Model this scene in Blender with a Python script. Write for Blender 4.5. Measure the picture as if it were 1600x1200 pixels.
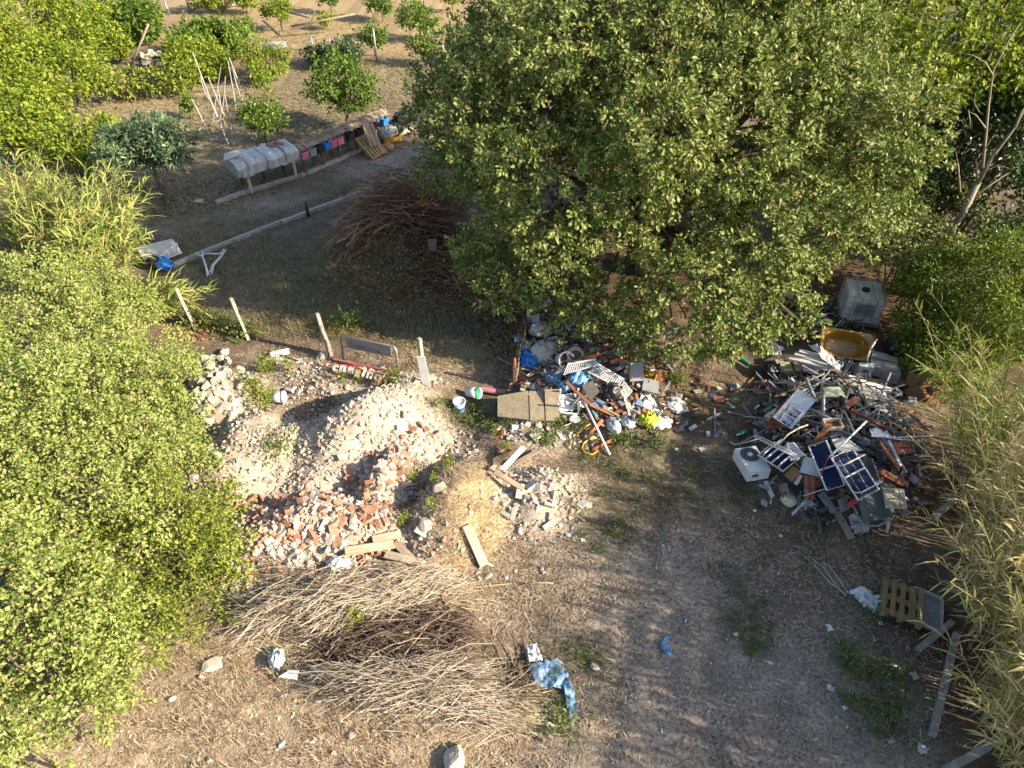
import bpy, math, random
import numpy as np
from mathutils import Vector, Matrix, Euler, Quaternion

sc = bpy.context.scene
for o in list(bpy.data.objects):
    bpy.data.objects.remove(o)
col = sc.collection
R = math.radians

# ------------------------------------------------------------------ camera, sky, sun, exposure
CAM_H, PITCH, FPX = 12.0, R(41.0), 1101.0          # metres, downward tilt, focal length in 1600-px units
cam_data = bpy.data.cameras.new('camera')
cam = bpy.data.objects.new('camera', cam_data)
col.objects.link(cam)
cam.location = (0, 0, CAM_H)
cam.rotation_euler = (R(90) - PITCH, 0, 0)
cam_data.sensor_width = 36.0
cam_data.lens = 36.0 * FPX / 1600.0
cam_data.clip_start = 0.1
cam_data.clip_end = 3000
sc.camera = cam

SUN_EL = R(27.0)
SUN_AZ = Vector((0.945, -0.327, 0)).normalized()
to_sun = Vector((SUN_AZ.x * math.cos(SUN_EL), SUN_AZ.y * math.cos(SUN_EL), math.sin(SUN_EL)))
world = bpy.data.worlds.new('World')
sc.world = world
world.use_nodes = True
wn = world.node_tree.nodes
sky = wn.new('ShaderNodeTexSky')
sky.sky_type = 'NISHITA'
sky.sun_disc = False
sky.sun_elevation = SUN_EL
sky.sun_rotation = math.atan2(SUN_AZ.x, SUN_AZ.y)
sky.air_density = 1.0
sky.dust_density = 1.5
sky.ozone_density = 1.0
world.node_tree.links.new(sky.outputs[0], wn['Background'].inputs[0])
wn['Background'].inputs[1].default_value = 0.105
sun_data = bpy.data.lights.new('sun', 'SUN')
sun_data.energy = 5.0
sun_data.angle = R(0.53)
sun_data.color = (1.0, 0.855, 0.65)
sun = bpy.data.objects.new('sun', sun_data)
col.objects.link(sun)
sun.rotation_euler = to_sun.to_track_quat('Z', 'Y').to_euler()
sun.location = to_sun * 60
sc.view_settings.view_transform = 'Standard'
sc.view_settings.look = 'None'
sc.view_settings.gamma = 1.0
sc.view_settings.exposure = 1.42
sc.view_settings.use_curve_mapping = False
sc.cycles.max_bounces = 4
sc.cycles.diffuse_bounces = 2
sc.cycles.glossy_bounces = 1
sc.cycles.transmission_bounces = 2
sc.cycles.transparent_max_bounces = 6
sc.cycles.caustics_reflective = False
sc.cycles.caustics_refractive = False
sc.cycles.use_denoising = True
sc.cycles.sample_clamp_indirect = 4.0

# ------------------------------------------------------------------ where a photographed point stands in the place
CP, SP = math.cos(PITCH), math.sin(PITCH)


def ray(px, py):
    a, b = (px - 800) / FPX, (py - 600) / FPX
    return Vector((a, CP - SP * b, -SP - CP * b))


def G(px, py, z=0.0):
    r = ray(px, py)
    return Vector((0, 0, CAM_H)) + r * ((z - CAM_H) / r.z)


def AY(px, py, Y):
    r = ray(px, py)
    return Vector((0, 0, CAM_H)) + r * (Y / r.y)


def ppm(v):
    """photo pixels per metre at a place"""
    return FPX / (v[1] * CP + (CAM_H - v[2]) * SP)


def vnoise(x, y, scale, seed=0):
    x = np.asarray(x, float) * scale + seed * 17.31
    y = np.asarray(y, float) * scale - seed * 9.77
    xi, yi = np.floor(x), np.floor(y)
    fx, fy = x - xi, y - yi
    fx, fy = fx * fx * (3 - 2 * fx), fy * fy * (3 - 2 * fy)

    def h(i, j):
        s = np.sin(i * 127.1 + j * 311.7 + seed * 74.7) * 43758.5453
        return s - np.floor(s)
    a, b, c, d = h(xi, yi), h(xi + 1, yi), h(xi, yi + 1), h(xi + 1, yi + 1)
    return (a * (1 - fx) + b * fx) * (1 - fy) + (c * (1 - fx) + d * fx) * fy


def fbm(x, y, scale, seed=0, octv=4):
    s, a, t = 0, 0.5, 0
    for k in range(octv):
        s = s + a * vnoise(x, y, scale * 2 ** k, seed + k)
        t += a
        a *= 0.5
    return s / t


# heaps: photo position, half-length along/across in metres, direction in degrees, height
HEAPS = [
    (395, 690, 1.75, 1.2, 52, 0.8), (580, 655, 2.3, 1.3, 42, 1.15), (480, 820, 2.2, 1.0, 10, 0.70),
    (612, 740, 1.3, 0.7, 60, 0.8),
    (720, 775, 1.5, 1.1, 75, 0.85), (845, 765, 1.0, 0.95, 0, 0.42), (345, 610, 1.1, 1.1, 40, 0.70),
    (560, 590, 2.2, 0.6, -8, 0.40), (440, 580, 1.3, 0.6, 0, 0.3), (830, 660, 1.0, 0.7, 0, 0.28), (820, 690, 1.2, 0.6, 0, 0.2),
    (925, 590, 1.9, 1.7, 0, 0.60), (870, 530, 1.4, 1.6, 0, 0.5), (1310, 735, 2.0, 1.3, -10, 0.65),
    (1300, 640, 2.3, 1.5, 0, 0.55), (1290, 570, 1.6, 0.9, 0, 0.35), (618, 362, 2.8, 2.4, 20, 1.7),
    (235, 85, 3.2, 2.4, 25, 1.0), (560, 960, 2.6, 0.8, 6, 0.35), (660, 1080, 2.0, 0.7, -8, 0.3),
    (650, 905, 0.8, 0.5, 0, 0.12),
]
HW = []
for (hx, hy, la, lb, an, hh) in HEAPS:
    p = G(hx, hy, hh * 0.5)
    HW.append((p.x, p.y, la, lb, math.cos(R(an)), math.sin(R(an)), hh))


RUT = [(G(px, py).x, G(px, py).y) for px, py in ((1010, 1260), (1040, 1050), (1060, 930), (1085, 800), (1110, 690), (1125, 600), (1120, 540))]   # wheel track through the yard
PITS = [(652, 752, 0.38, 1.0, 62, 0.5), (468, 655, 0.4, 1.0, 52, 0.35), (560, 800, 0.3, 0.5, 20, 0.15)]
PW = []
for (hx, hy, la, lb, an, hh) in PITS:
    p = G(hx, hy, 0.1)
    PW.append((p.x, p.y, la, lb, math.cos(R(an)), math.sin(R(an)), hh))


def H(x, y):
    x = np.asarray(x, float)
    y = np.asarray(y, float)
    z = 0.10 * (fbm(x, y, 0.25, 3) - 0.5) + 0.05 * (fbm(x, y, 1.3, 5) - 0.5)
    for off in (-0.75, 0.8):
        d = np.full(x.shape, 9.0)
        for (ax_, ay_), (bx_, by_) in zip(RUT[:-1], RUT[1:]):
            ex, ey = bx_ - ax_, by_ - ay_
            t = np.clip(((x - ax_) * ex + (y - ay_) * ey) / (ex * ex + ey * ey), 0, 1)
            l = math.hypot(ex, ey)
            s_ = ((x - ax_) * ey - (y - ay_) * ex) / l - off
            e_ = np.hypot(x - ax_ - t * ex, y - ay_ - t * ey)
            d = np.minimum(d, np.where(e_ < 1.6, np.abs(s_), 9.0))
        z = z - 0.055 * np.exp(-(d / 0.2) ** 2) + 0.02 * np.exp(-((d - 0.38) / 0.14) ** 2)
    wx = x + 0.5 * (fbm(x, y, 0.9, 11) - 0.5)
    wy = y + 0.5 * (fbm(x, y, 0.9, 12) - 0.5)
    best = 0
    for (cx, cy, la, lb, c, s, hh) in HW:
        u = ((wx - cx) * c + (wy - cy) * s) / la
        v = (-(wx - cx) * s + (wy - cy) * c) / lb
        r = np.sqrt(u * u + v * v + 0.02)
        t = np.clip(1.15 - r, 0, 1.0)
        k = hh * (t * 0.75 + 0.25 * t * t * (3 - 2 * t))
        best = np.maximum(best, k) + 0.25 * np.minimum(best, k)
    for (cx, cy, la, lb, c, s, hh) in PW:
        u = ((wx - cx) * s - (wy - cy) * c) / la
        v = ((wx - cx) * c + (wy - cy) * s) / lb
        best = best - hh * np.exp(-(u * u + v * v) ** 1.5)
    return z + best


_hx0, _hy0, _hs = -45.0, -2.0, 0.08
_HT = H(*np.meshgrid(np.arange(_hx0, 45, _hs), np.arange(_hy0, 80, _hs)))


def Hs(x, y):
    """height by table, between the four nearest samples"""
    u, v = (x - _hx0) / _hs, (y - _hy0) / _hs
    i, j = int(u), int(v)
    if i < 0 or j < 0 or j >= _HT.shape[0] - 1 or i >= _HT.shape[1] - 1:
        return 0.0
    u, v = u - i, v - j
    return float((_HT[j, i] * (1 - u) + _HT[j, i + 1] * u) * (1 - v) + (_HT[j + 1, i] * (1 - u) + _HT[j + 1, i + 1] * u) * v)


def T(px, py, dz=0.0):
    """place seen at this photo point on a surface dz above the ground"""
    z = dz
    for _ in range(7):
        p = G(px, py, z)
        z = 0.5 * z + 0.5 * (Hs(p.x, p.y) + dz)
    return G(px, py, z)


# ------------------------------------------------------------------ materials
MATS = {}


def _nodes(name):
    m = bpy.data.materials.new(name)
    m.use_nodes = True
    nt = m.node_tree
    return m, nt, nt.nodes, nt.links, nt.nodes['Principled BSDF']


def mixc(nt, fac, a, b, blend='MIX'):
    n = nt.nodes.new('ShaderNodeMix')
    n.data_type = 'RGBA'
    n.blend_type = blend
    for sock, val in ((n.inputs[0], fac), (n.inputs[6], a), (n.inputs[7], b)):
        if hasattr(val, 'is_output') or isinstance(val, bpy.types.NodeSocket):
            nt.links.new(val, sock)
        elif isinstance(val, (int, float)):
            sock.default_value = val
        else:
            sock.default_value = (*val, 1)
    return n.outputs[2]


def noise(nt, vec, scale, detail=4, rough=0.6, dist=0.0):
    n = nt.nodes.new('ShaderNodeTexNoise')
    n.inputs['Scale'].default_value = scale
    n.inputs['Detail'].default_value = detail
    n.inputs['Roughness'].default_value = rough
    n.inputs['Distortion'].default_value = dist
    if vec is not None:
        nt.links.new(vec, n.inputs['Vector'])
    return n.outputs[0]


def maprange(nt, v, a, b, c=0.0, d=1.0):
    n = nt.nodes.new('ShaderNodeMapRange')
    n.inputs[1].default_value, n.inputs[2].default_value = a, b
    n.inputs[3].default_value, n.inputs[4].default_value = c, d
    nt.links.new(v, n.inputs[0])
    return n.outputs[0]


def ramp(nt, v, stops, const=False):
    n = nt.nodes.new('ShaderNodeValToRGB')
    cr = n.color_ramp
    cr.interpolation = 'CONSTANT' if const else 'LINEAR'
    while len(cr.elements) < len(stops):
        cr.elements.new(0.5)
    for e, (p, c) in zip(cr.elements, stops):
        e.position = p
        e.color = (*c, 1)
    nt.links.new(v, n.inputs[0])
    return n.outputs[0]


def mat(name, c, rough=0.75, metal=0.0, var=0.35, scale=4.0, dirt=(0.16, 0.12, 0.08), dirt_amt=0.35, bump=0.0, spec=0.4, stretch=None, isl=0.0):
    if name in MATS:
        return MATS[name]
    m, nt, N, L, b = _nodes(name)
    tc = N.new('ShaderNodeTexCoord')
    vec = tc.outputs['Object']
    if stretch:
        mp = N.new('ShaderNodeMapping')
        mp.inputs['Scale'].default_value = stretch
        L.new(vec, mp.inputs[0])
        vec = mp.outputs[0]
    n1 = noise(nt, vec, scale, 5, 0.65)
    lo, hi = tuple(v * (1 - var) for v in c), tuple(min(1, v * (1 + var * 0.6)) for v in c)
    base = ramp(nt, n1, [(0.3, lo), (0.7, hi)])
    if dirt_amt > 0:
        n2 = noise(nt, tc.outputs['Object'], scale * 0.45 + 0.7, 6, 0.7, 0.6)
        base = mixc(nt, maprange(nt, n2, 0.48, 0.75, 0, dirt_amt), base, dirt)
    oi = N.new('ShaderNodeObjectInfo')
    base = mixc(nt, 1.0, base, ramp(nt, oi.outputs['Random'], [(0, (0.82, 0.82, 0.82)), (1, (1, 1, 1))]), 'MULTIPLY')
    if isl > 0:
        ge = N.new('ShaderNodeNewGeometry')
        base = mixc(nt, 1.0, base, ramp(nt, ge.outputs['Random Per Island'], [(0, (1 - isl,) * 3), (1, (1, 1, 1))]), 'MULTIPLY')
    L.new(base, b.inputs['Base Color'])
    b.inputs['Roughness'].default_value = rough
    b.inputs['Metallic'].default_value = metal
    b.inputs['Specular IOR Level'].default_value = spec
    if bump > 0:
        bp = N.new('ShaderNodeBump')
        bp.inputs['Strength'].default_value = bump
        bp.inputs['Distance'].default_value = 0.02
        L.new(n1, bp.inputs['Height'])
        L.new(bp.outputs[0], b.inputs['Normal'])
    MATS[name] = m
    return m


def leafmat(name, cols, rough=0.42, trans=0.3, spec=0.5):
    """foliage: every leaf takes its own tone; thin leaves let light through"""
    m, nt, N, L, b = _nodes(name)
    ge = N.new('ShaderNodeNewGeometry')
    k = len(cols)
    base = ramp(nt, ge.outputs['Random Per Island'], [(i / max(1, k - 1), c) for i, c in enumerate(cols)])
    L.new(base, b.inputs['Base Color'])
    b.inputs['Roughness'].default_value = rough
    b.inputs['Specular IOR Level'].default_value = spec
    tr = N.new('ShaderNodeBsdfTranslucent')
    L.new(mixc(nt, 1.0, base, (1.0, 1.0, 0.55), 'MULTIPLY'), tr.inputs[0])
    mx = N.new('ShaderNodeMixShader')
    mx.inputs[0].default_value = trans
    L.new(b.outputs[0], mx.inputs[1])
    L.new(tr.outputs[0], mx.inputs[2])
    L.new(mx.outputs[0], N['Material Output'].inputs[0])
    MATS[name] = m
    return m


def pickmat(name, cols, rough=0.7, spec=0.4):
    """loose bits: each piece takes one of the given colours"""
    m, nt, N, L, b = _nodes(name)
    ge = N.new('ShaderNodeNewGeometry')
    k = len(cols)
    base = ramp(nt, ge.outputs['Random Per Island'], [(i / k, c) for i, c in enumerate(cols)], True)
    tc = N.new('ShaderNodeTexCoord')
    nz = noise(nt, tc.outputs['Object'], 9, 4, 0.7)
    base = mixc(nt, 1.0, base, ramp(nt, nz, [(0.3, (0.62, 0.6, 0.57)), (0.68, (1, 1, 1))]), 'MULTIPLY')
    L.new(base, b.inputs['Base Color'])
    b.inputs['Roughness'].default_value = rough
    b.inputs['Specular IOR Level'].default_value = spec
    MATS[name] = m
    return m


# ------------------------------------------------------------------ mesh helpers
def mesh_np(name, V, tris=None, quads=None, smooth=False):
    me = bpy.data.meshes.new(name)
    V = np.ascontiguousarray(V, np.float32)
    me.vertices.add(len(V))
    me.vertices.foreach_set('co', V.ravel())
    idx, starts, tot = [], [], 0
    for F, k in ((tris, 3), (quads, 4)):
        if F is not None and len(F):
            F = np.ascontiguousarray(F, np.int32)
            idx.append(F.ravel())
            starts.append(tot + np.arange(len(F), dtype=np.int32) * k)
            tot += len(F) * k
    idx, starts = np.concatenate(idx), np.concatenate(starts)
    me.loops.add(len(idx))
    me.loops.foreach_set('vertex_index', idx)
    me.polygons.add(len(starts))
    me.polygons.foreach_set('loop_start', starts)
    me.update(calc_edges=True)
    if not smooth:
        me.shade_flat()
    return me


def link(name, me, m, parent=None):
    o = bpy.data.objects.new(name, me)
    col.objects.link(o)
    if m is not None and me is not None and len(me.materials) == 0:
        me.materials.append(m)
    if parent is not None:
        o.parent = parent
    return o


def tag(o, label=None, cat=None, group=None, kind=None):
    if label:
        o['label'] = label
    if cat:
        o['category'] = cat
    if group:
        o['group'] = group
    if kind:
        o['kind'] = kind
    return o


def empty(name, label, cat, loc=(0, 0, 0), rot=None, group=None):
    o = bpy.data.objects.new(name, None)
    o.empty_display_size = 0.2
    col.objects.link(o)
    if isinstance(loc, Matrix):
        o.matrix_world = loc
    else:
        o.location = loc
        if rot is not None:
            o.rotation_euler = rot if not isinstance(rot, (int, float)) else (0, 0, rot)
    return tag(o, label, cat, group)


class MB:
    def __init__(self):
        self.v, self.f = [], []

    def add(self, vs, fs):
        n = len(self.v)
        self.v.extend([tuple(p) for p in vs])
        self.f.extend([tuple(i + n for i in f) for f in fs])
        return self

    def box(self, size, loc=(0, 0, 0), rot=None):
        x, y, z = size[0] / 2, size[1] / 2, size[2] / 2
        vs = [Vector(p) for p in ((-x, -y, -z), (x, -y, -z), (x, y, -z), (-x, y, -z), (-x, -y, z), (x, -y, z), (x, y, z), (-x, y, z))]
        if rot is not None:
            e = rot if isinstance(rot, (Matrix, Quaternion)) else Euler(rot).to_matrix()
            vs = [e @ p for p in vs]
        return self.add([p + Vector(loc) for p in vs], [(0, 3, 2, 1), (4, 5, 6, 7), (0, 1, 5, 4), (1, 2, 6, 5), (2, 3, 7, 6), (3, 0, 4, 7)])

    def tube(self, pts, r, n=6, closed=False):
        pts = [Vector(p) for p in pts]
        k = len(pts)
        rs = r if isinstance(r, (list, tuple)) else [r] * k
        rings = []
        up = None
        for i, p in enumerate(pts):
            if closed:
                d = pts[(i + 1) % k] - pts[i - 1]
            else:
                d = pts[min(i + 1, k - 1)] - pts[max(i - 1, 0)]
            d = d.normalized() if d.length > 1e-9 else Vector((0, 0, 1))
            if up is None or abs(up.dot(d)) > 0.95:
                up = Vector((0, 0, 1)) if abs(d.z) < 0.9 else Vector((1, 0, 0))
            a = d.cross(up).normalized()
            b = a.cross(d)
            up = b
            rings.append([p + (a * math.cos(2 * math.pi * j / n) + b * math.sin(2 * math.pi * j / n)) * rs[i] for j in range(n)])
        vs = [q for rg in rings for q in rg]
        fs = []
        for i in range(k if closed else k - 1):
            i2 = (i + 1) % k
            for j in range(n):
                j2 = (j + 1) % n
                fs.append((i * n + j, i * n + j2, i2 * n + j2, i2 * n + j))
        if not closed:
            fs.append(tuple(range(n - 1, -1, -1)))
            fs.append(tuple((k - 1) * n + j for j in range(n)))
        return self.add(vs, fs)

    def lathe(self, prof, n=16, axis=None):
        """profile of (radius, height) turned round z"""
        vs, fs = [], []
        for (r, z) in prof:
            vs += [Vector((r * math.cos(2 * math.pi * j / n), r * math.sin(2 * math.pi * j / n), z)) for j in range(n)]
        for i in range(len(prof) - 1):
            for j in range(n):
                fs.append((i * n + j, i * n + (j + 1) % n, (i + 1) * n + (j + 1) % n, (i + 1) * n + j))
        if prof[0][0] > 1e-4:
            fs.append(tuple(range(n - 1, -1, -1)))
        if axis is not None:
            vs = [axis @ v for v in vs]
        return self.add(vs, fs)

    def plate(self, c4, th):
        c4 = [Vector(c) for c in c4]
        nrm = (c4[2] - c4[0]).cross(c4[3] - c4[1]).normalized()
        cen = sum(c4, Vector()) / 4
        c4 = [c - nrm * (c - cen).dot(nrm) for c in c4]
        if nrm.z < 0:
            c4 = c4[::-1]
            nrm = -nrm
        vs = c4 + [c - nrm * th for c in c4]
        return self.add(vs, [(0, 1, 2, 3), (7, 6, 5, 4), (0, 4, 5, 1), (1, 5, 6, 2), (2, 6, 7, 3), (3, 7, 4, 0)])

    def mesh(self, name, smooth=False):
        me = bpy.data.meshes.new(name)
        me.from_pydata(self.v, [], self.f)
        if smooth:
            me.polygons.foreach_set('use_smooth', np.ones(len(me.polygons), bool))
        me.update()
        return me

    def build(self, name, m, parent=None, smooth=False):
        return link(name, self.mesh(name, smooth), m, parent)


def leaf_quads(P, A, Nn, L, W, fold=0.18):
    """N folded leaves at P pointing along A with face normals Nn, lengths L, widths W -> verts, tris"""
    A = A / (np.linalg.norm(A, axis=1, keepdims=True) + 1e-9)
    B = np.cross(A, Nn)
    B /= (np.linalg.norm(B, axis=1, keepdims=True) + 1e-9)
    N2 = np.cross(B, A)
    L, W = L[:, None], W[:, None]
    n = len(P)
    V = np.empty((n, 4, 3), np.float32)
    V[:, 0] = P
    V[:, 1] = P + A * L * 0.5 + B * W * 0.5 + N2 * W * fold
    V[:, 2] = P + A * L
    V[:, 3] = P + A * L * 0.5 - B * W * 0.5 + N2 * W * fold
    i = np.arange(n)[:, None] * 4
    F = np.concatenate([i + np.array([[0, 1, 2]]), i + np.array([[0, 2, 3]])])
    return V.reshape(-1, 3), F


def unit(rng, n):
    d = rng.normal(size=(n, 3))
    return d / np.linalg.norm(d, axis=1, keepdims=True)


def crown_arrays(rng, blobs, clumps_m2, per, spread, leaf, aspect=0.55, droop=0.25, gap=0.38, floor=0.25, inner=0.28, gscale=0.8, spray=0.07):
    """blobs: (centre, radii). clumps of leaves over the blob skins, holes carved by noise"""
    P, D = [], []
    B = [(np.array(c, float), np.array(r, float)) for c, r in blobs]
    for c, r in B:
        area = 4 * math.pi * (r.prod() ** (2 / 3))
        n = max(3, int(area * clumps_m2))
        d = unit(rng, n)
        rad = 1 - np.abs(rng.normal(size=(n, 1))) * inner
        far = rng.random((n, 1)) < spray
        rad = np.where(far, 1.05 + 0.3 * rng.random((n, 1)), rad)
        p = c + d * r * np.clip(rad, 0.1, 1.4)
        keep = np.ones(n, bool)
        for c2, r2 in B:
            if c2 is c:
                continue
            q = np.linalg.norm((p - c2) / r2, axis=1)
            keep &= q > 0.72
        keep &= p[:, 2] > floor
        keep |= far[:, 0] & (p[:, 2] > floor)
        g = fbm(p[:, 0] + p[:, 2] * 0.9, p[:, 1] - p[:, 2] * 0.7, gscale, 21, 3)
        keep &= g > gap * (0.75 + 0.5 * rng.random(n))
        P.append(p[keep])
        D.append(d[keep])
    P, D = np.concatenate(P), np.concatenate(D)
    n = len(P)
    p = np.repeat(P, per, 0)
    d = np.repeat(D, per, 0)
    tw = unit(rng, n) * 0.6 + D + np.array([0, 0, 0.25])
    tw /= np.linalg.norm(tw, axis=1, keepdims=True)
    tw = np.repeat(tw, per, 0)
    t = rng.random((n * per, 1))
    p = p + tw * (t - 0.5) * spread * 2.2 + rng.normal(size=p.shape) * spread * 0.42
    out = p - np.repeat(P, per, 0)
    out /= np.linalg.norm(out, axis=1, keepdims=True) + 1e-6
    a = tw * 0.45 + out * 0.8 + unit(rng, n * per) * 0.55 + np.array([0, 0, -droop])
    nn = d * 0.8 + unit(rng, n * per) * 0.75 + np.array([0, 0, 0.6])
    L = leaf * rng.uniform(0.65, 1.25, n * per)
    return p, a, nn, L, L * aspect * rng.uniform(0.8, 1.15, n * per), P


def crown_mesh(name, rng, blobs, **kw):
    p, a, nn, L, W, P = crown_arrays(rng, blobs, **kw)
    V, F = leaf_quads(p, a, nn, L, W)
    return mesh_np(name, V, tris=F), P


def limbs(mb, rng, base, blobs, r0, n=6, forks=2, fork_h=0.4):
    base = Vector(base)
    for c, r in blobs:
        c = Vector(c)
        mid = base.lerp(c, 0.5) + Vector((rng.normal() * 0.08, rng.normal() * 0.08, 0.15)) * (c - base).length
        pts = [base, base.lerp(mid, 0.5), mid, mid.lerp(c, 0.55), c]
        w = r0 * (0.16 + 0.26 * rng.random())
        mb.tube(pts, [w, w * 0.85, w * 0.65, w * 0.42, w * 0.2], n)
        for k in range(forks):
            dd = Vector(unit(rng, 1)[0]) * (sum(r) / 3) * 0.85
            q = c + dd
            mb.tube([pts[3], pts[3].lerp(q, 0.5) + dd * 0.1, q], [w * 0.35, w * 0.22, w * 0.08], 5)


def sub_blobs(rng, c, r, n, rr, lo=-0.6, shell=0.75):
    """n lobes spread over a big ellipsoid"""
    out = []
    c, r = np.array(c, float), np.array(r, float)
    for i in range(n):
        z = lo + (1 - lo) * (i + 0.5) / n
        th = i * 2.39996 + rng.random() * 0.6
        s = math.sqrt(max(0, 1 - z * z))
        d = np.array([s * math.cos(th), s * math.sin(th), z])
        k = rr * rng.uniform(0.6, 1.42)
        out.append((c + d * r * shell * rng.uniform(0.72, 1.16), (k, k, k * rng.uniform(0.7, 0.9))))
    return out
# ------------------------------------------------------------------ the ground: one sheet with heaps and hollows
def axis_coords(lo, hi, step, far):
    core = list(np.arange(lo, hi + 1e-6, step))
    d, x, left, right = step, lo, [], []
    while x > -far:
        d *= 1.22
        x -= d
        left.append(x)
    d, x = step, hi
    while x < far:
        d *= 1.22
        x += d
        right.append(x)
    return np.array(left[::-1] + core + right)


gx = axis_coords(-15, 15, 0.085, 900)
gy = axis_coords(3.0, 27, 0.085, 900)
GX, GY = np.meshgrid(gx, gy)
GZ = H(GX, GY)
fade = np.clip((60 - np.hypot(GX, GY - 15)) / 30, 0, 1)
GZ = GZ * fade
near = (np.abs(GX) < 16) & (GY > 2) & (GY < 28)
GZ = GZ + np.where(near, 0.035 * (vnoise(GX, GY, 5.0, 31) - 0.5) + 0.025 * (vnoise(GX, GY, 10.0, 32) - 0.5), 0)
nx, ny = len(gx), len(gy)
ii, jj = np.meshgrid(np.arange(nx - 1), np.arange(ny - 1))
q0 = (jj * nx + ii).ravel()
quads = np.stack([q0, q0 + 1, q0 + 1 + nx, q0 + nx], 1)
gme = mesh_np('ground', np.stack([GX.ravel(), GY.ravel(), GZ.ravel()], 1), quads=quads, smooth=True)

wxx = GX + 1.2 * (fbm(GX, GY, 0.6, 41) - 0.5) + 0.5 * (fbm(GX, GY, 2.2, 42) - 0.5)
wyy = GY + 1.2 * (fbm(GX, GY, 0.6, 43) - 0.5) + 0.5 * (fbm(GX, GY, 2.2, 44) - 0.5)


def spots(lst):
    """soft patches of one soil kind: photo point, half widths in metres, strength"""
    m = np.zeros_like(GX)
    for (px, py, rx, ry, a) in lst:
        p = T(px, py)
        r2 = ((wxx - p.x) / rx) ** 2 + ((wyy - p.y) / ry) ** 2
        m = np.maximum(m, a * np.exp(-r2 ** 1.6 * 0.7))
    return np.clip(m, 0, 1)


def strip(pts, w, a):
    P = [T(*p) for p in pts]
    d = np.full(GX.shape, 1e9)
    for p, q in zip(P[:-1], P[1:]):
        ax, ay = q.x - p.x, q.y - p.y
        t = np.clip(((GX - p.x) * ax + (GY - p.y) * ay) / (ax * ax + ay * ay), 0, 1)
        d = np.minimum(d, np.hypot(wxx * 0.3 + GX * 0.7 - p.x - t * ax, wyy * 0.3 + GY * 0.7 - p.y - t * ay))
    return a * np.clip(1.4 - d / w, 0, 1)


rubble = spots([(395, 700, 1.9, 1.5, 1), (570, 665, 2.3, 1.7, 1), (480, 820, 2.4, 1.2, .95), (845, 765, 1.0, 1.0, .95), (345, 600, 1.2, 1.2, .8),
                (560, 590, 2.2, .6, .75), (840, 675, 1.0, .6, .7), (440, 570, 1.3, .8, .6), (620, 740, 1.1, .9, .8), (1030, 645, .8, .5, .35)])
gravel = np.maximum(spots([(1050, 930, 2.0, 1.7, .85), (1150, 1040, 2.2, 1.4, .9), (930, 880, 1.2, .9, .7), (1000, 1150, 2.0, 1.0, .75),
                           (1280, 1130, 2.2, 1.6, .8), (1350, 1000, 1.2, 1.2, .5), (880, 1010, 1.0, .9, .4), (1180, 900, 1.2, 1, .4)]),
                    strip([(120, 375), (330, 345), (480, 300), (600, 255), (720, 215)], 0.9, 0.75))
straw = spots([(400, 1130, 2.6, 1.6, .9), (580, 1160, 2.4, 1.1, .9), (230, 1130, 2, 1.8, .9), (330, 1030, 1.6, 1.0, .8), (700, 960, 1.4, .8, .4),
               (640, 545, 1.4, .8, .7), (720, 560, 1.6, 1.0, .7), (430, 470, 1.6, 1.0, .45), (240, 170, 6, 4, .9), (300, 215, 5, 3, .6), (620, 120, 5, 3.5, .55),
               (560, 250, 2.5, 1.5, .4), (450, 120, 4, 3, .5), (860, 920, 1.2, .6, .4), (770, 870, .8, .8, .5), (1090, 600, 1.0, .6, .3)])
ochre = spots([(480, 35, 9, 8, .9), (640, 35, 8, 8, .9), (330, 20, 9, 7, .7), (400, -10, 22, 10, .8), (170, 75, 4, 4, .8), (705, 770, 1.4, 1.3, .95), (730, 850, 1.1, .8, .7),
               (655, 850, .8, .5, .9), (640, 1120, 2, 1, .25)])
green = spots([(740, 645, .8, .5, .6), (780, 640, .6, .4, .6), (700, 630, .6, .4, .5), (1000, 720, 1.3, .7, .5), (930, 800, 1.0, .7, .5), (550, 450, 2.4, 1.4, .75), (640, 450, 1.6, 1, .6),
               (470, 430, 2.2, 1.4, .55), (350, 390, 2.5, 1.2, .5), (320, 350, 2.2, .8, .5), (1080, 660, 1.0, .5, .4), (1150, 690, .8, .5, .35),
               (1370, 1080, .8, 1.2, .7), (1170, 970, .5, .7, .5), (890, 1050, 1, .7, .35), (850, 1100, .8, .7, .35), (520, 290, 1.4, .7, .5), (460, 190, 3, 2, .5), (250, 180, 5, 3, .45), (600, 130, 4, 3, .5), (350, 240, 4, 2, .5), (480, 130, 4, 3, .45),
               (910, 690, .8, .4, .5), (400, 250, 2, 1, .4), (1080, 760, 1.2, .6, .4), (640, 790, .3, .3, .1)])
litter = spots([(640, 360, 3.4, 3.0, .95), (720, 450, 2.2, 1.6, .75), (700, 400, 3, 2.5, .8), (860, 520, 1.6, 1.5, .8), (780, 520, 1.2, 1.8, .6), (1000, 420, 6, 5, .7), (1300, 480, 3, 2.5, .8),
                (1330, 700, 2.4, 2.4, .7), (1430, 760, 1.5, 2, .7), (1450, 1000, 1.0, 3, .6), (220, 310, 3, 1.6, .5), (470, 950, 1.4, .4, .4), (680, 1075, 1.4, .4, .4), (640, 740, .35, .9, .6), (100, 700, 5, 6, .5), (1480, 480, 4, 4, .8), (600, 1008, 1.8, .35, .9)])  # narrow spots paint shade: clay-mound pit, gaps in and between cane piles
for nm, chans in (('soil_a', (rubble, gravel, straw, ochre)), ('soil_b', (green, litter, np.clip((fbm(GX, GY, 3.2, 51, 3) - 0.5) * 1.6 + 0.5, 0, 1), fbm(GX, GY, 0.7, 52, 4)))):
    at = gme.color_attributes.new(nm, 'FLOAT_COLOR', 'POINT')
    at.data.foreach_set('color', np.stack([c.ravel() for c in chans], 1).astype(np.float32).ravel())


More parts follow.
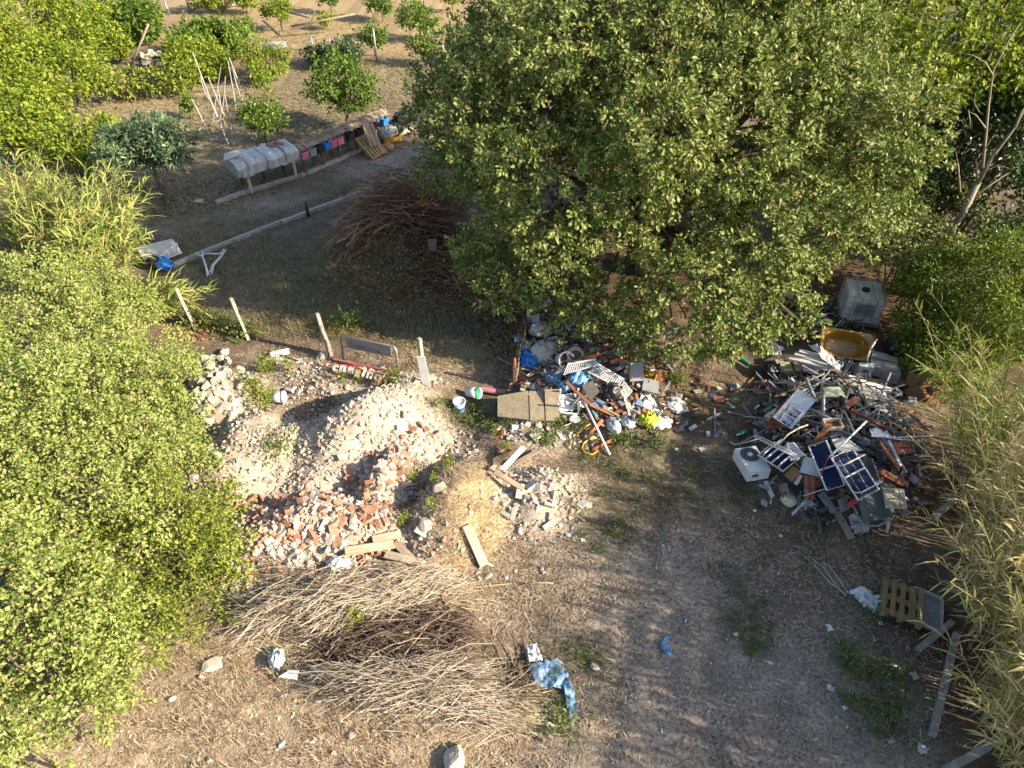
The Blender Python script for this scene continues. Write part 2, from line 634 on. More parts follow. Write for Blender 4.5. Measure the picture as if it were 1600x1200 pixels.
def ground_material():
    m, nt, N, L, b = _nodes('ground soil')
    tc = N.new('ShaderNodeTexCoord')
    pos = tc.outputs['Object']
    fine = noise(nt, pos, 17.0, 4, 0.78)

    def att(nm):
        a = N.new('ShaderNodeAttribute')
        a.attribute_name = nm
        s = N.new('ShaderNodeSeparateColor')
        L.new(a.outputs['Color'], s.inputs[0])
        return s.outputs[0], s.outputs[1], s.outputs[2], a.outputs['Alpha']
    rub, grv, stw, och = att('soil_a')
    grn, litter_shade, mid, big = att('soil_b')
    fmap = maprange(nt, fine, 0.34, 0.66)

    def soil(lo, hi):
        return mixc(nt, fmap, lo, hi)

    def edge(mask, w=0.35):
        """patch edges break up along the soil grain"""
        ad = N.new('ShaderNodeMath')
        ad.operation = 'ADD'
        L.new(maprange(nt, fine, 0.3, 0.7, -w, w), ad.inputs[0])
        L.new(mask, ad.inputs[1])
        return maprange(nt, ad.outputs[0], 0.3, 0.75)
    c = soil((0.08, 0.06, 0.042), (0.235, 0.185, 0.135))
    c = mixc(nt, edge(grv), c, soil((0.125, 0.1, 0.077), (0.36, 0.305, 0.25)))
    c = mixc(nt, edge(stw), c, soil((0.24, 0.18, 0.12), (0.55, 0.45, 0.32)))
    c = mixc(nt, edge(och), c, soil((0.22, 0.155, 0.08), (0.47, 0.355, 0.205)))
    c = mixc(nt, edge(rub), c, soil((0.27, 0.225, 0.175), (0.54, 0.47, 0.385)))
    c = mixc(nt, edge(litter_shade, 0.3), c, soil((0.04, 0.026, 0.017), (0.125, 0.082, 0.048)))
    c = mixc(nt, maprange(nt, edge(grn, 0.4), 0, 1, 0, 0.75), c, soil((0.07, 0.07, 0.036), (0.21, 0.195, 0.11)))
    c = mixc(nt, 1.0, c, mixc(nt, mid, (0.66, 0.66, 0.66), (1.15, 1.13, 1.1)), 'MULTIPLY')
    L.new(c, b.inputs['Base Color'])
    b.inputs['Roughness'].default_value = 0.95
    b.inputs['Specular IOR Level'].default_value = 0.15
    return m


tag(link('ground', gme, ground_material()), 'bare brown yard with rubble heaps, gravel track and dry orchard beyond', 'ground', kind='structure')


def ground_z(P):
    return H(P[:, 0], P[:, 1])


# ------------------------------------------------------------------ leaves and bark
LEAF_BIG = leafmat('broad tree leaves', [(0.055, 0.1, 0.017), (0.105, 0.165, 0.03), (0.165, 0.225, 0.046), (0.225, 0.275, 0.07), (0.3, 0.325, 0.12), (0.27, 0.2, 0.085)], 0.52, 0.24, 0.3)
LEAF_BUSH = leafmat('bright bush leaves', [(0.11, 0.17, 0.03), (0.17, 0.24, 0.045), (0.24, 0.3, 0.07), (0.31, 0.35, 0.1), (0.38, 0.4, 0.15), (0.36, 0.3, 0.14)], 0.6, 0.26, 0.22)
LEAF_FINE = leafmat('olive bush leaves', [(0.07, 0.11, 0.015), (0.15, 0.2, 0.025), (0.23, 0.27, 0.035), (0.32, 0.33, 0.075)], 0.6, 0.26, 0.22)
LEAF_YEL = leafmat('yellow green leaves', [(0.07, 0.12, 0.012), (0.15, 0.22, 0.02), (0.23, 0.29, 0.03), (0.34, 0.36, 0.055)], 0.6, 0.32, 0.22)
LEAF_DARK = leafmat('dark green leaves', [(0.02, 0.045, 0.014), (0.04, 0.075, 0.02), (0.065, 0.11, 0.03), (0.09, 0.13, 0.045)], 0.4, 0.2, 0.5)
LEAF_CIT = leafmat('citrus leaves', [(0.05, 0.095, 0.015), (0.09, 0.16, 0.02), (0.14, 0.22, 0.03), (0.21, 0.26, 0.045)], 0.5, 0.28, 0.3)
LEAF_LOQ = leafmat('loquat leaves', [(0.035, 0.07, 0.03), (0.06, 0.11, 0.05), (0.1, 0.16, 0.075), (0.17, 0.22, 0.11)], 0.4, 0.15, 0.5)
LEAF_MID = leafmat('shrub leaves', [(0.06, 0.11, 0.015), (0.12, 0.19, 0.025), (0.19, 0.26, 0.035), (0.28, 0.32, 0.055)], 0.5, 0.35, 0.4)
LEAF_REED = leafmat('reed blades', [(0.1, 0.17, 0.03), (0.18, 0.26, 0.045), (0.28, 0.34, 0.07), (0.4, 0.39, 0.12), (0.46, 0.38, 0.17)], 0.55, 0.3, 0.25)
LEAF_DRY = leafmat('dry reed blades', [(0.4, 0.29, 0.12), (0.24, 0.29, 0.07), (0.58, 0.45, 0.21), (0.5, 0.38, 0.17), (0.64, 0.5, 0.27), (0.4, 0.38, 0.12), (0.5, 0.33, 0.16)], 0.6, 0.26, 0.25)
LEAF_WEED = leafmat('weed leaves', [(0.06, 0.1, 0.025), (0.1, 0.16, 0.035), (0.15, 0.2, 0.05), (0.19, 0.22, 0.07)], 0.5, 0.3, 0.4)
LEAF_BROWN = leafmat('dead brown leaves', [(0.12, 0.06, 0.025), (0.22, 0.12, 0.055), (0.34, 0.2, 0.1), (0.42, 0.28, 0.16)], 0.6, 0.1, 0.3)
BARK = mat('grey brown bark', (0.13, 0.1, 0.07), 0.9, var=0.5, scale=8, dirt_amt=0.2, bump=0.6, stretch=(1, 1, 0.25))
BARK_Y = mat('lichen yellow bark', (0.2, 0.15, 0.075), 0.9, var=0.5, scale=6, dirt_amt=0.3, bump=0.6)
BARK_P = mat('bleached dead wood', (0.3, 0.25, 0.19), 0.85, var=0.4, scale=5, dirt_amt=0.3, bump=0.5, stretch=(1, 1, 0.25))


def tree(name, label, cat, base, blobs, leaf_m, bark, trunk_r, seed, fork=None, group=None, stems=None, forks=2, **kw):
    rng = np.random.default_rng(seed)
    base = Vector(base)
    t = empty(name, label, cat, base, group=group)
    rel = [(np.array(c, float) - np.array(base), r) for c, r in blobs]
    floor = kw.pop('floor', 0.2)
    me, P = crown_mesh('crown', rng, rel, floor=floor, **kw)
    link('crown', me, leaf_m, t)
    mb = MB()
    fk = Vector(fork) - base if fork is not None else Vector((0, 0, 0.35 * max(c[2] for c, _ in rel)))
    if stems is None:
        mb.tube([Vector((0, 0, -0.15)), fk * 0.35 + Vector((0.04, 0.03, 0)), fk * 0.7 - Vector((0.03, 0.02, 0)), fk], [trunk_r * 1.25, trunk_r, trunk_r * 0.9, trunk_r * 0.8], 9)
        limbs(mb, rng, fk, rel, trunk_r, forks=forks)
    else:
        for k in range(stems):
            c = Vector(rel[k % len(rel)][0])
            a = rng.uniform(0, 6.28)
            s = Vector((c.x * 0.5 + math.cos(a) * 0.3, c.y * 0.5 + math.sin(a) * 0.3, -0.1))
            mb.tube([s, s.lerp(c, 0.5) + Vector((0, 0, 0.2)), c, c + Vector(unit(rng, 1)[0]) * 0.4], [trunk_r, trunk_r * 0.8, trunk_r * 0.5, trunk_r * 0.2], 5)
    mb.build('trunk' if stems is None else 'stems', bark, t, smooth=True)
    return t


# the big tree over the dump
rngb = np.random.default_rng(7)
big = []
big += sub_blobs(rngb, (4.2, 19.6, 5.0), (7.0, 6.6, 4.8), 84, 1.25, lo=-0.5, shell=0.8)
big += sub_blobs(rngb, (4.2, 19.6, 5.4), (4.6, 4.4, 3.6), 9, 1.5, lo=-0.1)
for (px, py, z, r) in [(1130, 500, 2.2, 1.0), (1050, 505, 2.0, 1.0), (960, 480, 1.9, 1.0), (880, 450, 2.1, 1.0), (1225, 480, 2.5, 0.9), (1150, 530, 1.8, 0.55),
                       (800, 440, 2.0, 0.9), (1285, 400, 3.2, 1.0), (1380, 180, 6.4, 0.8), (1340, 310, 4.6, 1.0), (700, 340, 2.6, 1.0), (690, 180, 4.6, 0.9), (700, 260, 3.6, 0.9), (740, 120, 5.6, 1.0),
                       (1395, 250, 5.4, 0.7), (1000, 520, 1.7, 0.6), (1240, 495, 2.2, 0.5), (925, 495, 1.7, 0.5), (860, 400, 2.5, 1.0), (760, 400, 2.2, 0.9), (1080, 440, 3.0, 1.2), (1200, 420, 3.2, 1.1)]:
    big.append((np.array(G(px, py, z)), (r * 1.1, r * 1.1, r * 0.85)))


def in_photo(c):
    d = Vector(c) - Vector((0, 0, CAM_H))
    w = d.y * CP - d.z * SP
    return 800 + FPX * d.x / w, 600 - FPX * (d.y * SP + d.z * CP) / w


# the crown stops short of the water tank and bathtub standing in the open
big = [b_ for b_ in big if not (1285 < in_photo(b_[0])[0] < 1430 and 395 < in_photo(b_[0])[1] < 560)]
big = [b_ for b_ in big if not (in_photo(b_[0])[0] < 740 and in_photo(b_[0])[1] > 270)]
tree('broadleaf_tree', 'huge broad grey-green tree overhanging the rubbish dump', 'tree', (4.3, 19.2, 0), big, LEAF_BIG, BARK_Y, 0.34, 5, fork=(4.0, 19.0, 1.9),
     clumps_m2=8.5, per=28, spread=0.12, leaf=0.122, aspect=0.58, gap=0.345, inner=0.26, forks=1, spray=0.1, gscale=0.9)
# ------------------------------------------------------------------ bushes along the left, reeds, far trees


def bush_px(name, label, cat, pts, leaf_m, seed, group=None, stems=14, bark=None, trunk_r=0.03, lobes=9, **kw):
    """lobes given as photo point, height of the lobe centre, radius"""
    bl = []
    for (px, py, z, r) in pts:
        c = G(px, py, z)
        if lobes:
            bl += sub_blobs(np.random.default_rng(seed * 31 + len(bl)), c, (r * 1.1, r * 1.1, r * 0.9), lobes, r * 0.42, lo=-0.45, shell=0.78)
            bl.append((np.array(c), (r * 0.75, r * 0.75, r * 0.6)))
        else:
            bl.append((np.array(c), (r * 1.05, r * 1.05, r * 0.85)))
    cx = sum(c[0] for c, _ in bl) / len(bl)
    cy = sum(c[1] for c, _ in bl) / len(bl)
    return tree(name, label, cat, (cx, cy, Hs(cx, cy)), bl, leaf_m, bark or BARK, trunk_r, seed, group=group, stems=stems, **kw)


KB = dict(clumps_m2=11, per=25, spread=0.12, leaf=0.074, aspect=0.68, gap=0.37, inner=0.34, gscale=1.5, spray=0.2)
bush_px('broadleaf_bush', 'large bright broad-leaved bush filling the frame edge beside the reeds', 'bush',
        [(40, 560, 2.4, 1.5), (130, 520, 2.3, 1.3), (60, 660, 2.6, 1.5), (170, 610, 2.2, 1.3), (230, 570, 1.5, 1.0), (130, 450, 2.2, 1.1), (30, 470, 2.6, 1.2), (-60, 600, 2.6, 1.6), (-70, 480, 2.6, 1.5), (200, 480, 1.7, 0.8)],
        LEAF_BUSH, 61, **KB)
bush_px('broadleaf_bush', 'bright broad-leaved bush crowding the pale rubble mound', 'bush',
        [(100, 740, 2.3, 1.3), (190, 700, 2.0, 1.1), (250, 650, 1.3, 0.9), (40, 800, 2.5, 1.4), (130, 830, 2.1, 1.1), (270, 710, 1.0, 0.75), (-60, 740, 2.6, 1.6)],
        LEAF_BUSH, 62, **KB)
bush_px('broadleaf_bush', 'bright broad-leaved bush in the corner nearest the camera', 'bush',
        [(50, 930, 2.3, 1.2), (0, 1030, 2.2, 1.2), (100, 1030, 1.6, 0.9), (70, 1110, 1.3, 0.9), (150, 1090, 0.8, 0.6), (-70, 930, 2.6, 1.5), (-40, 1140, 1.6, 1.1), (40, 1190, 0.9, 0.7), (190, 1010, 0.9, 0.6)],
        LEAF_BUSH, 63, **KB)
bush_px('olive_bush', 'fine-leaved olive-green bush between the brick heap and dry grass', 'bush',
        [(240, 800, 1.5, 1.0), (300, 840, 1.1, 0.85), (330, 790, 0.8, 0.6), (200, 880, 1.5, 0.95), (280, 910, 1.0, 0.8), (330, 900, 0.6, 0.55), (240, 960, 0.9, 0.7), (310, 960, 0.6, 0.5), (150, 930, 1.4, 0.9), (350, 850, 0.6, 0.45)],
        LEAF_FINE, 64, clumps_m2=14, per=16, spread=0.14, leaf=0.075, aspect=0.6, gap=0.36, inner=0.3, gscale=1.6, spray=0.1)


def reed_arrays(rng, canes, nleaf=(16, 24), leaf=(0.45, 0.8), lw=0.035, stalk_r=0.012):
    """canes: list of (base, tip lean vector, height). Returns stem builder, blade verts and tris"""
    mb = MB()
    VV, FF, n0 = [], [], 0
    for (b, lean, h) in canes:
        b = np.array(b, float)
        lean = np.array(lean, float)
        k = 5
        pts = [b + np.array([lean[0] * t ** 1.8, lean[1] * t ** 1.8, h * t * (1 - 0.18 * t * min(1.5, np.hypot(*lean[:2]) / max(h, .1)))]) for t in np.linspace(0, 1, k)]
        mb.tube(pts, [stalk_r, stalk_r * 0.95, stalk_r * 0.85, stalk_r * 0.6, stalk_r * 0.25], 4)
        pa = np.array(pts)
        n = rng.integers(*nleaf)
        t = np.sort(rng.uniform(0.3, 1.0, n))
        idx = np.clip((t * (k - 1)).astype(int), 0, k - 2)
        f = t * (k - 1) - idx
        p = pa[idx] * (1 - f[:, None]) + pa[idx + 1] * f[:, None]
        dirv = pa[idx + 1] - pa[idx]
        dirv /= np.linalg.norm(dirv, axis=1, keepdims=True)
        side = np.cross(dirv, unit(rng, n))
        side /= np.linalg.norm(side, axis=1, keepdims=True)
        L = rng.uniform(*leaf, n) * (1.15 - 0.5 * t)
        a1 = dirv * 0.75 + side * 0.7
        a1 /= np.linalg.norm(a1, axis=1, keepdims=True)
        m1 = p + a1 * L[:, None] * 0.5
        a2 = a1 + np.array([0, 0, -0.75]) * rng.uniform(0.3, 1.1, (n, 1))
        a2 /= np.linalg.norm(a2, axis=1, keepdims=True)
        tip = m1 + a2 * L[:, None] * 0.5
        w = np.cross(a1, dirv)
        w /= (np.linalg.norm(w, axis=1, keepdims=True) + 1e-9)
        w *= lw * rng.uniform(0.6, 1.1, (n, 1))
        V = np.stack([p - w * 0.25, p + w * 0.25, m1 + w * 0.5, m1 - w * 0.5, tip], 1)
        VV.append(V.reshape(-1, 3))
        i = n0 + np.arange(n)[:, None] * 5
        FF.append(np.concatenate([i + np.array([[0, 1, 2]]), i + np.array([[0, 2, 3]]), i + np.array([[3, 2, 4]])]))
        n0 += n * 5
    return mb, np.concatenate(VV), np.concatenate(FF)


STEM = mat('reed stems', (0.4, 0.33, 0.17), 0.6, var=0.4, scale=3, dirt_amt=0.3)


def reed_clump(label, canes, seed, leaf_m=None, group=None, **kw):
    rng = np.random.default_rng(seed)
    c = np.mean([np.array(k[0]) for k in canes], 0)
    t = empty('reed_clump', label, 'reeds', (c[0], c[1], 0), group=group)
    mb, V, F = reed_arrays(rng, [(np.array(b) - [c[0], c[1], 0], l, h) for b, l, h in canes], **kw)
    link('leaves', mesh_np('leaves', V, tris=F), leaf_m or LEAF_REED, t)
    mb.build('stems', STEM, t)
    return t


def canes_in(rng, cx, cy, rx, ry, n, h, lean, jit=0.5):
    out = []
    for _ in range(n):
        a, r = rng.uniform(0, 6.283), math.sqrt(rng.random())
        x, y = cx + math.cos(a) * r * rx, cy + math.sin(a) * r * ry
        hh = rng.uniform(*h)
        out.append(((x, y, Hs(x, y) - 0.05), (lean[0] + rng.normal() * jit, lean[1] + rng.normal() * jit, 0), hh))
    return out


rr = np.random.default_rng(90)
for (lab, px, py, z, rx, ry, n, h, lean, jit) in [
        ('green reed clump arching over the white panel in the grass', 125, 395, 1.2, 1.1, 1.0, 80, (1.8, 2.7), (0.8, -0.1), 0.5),
        ('tall green reed clump below the loquat tree', 90, 350, 1.5, 1.6, 1.3, 95, (2.2, 3.3), (0.5, 0.2), 0.6),
        ('pale reed clump at the very edge, beside the loquat tree', -10, 330, 1.6, 1.8, 1.6, 80, (2.3, 3.4), (0.2, 0.1), 0.6),
        ('low straw-tipped reeds leaning over the first fence post', 205, 490, 0.3, 0.8, 0.4, 24, (0.9, 1.6), (1.2, 0.1), 0.3),
        ('blue-green reeds standing far off at the frame edge', 20, 95, 2.0, 1.6, 1.3, 60, (3.4, 4.8), (0.1, 0.0), 0.5)]:
    p = G(px, py, z)
    reed_clump(lab, canes_in(rr, p.x, p.y, rx, ry, n, h, lean, jit), int(px * 7 + py), nleaf=(20, 30), leaf=(0.5, 0.9), lw=0.045)
# the reed hedge on the right
for i, (lab, x, y, rx, ry, n, h, lean, lm) in enumerate([
        ('reed clump reaching over the brown cardboard boxes', 11.2, 12.3, 0.8, 1.0, 32, (1.8, 3.2), (-1.0, 0.1), LEAF_REED),
        ('reed clump leaning towards the slatted white panel', 10.4, 9.9, 0.8, 1.1, 60, (2.0, 3.4), (-0.8, 0.1), LEAF_REED),
        ('yellowed reed clump above the leaning concrete posts', 9.4, 7.9, 0.7, 1.0, 110, (2.4, 4.0), (-0.55, 0.0), LEAF_DRY),
        ('straw-coloured reed clump beside the small pallet', 8.9, 6.4, 0.7, 0.9, 120, (2.3, 4.0), (-0.5, -0.1), LEAF_DRY),
        ('dry reed clump in the lower corner over the fallen posts', 8.3, 4.9, 0.7, 1.0, 125, (2.1, 3.9), (-0.45, -0.1), LEAF_DRY),
        ('green-tipped tall reeds behind the reed hedge by the junk heap', 12.6, 9.4, 1.1, 1.6, 180, (3.8, 5.0), (-0.3, 0.0), LEAF_REED),
        ('tall reeds behind the straw-coloured clump', 11.2, 6.4, 1.1, 1.6, 250, (4.0, 5.2), (-0.3, 0.0), LEAF_REED),
        ('reeds just beyond the lower corner of the yard', 9.9, 2.8, 1.2, 1.7, 250, (3.9, 5.0), (-0.3, 0.0), LEAF_REED)]):
    reed_clump(lab, canes_in(rr, x, y, rx, ry, n, h, lean, 0.65), 300 + i, lm, nleaf=(12, 32), leaf=(0.25, 0.7), lw=0.03)


def at_base(px, py, top_py, wpx, pos=None):
    """foot, height and crown radius of a tree from its photo foot, top and width"""
    b = T(px, py) if pos is None else Vector(pos)
    s = ppm((b.x, b.y, 1.5))
    lo, hi = 0.2, 14.0
    for _ in range(30):
        z = (lo + hi) / 2
        d = Vector((b.x, b.y, z - CAM_H))
        depth = d.y * CP - d.z * SP
        y = 600 - FPX * (d.y * SP + d.z * CP) / depth
        if y > top_py:
            lo = z
        else:
            hi = z
    return b, lo, wpx / 2 / s


def small_tree(name, label, cat, foot, top, wpx, leaf_m, seed, lobes=7, clear=0.3, group=None, bark=None, lr=0.5, **kw):
    b, h, r = at_base(foot[0], foot[1], top, wpx)
    rng = np.random.default_rng(seed)
    zc, rz = h * (clear + 1) / 2, h * (1 - clear) / 2
    bl = sub_blobs(rng, (b.x, b.y, zc), (r, r, rz), lobes, r * lr, lo=-0.8, shell=0.62)
    bl = [(c, (q[0], q[1], min(q[2], rz * 0.75))) for c, q in bl]
    k = dict(clumps_m2=11, per=16, spread=0.16, leaf=0.13, aspect=0.6, gap=0.33, inner=0.3, gscale=1.1)
    k.update(kw)
    return tree(name, label, cat, (b.x, b.y, b.z - 0.03), bl, leaf_m, bark or BARK, max(0.03, 0.022 * h), seed, fork=(b.x + 0.1, b.y, b.z + h * clear), group=group, forks=1, **k)


small_tree('loquat_tree', 'dark blue-green loquat tree with leaning trunk in the shade', 'tree', (258, 322), 196, 140, LEAF_LOQ, 11, lobes=14, clear=0.52, leaf=0.26, aspect=0.3, per=14, clumps_m2=12, spread=0.14, lr=0.36)
small_tree('citrus_tree', 'dark green citrus tree behind the leaning pallet', 'tree', (543, 204), 82, 92, LEAF_CIT, 12, lobes=11, clear=0.2, leaf=0.15, lr=0.45)
small_tree('citrus_sapling', 'young dark citrus tree beside the covered hutch', 'tree', (415, 226), 150, 66, LEAF_CIT, 13, lobes=6, clear=0.25, clumps_m2=8, leaf=0.15)
small_tree('yellow_sapling', 'pale yellow-green sapling above the dark citrus tree', 'tree', (418, 168), 98, 30, LEAF_YEL, 14, lobes=5, clear=0.2, leaf=0.14)
small_tree('willowy_tree', 'pale willowy tree in front of the white sheet roof', 'tree', (420, 128), 62, 72, LEAF_FINE, 15, lobes=9, clear=0.2, leaf=0.2, aspect=0.28, droop=0.9)
small_tree('round_bush', 'yellow-green round bush between the bean poles and dark mound', 'tree', (315, 128), 72, 100, LEAF_YEL, 16, lobes=10, clear=0.1, leaf=0.16)
small_tree('leafy_tree', 'dark green tree behind the yellow-green round bush', 'tree', (330, 92), 38, 110, LEAF_CIT, 17, lobes=9, clear=0.15, leaf=0.2)
small_tree('leafy_tree', 'tall green tree near the leaning white post', 'tree', (200, 72), 2, 120, LEAF_CIT, 18, lobes=11, clear=0.15, leaf=0.2)
small_tree('orchard_tree', 'small orchard tree with bare dark stem under the tall green tree', 'tree', (158, 74), 40, 42, LEAF_YEL, 19, lobes=5, clear=0.4, leaf=0.18)
small_tree('orchard_tree', 'bushy orchard tree at the edge of the dark mound', 'tree', (186, 90), 50, 52, LEAF_YEL, 20, lobes=6, clear=0.3, leaf=0.18)
for i, (lab, foot, top, w, lf) in enumerate([
        ('bright yellow-green orchard tree beyond the white sheet roof', (440, 50), -6, 52, LEAF_YEL), ('low forked sapling on the bare ochre orchard slope', (511, 47), 20, 24, LEAF_YEL),
        ('orchard tree with short dark trunk cut by the top edge', (517, 22), -22, 36, LEAF_CIT), ('spreading orchard tree on ochre ground beside the wire', (597, 34), -10, 50, LEAF_CIT),
        ('leafy green orchard tree next to the big tree', (655, 66), 0, 62, LEAF_CIT), ('low-branched orchard tree at the shady lawn corner', (664, 106), 52, 46, LEAF_CIT),
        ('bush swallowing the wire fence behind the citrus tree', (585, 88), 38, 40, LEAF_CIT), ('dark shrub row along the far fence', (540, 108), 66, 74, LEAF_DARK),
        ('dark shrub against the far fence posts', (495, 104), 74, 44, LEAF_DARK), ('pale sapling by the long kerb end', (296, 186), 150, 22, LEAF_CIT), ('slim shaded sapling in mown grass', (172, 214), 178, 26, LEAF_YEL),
        ('orchard tree at the top beside the tall thin poles', (385, 22), -15, 40, LEAF_YEL), ('sunny orchard tree at the far top edge', (330, 20), -20, 60, LEAF_YEL),
        ('leafy tree at the top edge next to the broad crown', (706, 20), -25, 36, LEAF_YEL), ('green bush hiding the far shed side', (380, 60), 30, 40, LEAF_CIT)]):
    small_tree('orchard_tree', lab, 'tree', foot, top, w, lf, 120 + i, lobes=6, clear=0.3 if w < 60 else 0.2, leaf=0.17, clumps_m2=8, group='orchard trees')
for i, (lab, pts, lf) in enumerate([
        ('yellow-green thicket at the upper edge beside the far reeds', [(60, 40, 3, 2.2), (100, 70, 2.4, 1.8), (20, 20, 3.2, 2.4), (120, 30, 2.6, 1.8), (-30, 60, 3, 2.2)], LEAF_YEL),
        ('sunlit thicket bordering the mown clearing', [(100, 115, 1.8, 1.5), (60, 140, 2, 1.5), (130, 130, 1.2, 1.0), (30, 100, 2.4, 1.8)], LEAF_YEL),
        ('low hedge with dry tufts along the clearing edge', [(165, 135, .7, .8), (205, 132, .7, .8), (245, 128, .7, .8), (280, 122, .8, .8)], LEAF_FINE),
        ('yellow bush under the thicket at the frame edge', [(20, 180, 1.8, 1.3), (55, 165, 1.6, 1.1), (-10, 210, 1.8, 1.3), (40, 215, 1.1, 0.9)], LEAF_YEL),
        ('yellow-green shrub between clearing and loquat tree', [(110, 225, 1.2, 0.9), (145, 215, 1.2, 0.8), (80, 240, 1.0, 0.8), (140, 250, .7, .6), (160, 205, 1.4, .6)], LEAF_YEL)]):
    bush_px('thicket', lab, 'bush', pts, lf, 170 + i, lobes=7, clumps_m2=6, per=10, spread=0.22, leaf=0.19, aspect=0.6, gap=0.38, inner=0.35, spray=0.12)

# right-hand side, behind the dump
bush_px('leafy_shrub', 'vivid green shrub above the reeds, sunlit on one side', 'shrub',
        [(1500, 440, 2.0, 1.2), (1570, 430, 2.2, 1.2), (1540, 490, 1.6, 1.0), (1455, 445, 1.6, .9), (1620, 480, 2.2, 1.3), (1460, 510, 1.1, .8), (1580, 520, 1.5, .9)],
        LEAF_MID, 201, lobes=7, clumps_m2=14, per=17, spread=0.16, leaf=0.11, aspect=0.5, gap=0.3)
bush_px('leafy_shrub', 'dark green shrub drooping beside the plastic tank', 'shrub',
        [(1445, 490, .9, .7), (1435, 530, .7, .6), (1450, 560, .7, .7), (1475, 570, .9, .7), (1435, 445, 1.2, .7), (1505, 560, .9, .8)],
        LEAF_MID, 202, lobes=7, clumps_m2=14, per=16, spread=0.16, leaf=0.11, aspect=0.5, gap=0.3)
bush_px('orange_berry_shrub', 'mixed shrub with orange-tinged tips under the dead trunk', 'shrub',
        [(1440, 380, 2.0, 1.1), (1500, 350, 2.4, 1.0), (1400, 350, 2.2, 1.0), (1470, 330, 2.6, 0.9), (1390, 400, 1.8, .9), (1420, 310, 2.6, .9)],
        LEAF_BIG, 203, lobes=6, clumps_m2=7, per=12, spread=0.2, leaf=0.11, gap=0.4)
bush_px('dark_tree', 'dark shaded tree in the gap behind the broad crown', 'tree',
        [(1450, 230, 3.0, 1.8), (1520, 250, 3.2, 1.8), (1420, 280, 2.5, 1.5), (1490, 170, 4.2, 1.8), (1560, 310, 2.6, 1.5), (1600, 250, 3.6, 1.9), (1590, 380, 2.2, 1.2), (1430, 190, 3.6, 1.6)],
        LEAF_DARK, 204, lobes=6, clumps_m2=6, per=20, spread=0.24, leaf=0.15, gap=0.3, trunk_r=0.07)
bush_px('yellow_green_tree', 'tall yellow-green tree at the top corner behind the dead trunk', 'tree',
        [(1400, 50, 6.5, 2.2), (1480, 60, 6.4, 2.2), (1560, 50, 6.6, 2.2), (1440, 110, 5.4, 1.8), (1520, 120, 5.2, 1.8), (1590, 140, 4.6, 1.8), (1350, 20, 7.0, 2.2), (1500, -10, 7.4, 2.4), (1400, -20, 7.5, 2.4), (1640, 60, 6.4, 2.4)],
        LEAF_YEL, 205, lobes=7, clumps_m2=5, per=13, spray=0.1, spread=0.26, leaf=0.17, gap=0.32, trunk_r=0.08)
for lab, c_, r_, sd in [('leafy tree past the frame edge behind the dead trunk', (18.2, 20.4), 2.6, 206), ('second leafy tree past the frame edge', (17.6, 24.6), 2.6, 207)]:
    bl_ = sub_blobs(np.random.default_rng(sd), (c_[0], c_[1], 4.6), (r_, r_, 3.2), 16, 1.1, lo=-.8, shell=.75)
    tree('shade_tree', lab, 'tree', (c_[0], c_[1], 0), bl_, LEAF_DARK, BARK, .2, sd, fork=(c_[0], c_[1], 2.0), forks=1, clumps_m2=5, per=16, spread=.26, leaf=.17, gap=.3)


def dead_tree():
    Y = 18.0
    b = AY(1500, 345, Y)
    base = Vector((b.x - 0.5, Y - 0.1, 0))
    t = empty('dead_tree', 'bare bleached dead trunk with broken limbs rising beside the vivid shrub', 'tree', base)

    def pt(px, py, dy=0):
        return AY(px, py, Y + dy) - base
    mb = MB()
    mb.tube([(0, 0, -0.1), (0.2, 0, 2.0), pt(1502, 338), pt(1528, 285)], [0.13, 0.12, 0.1, 0.085], 10)
    mb.build('trunk', BARK_P, t, smooth=True)
    for pts, r in [([(1528, 285), (1550, 245), (1585, 200), (1612, 150)], .1), ([(1535, 262), (1540, 215), (1545, 160), (1552, 110), (1575, 65), (1595, 35)], .06),
                   ([(1552, 118), (1540, 98), (1520, 86), (1500, 84)], .025), ([(1540, 200), (1525, 180), (1510, 172)], .03), ([(1513, 172), (1516, 190), (1515, 202)], .022),
                   ([(1510, 318), (1545, 290), (1580, 268)], .06), ([(1530, 272), (1560, 258), (1580, 264)], .03), ([(1500, 300), (1497, 260), (1493, 235)], .05),
                   ([(1528, 280), (1525, 250), (1530, 245)], .05), ([(1585, 200), (1596, 175), (1606, 160)], .05), ([(1540, 232), (1548, 218), (1555, 210)], .03), ([(1530, 175), (1522, 160), (1524, 145)], .015)]:
        k = len(pts)
        MB().tube([pt(x, y, 0.05 * i) for i, (x, y) in enumerate(pts)], [r * .7 * (1 - 0.75 * i / (k - 1)) for i in range(k)], 7).build('branch', BARK_P, t, smooth=True)


dead_tree()
# ------------------------------------------------------------------ loose ground cover: straw, grass, pebbles, rubble
def region(rng, lst):
    """scatter points: photo point, half widths in metres, count"""
    out = []
    for (px, py, rx, ry, n) in lst:
        p = T(px, py)
        a = rng.uniform(0, 6.2832, n)
        r = np.sqrt(rng.random(n)) * (0.75 + 0.5 * rng.random(n))
        out.append(np.stack([p.x + np.cos(a) * r * rx, p.y + np.sin(a) * r * ry], 1))
    xy = np.concatenate(out)
    return np.concatenate([xy, H(xy[:, 0], xy[:, 1])[:, None]], 1)


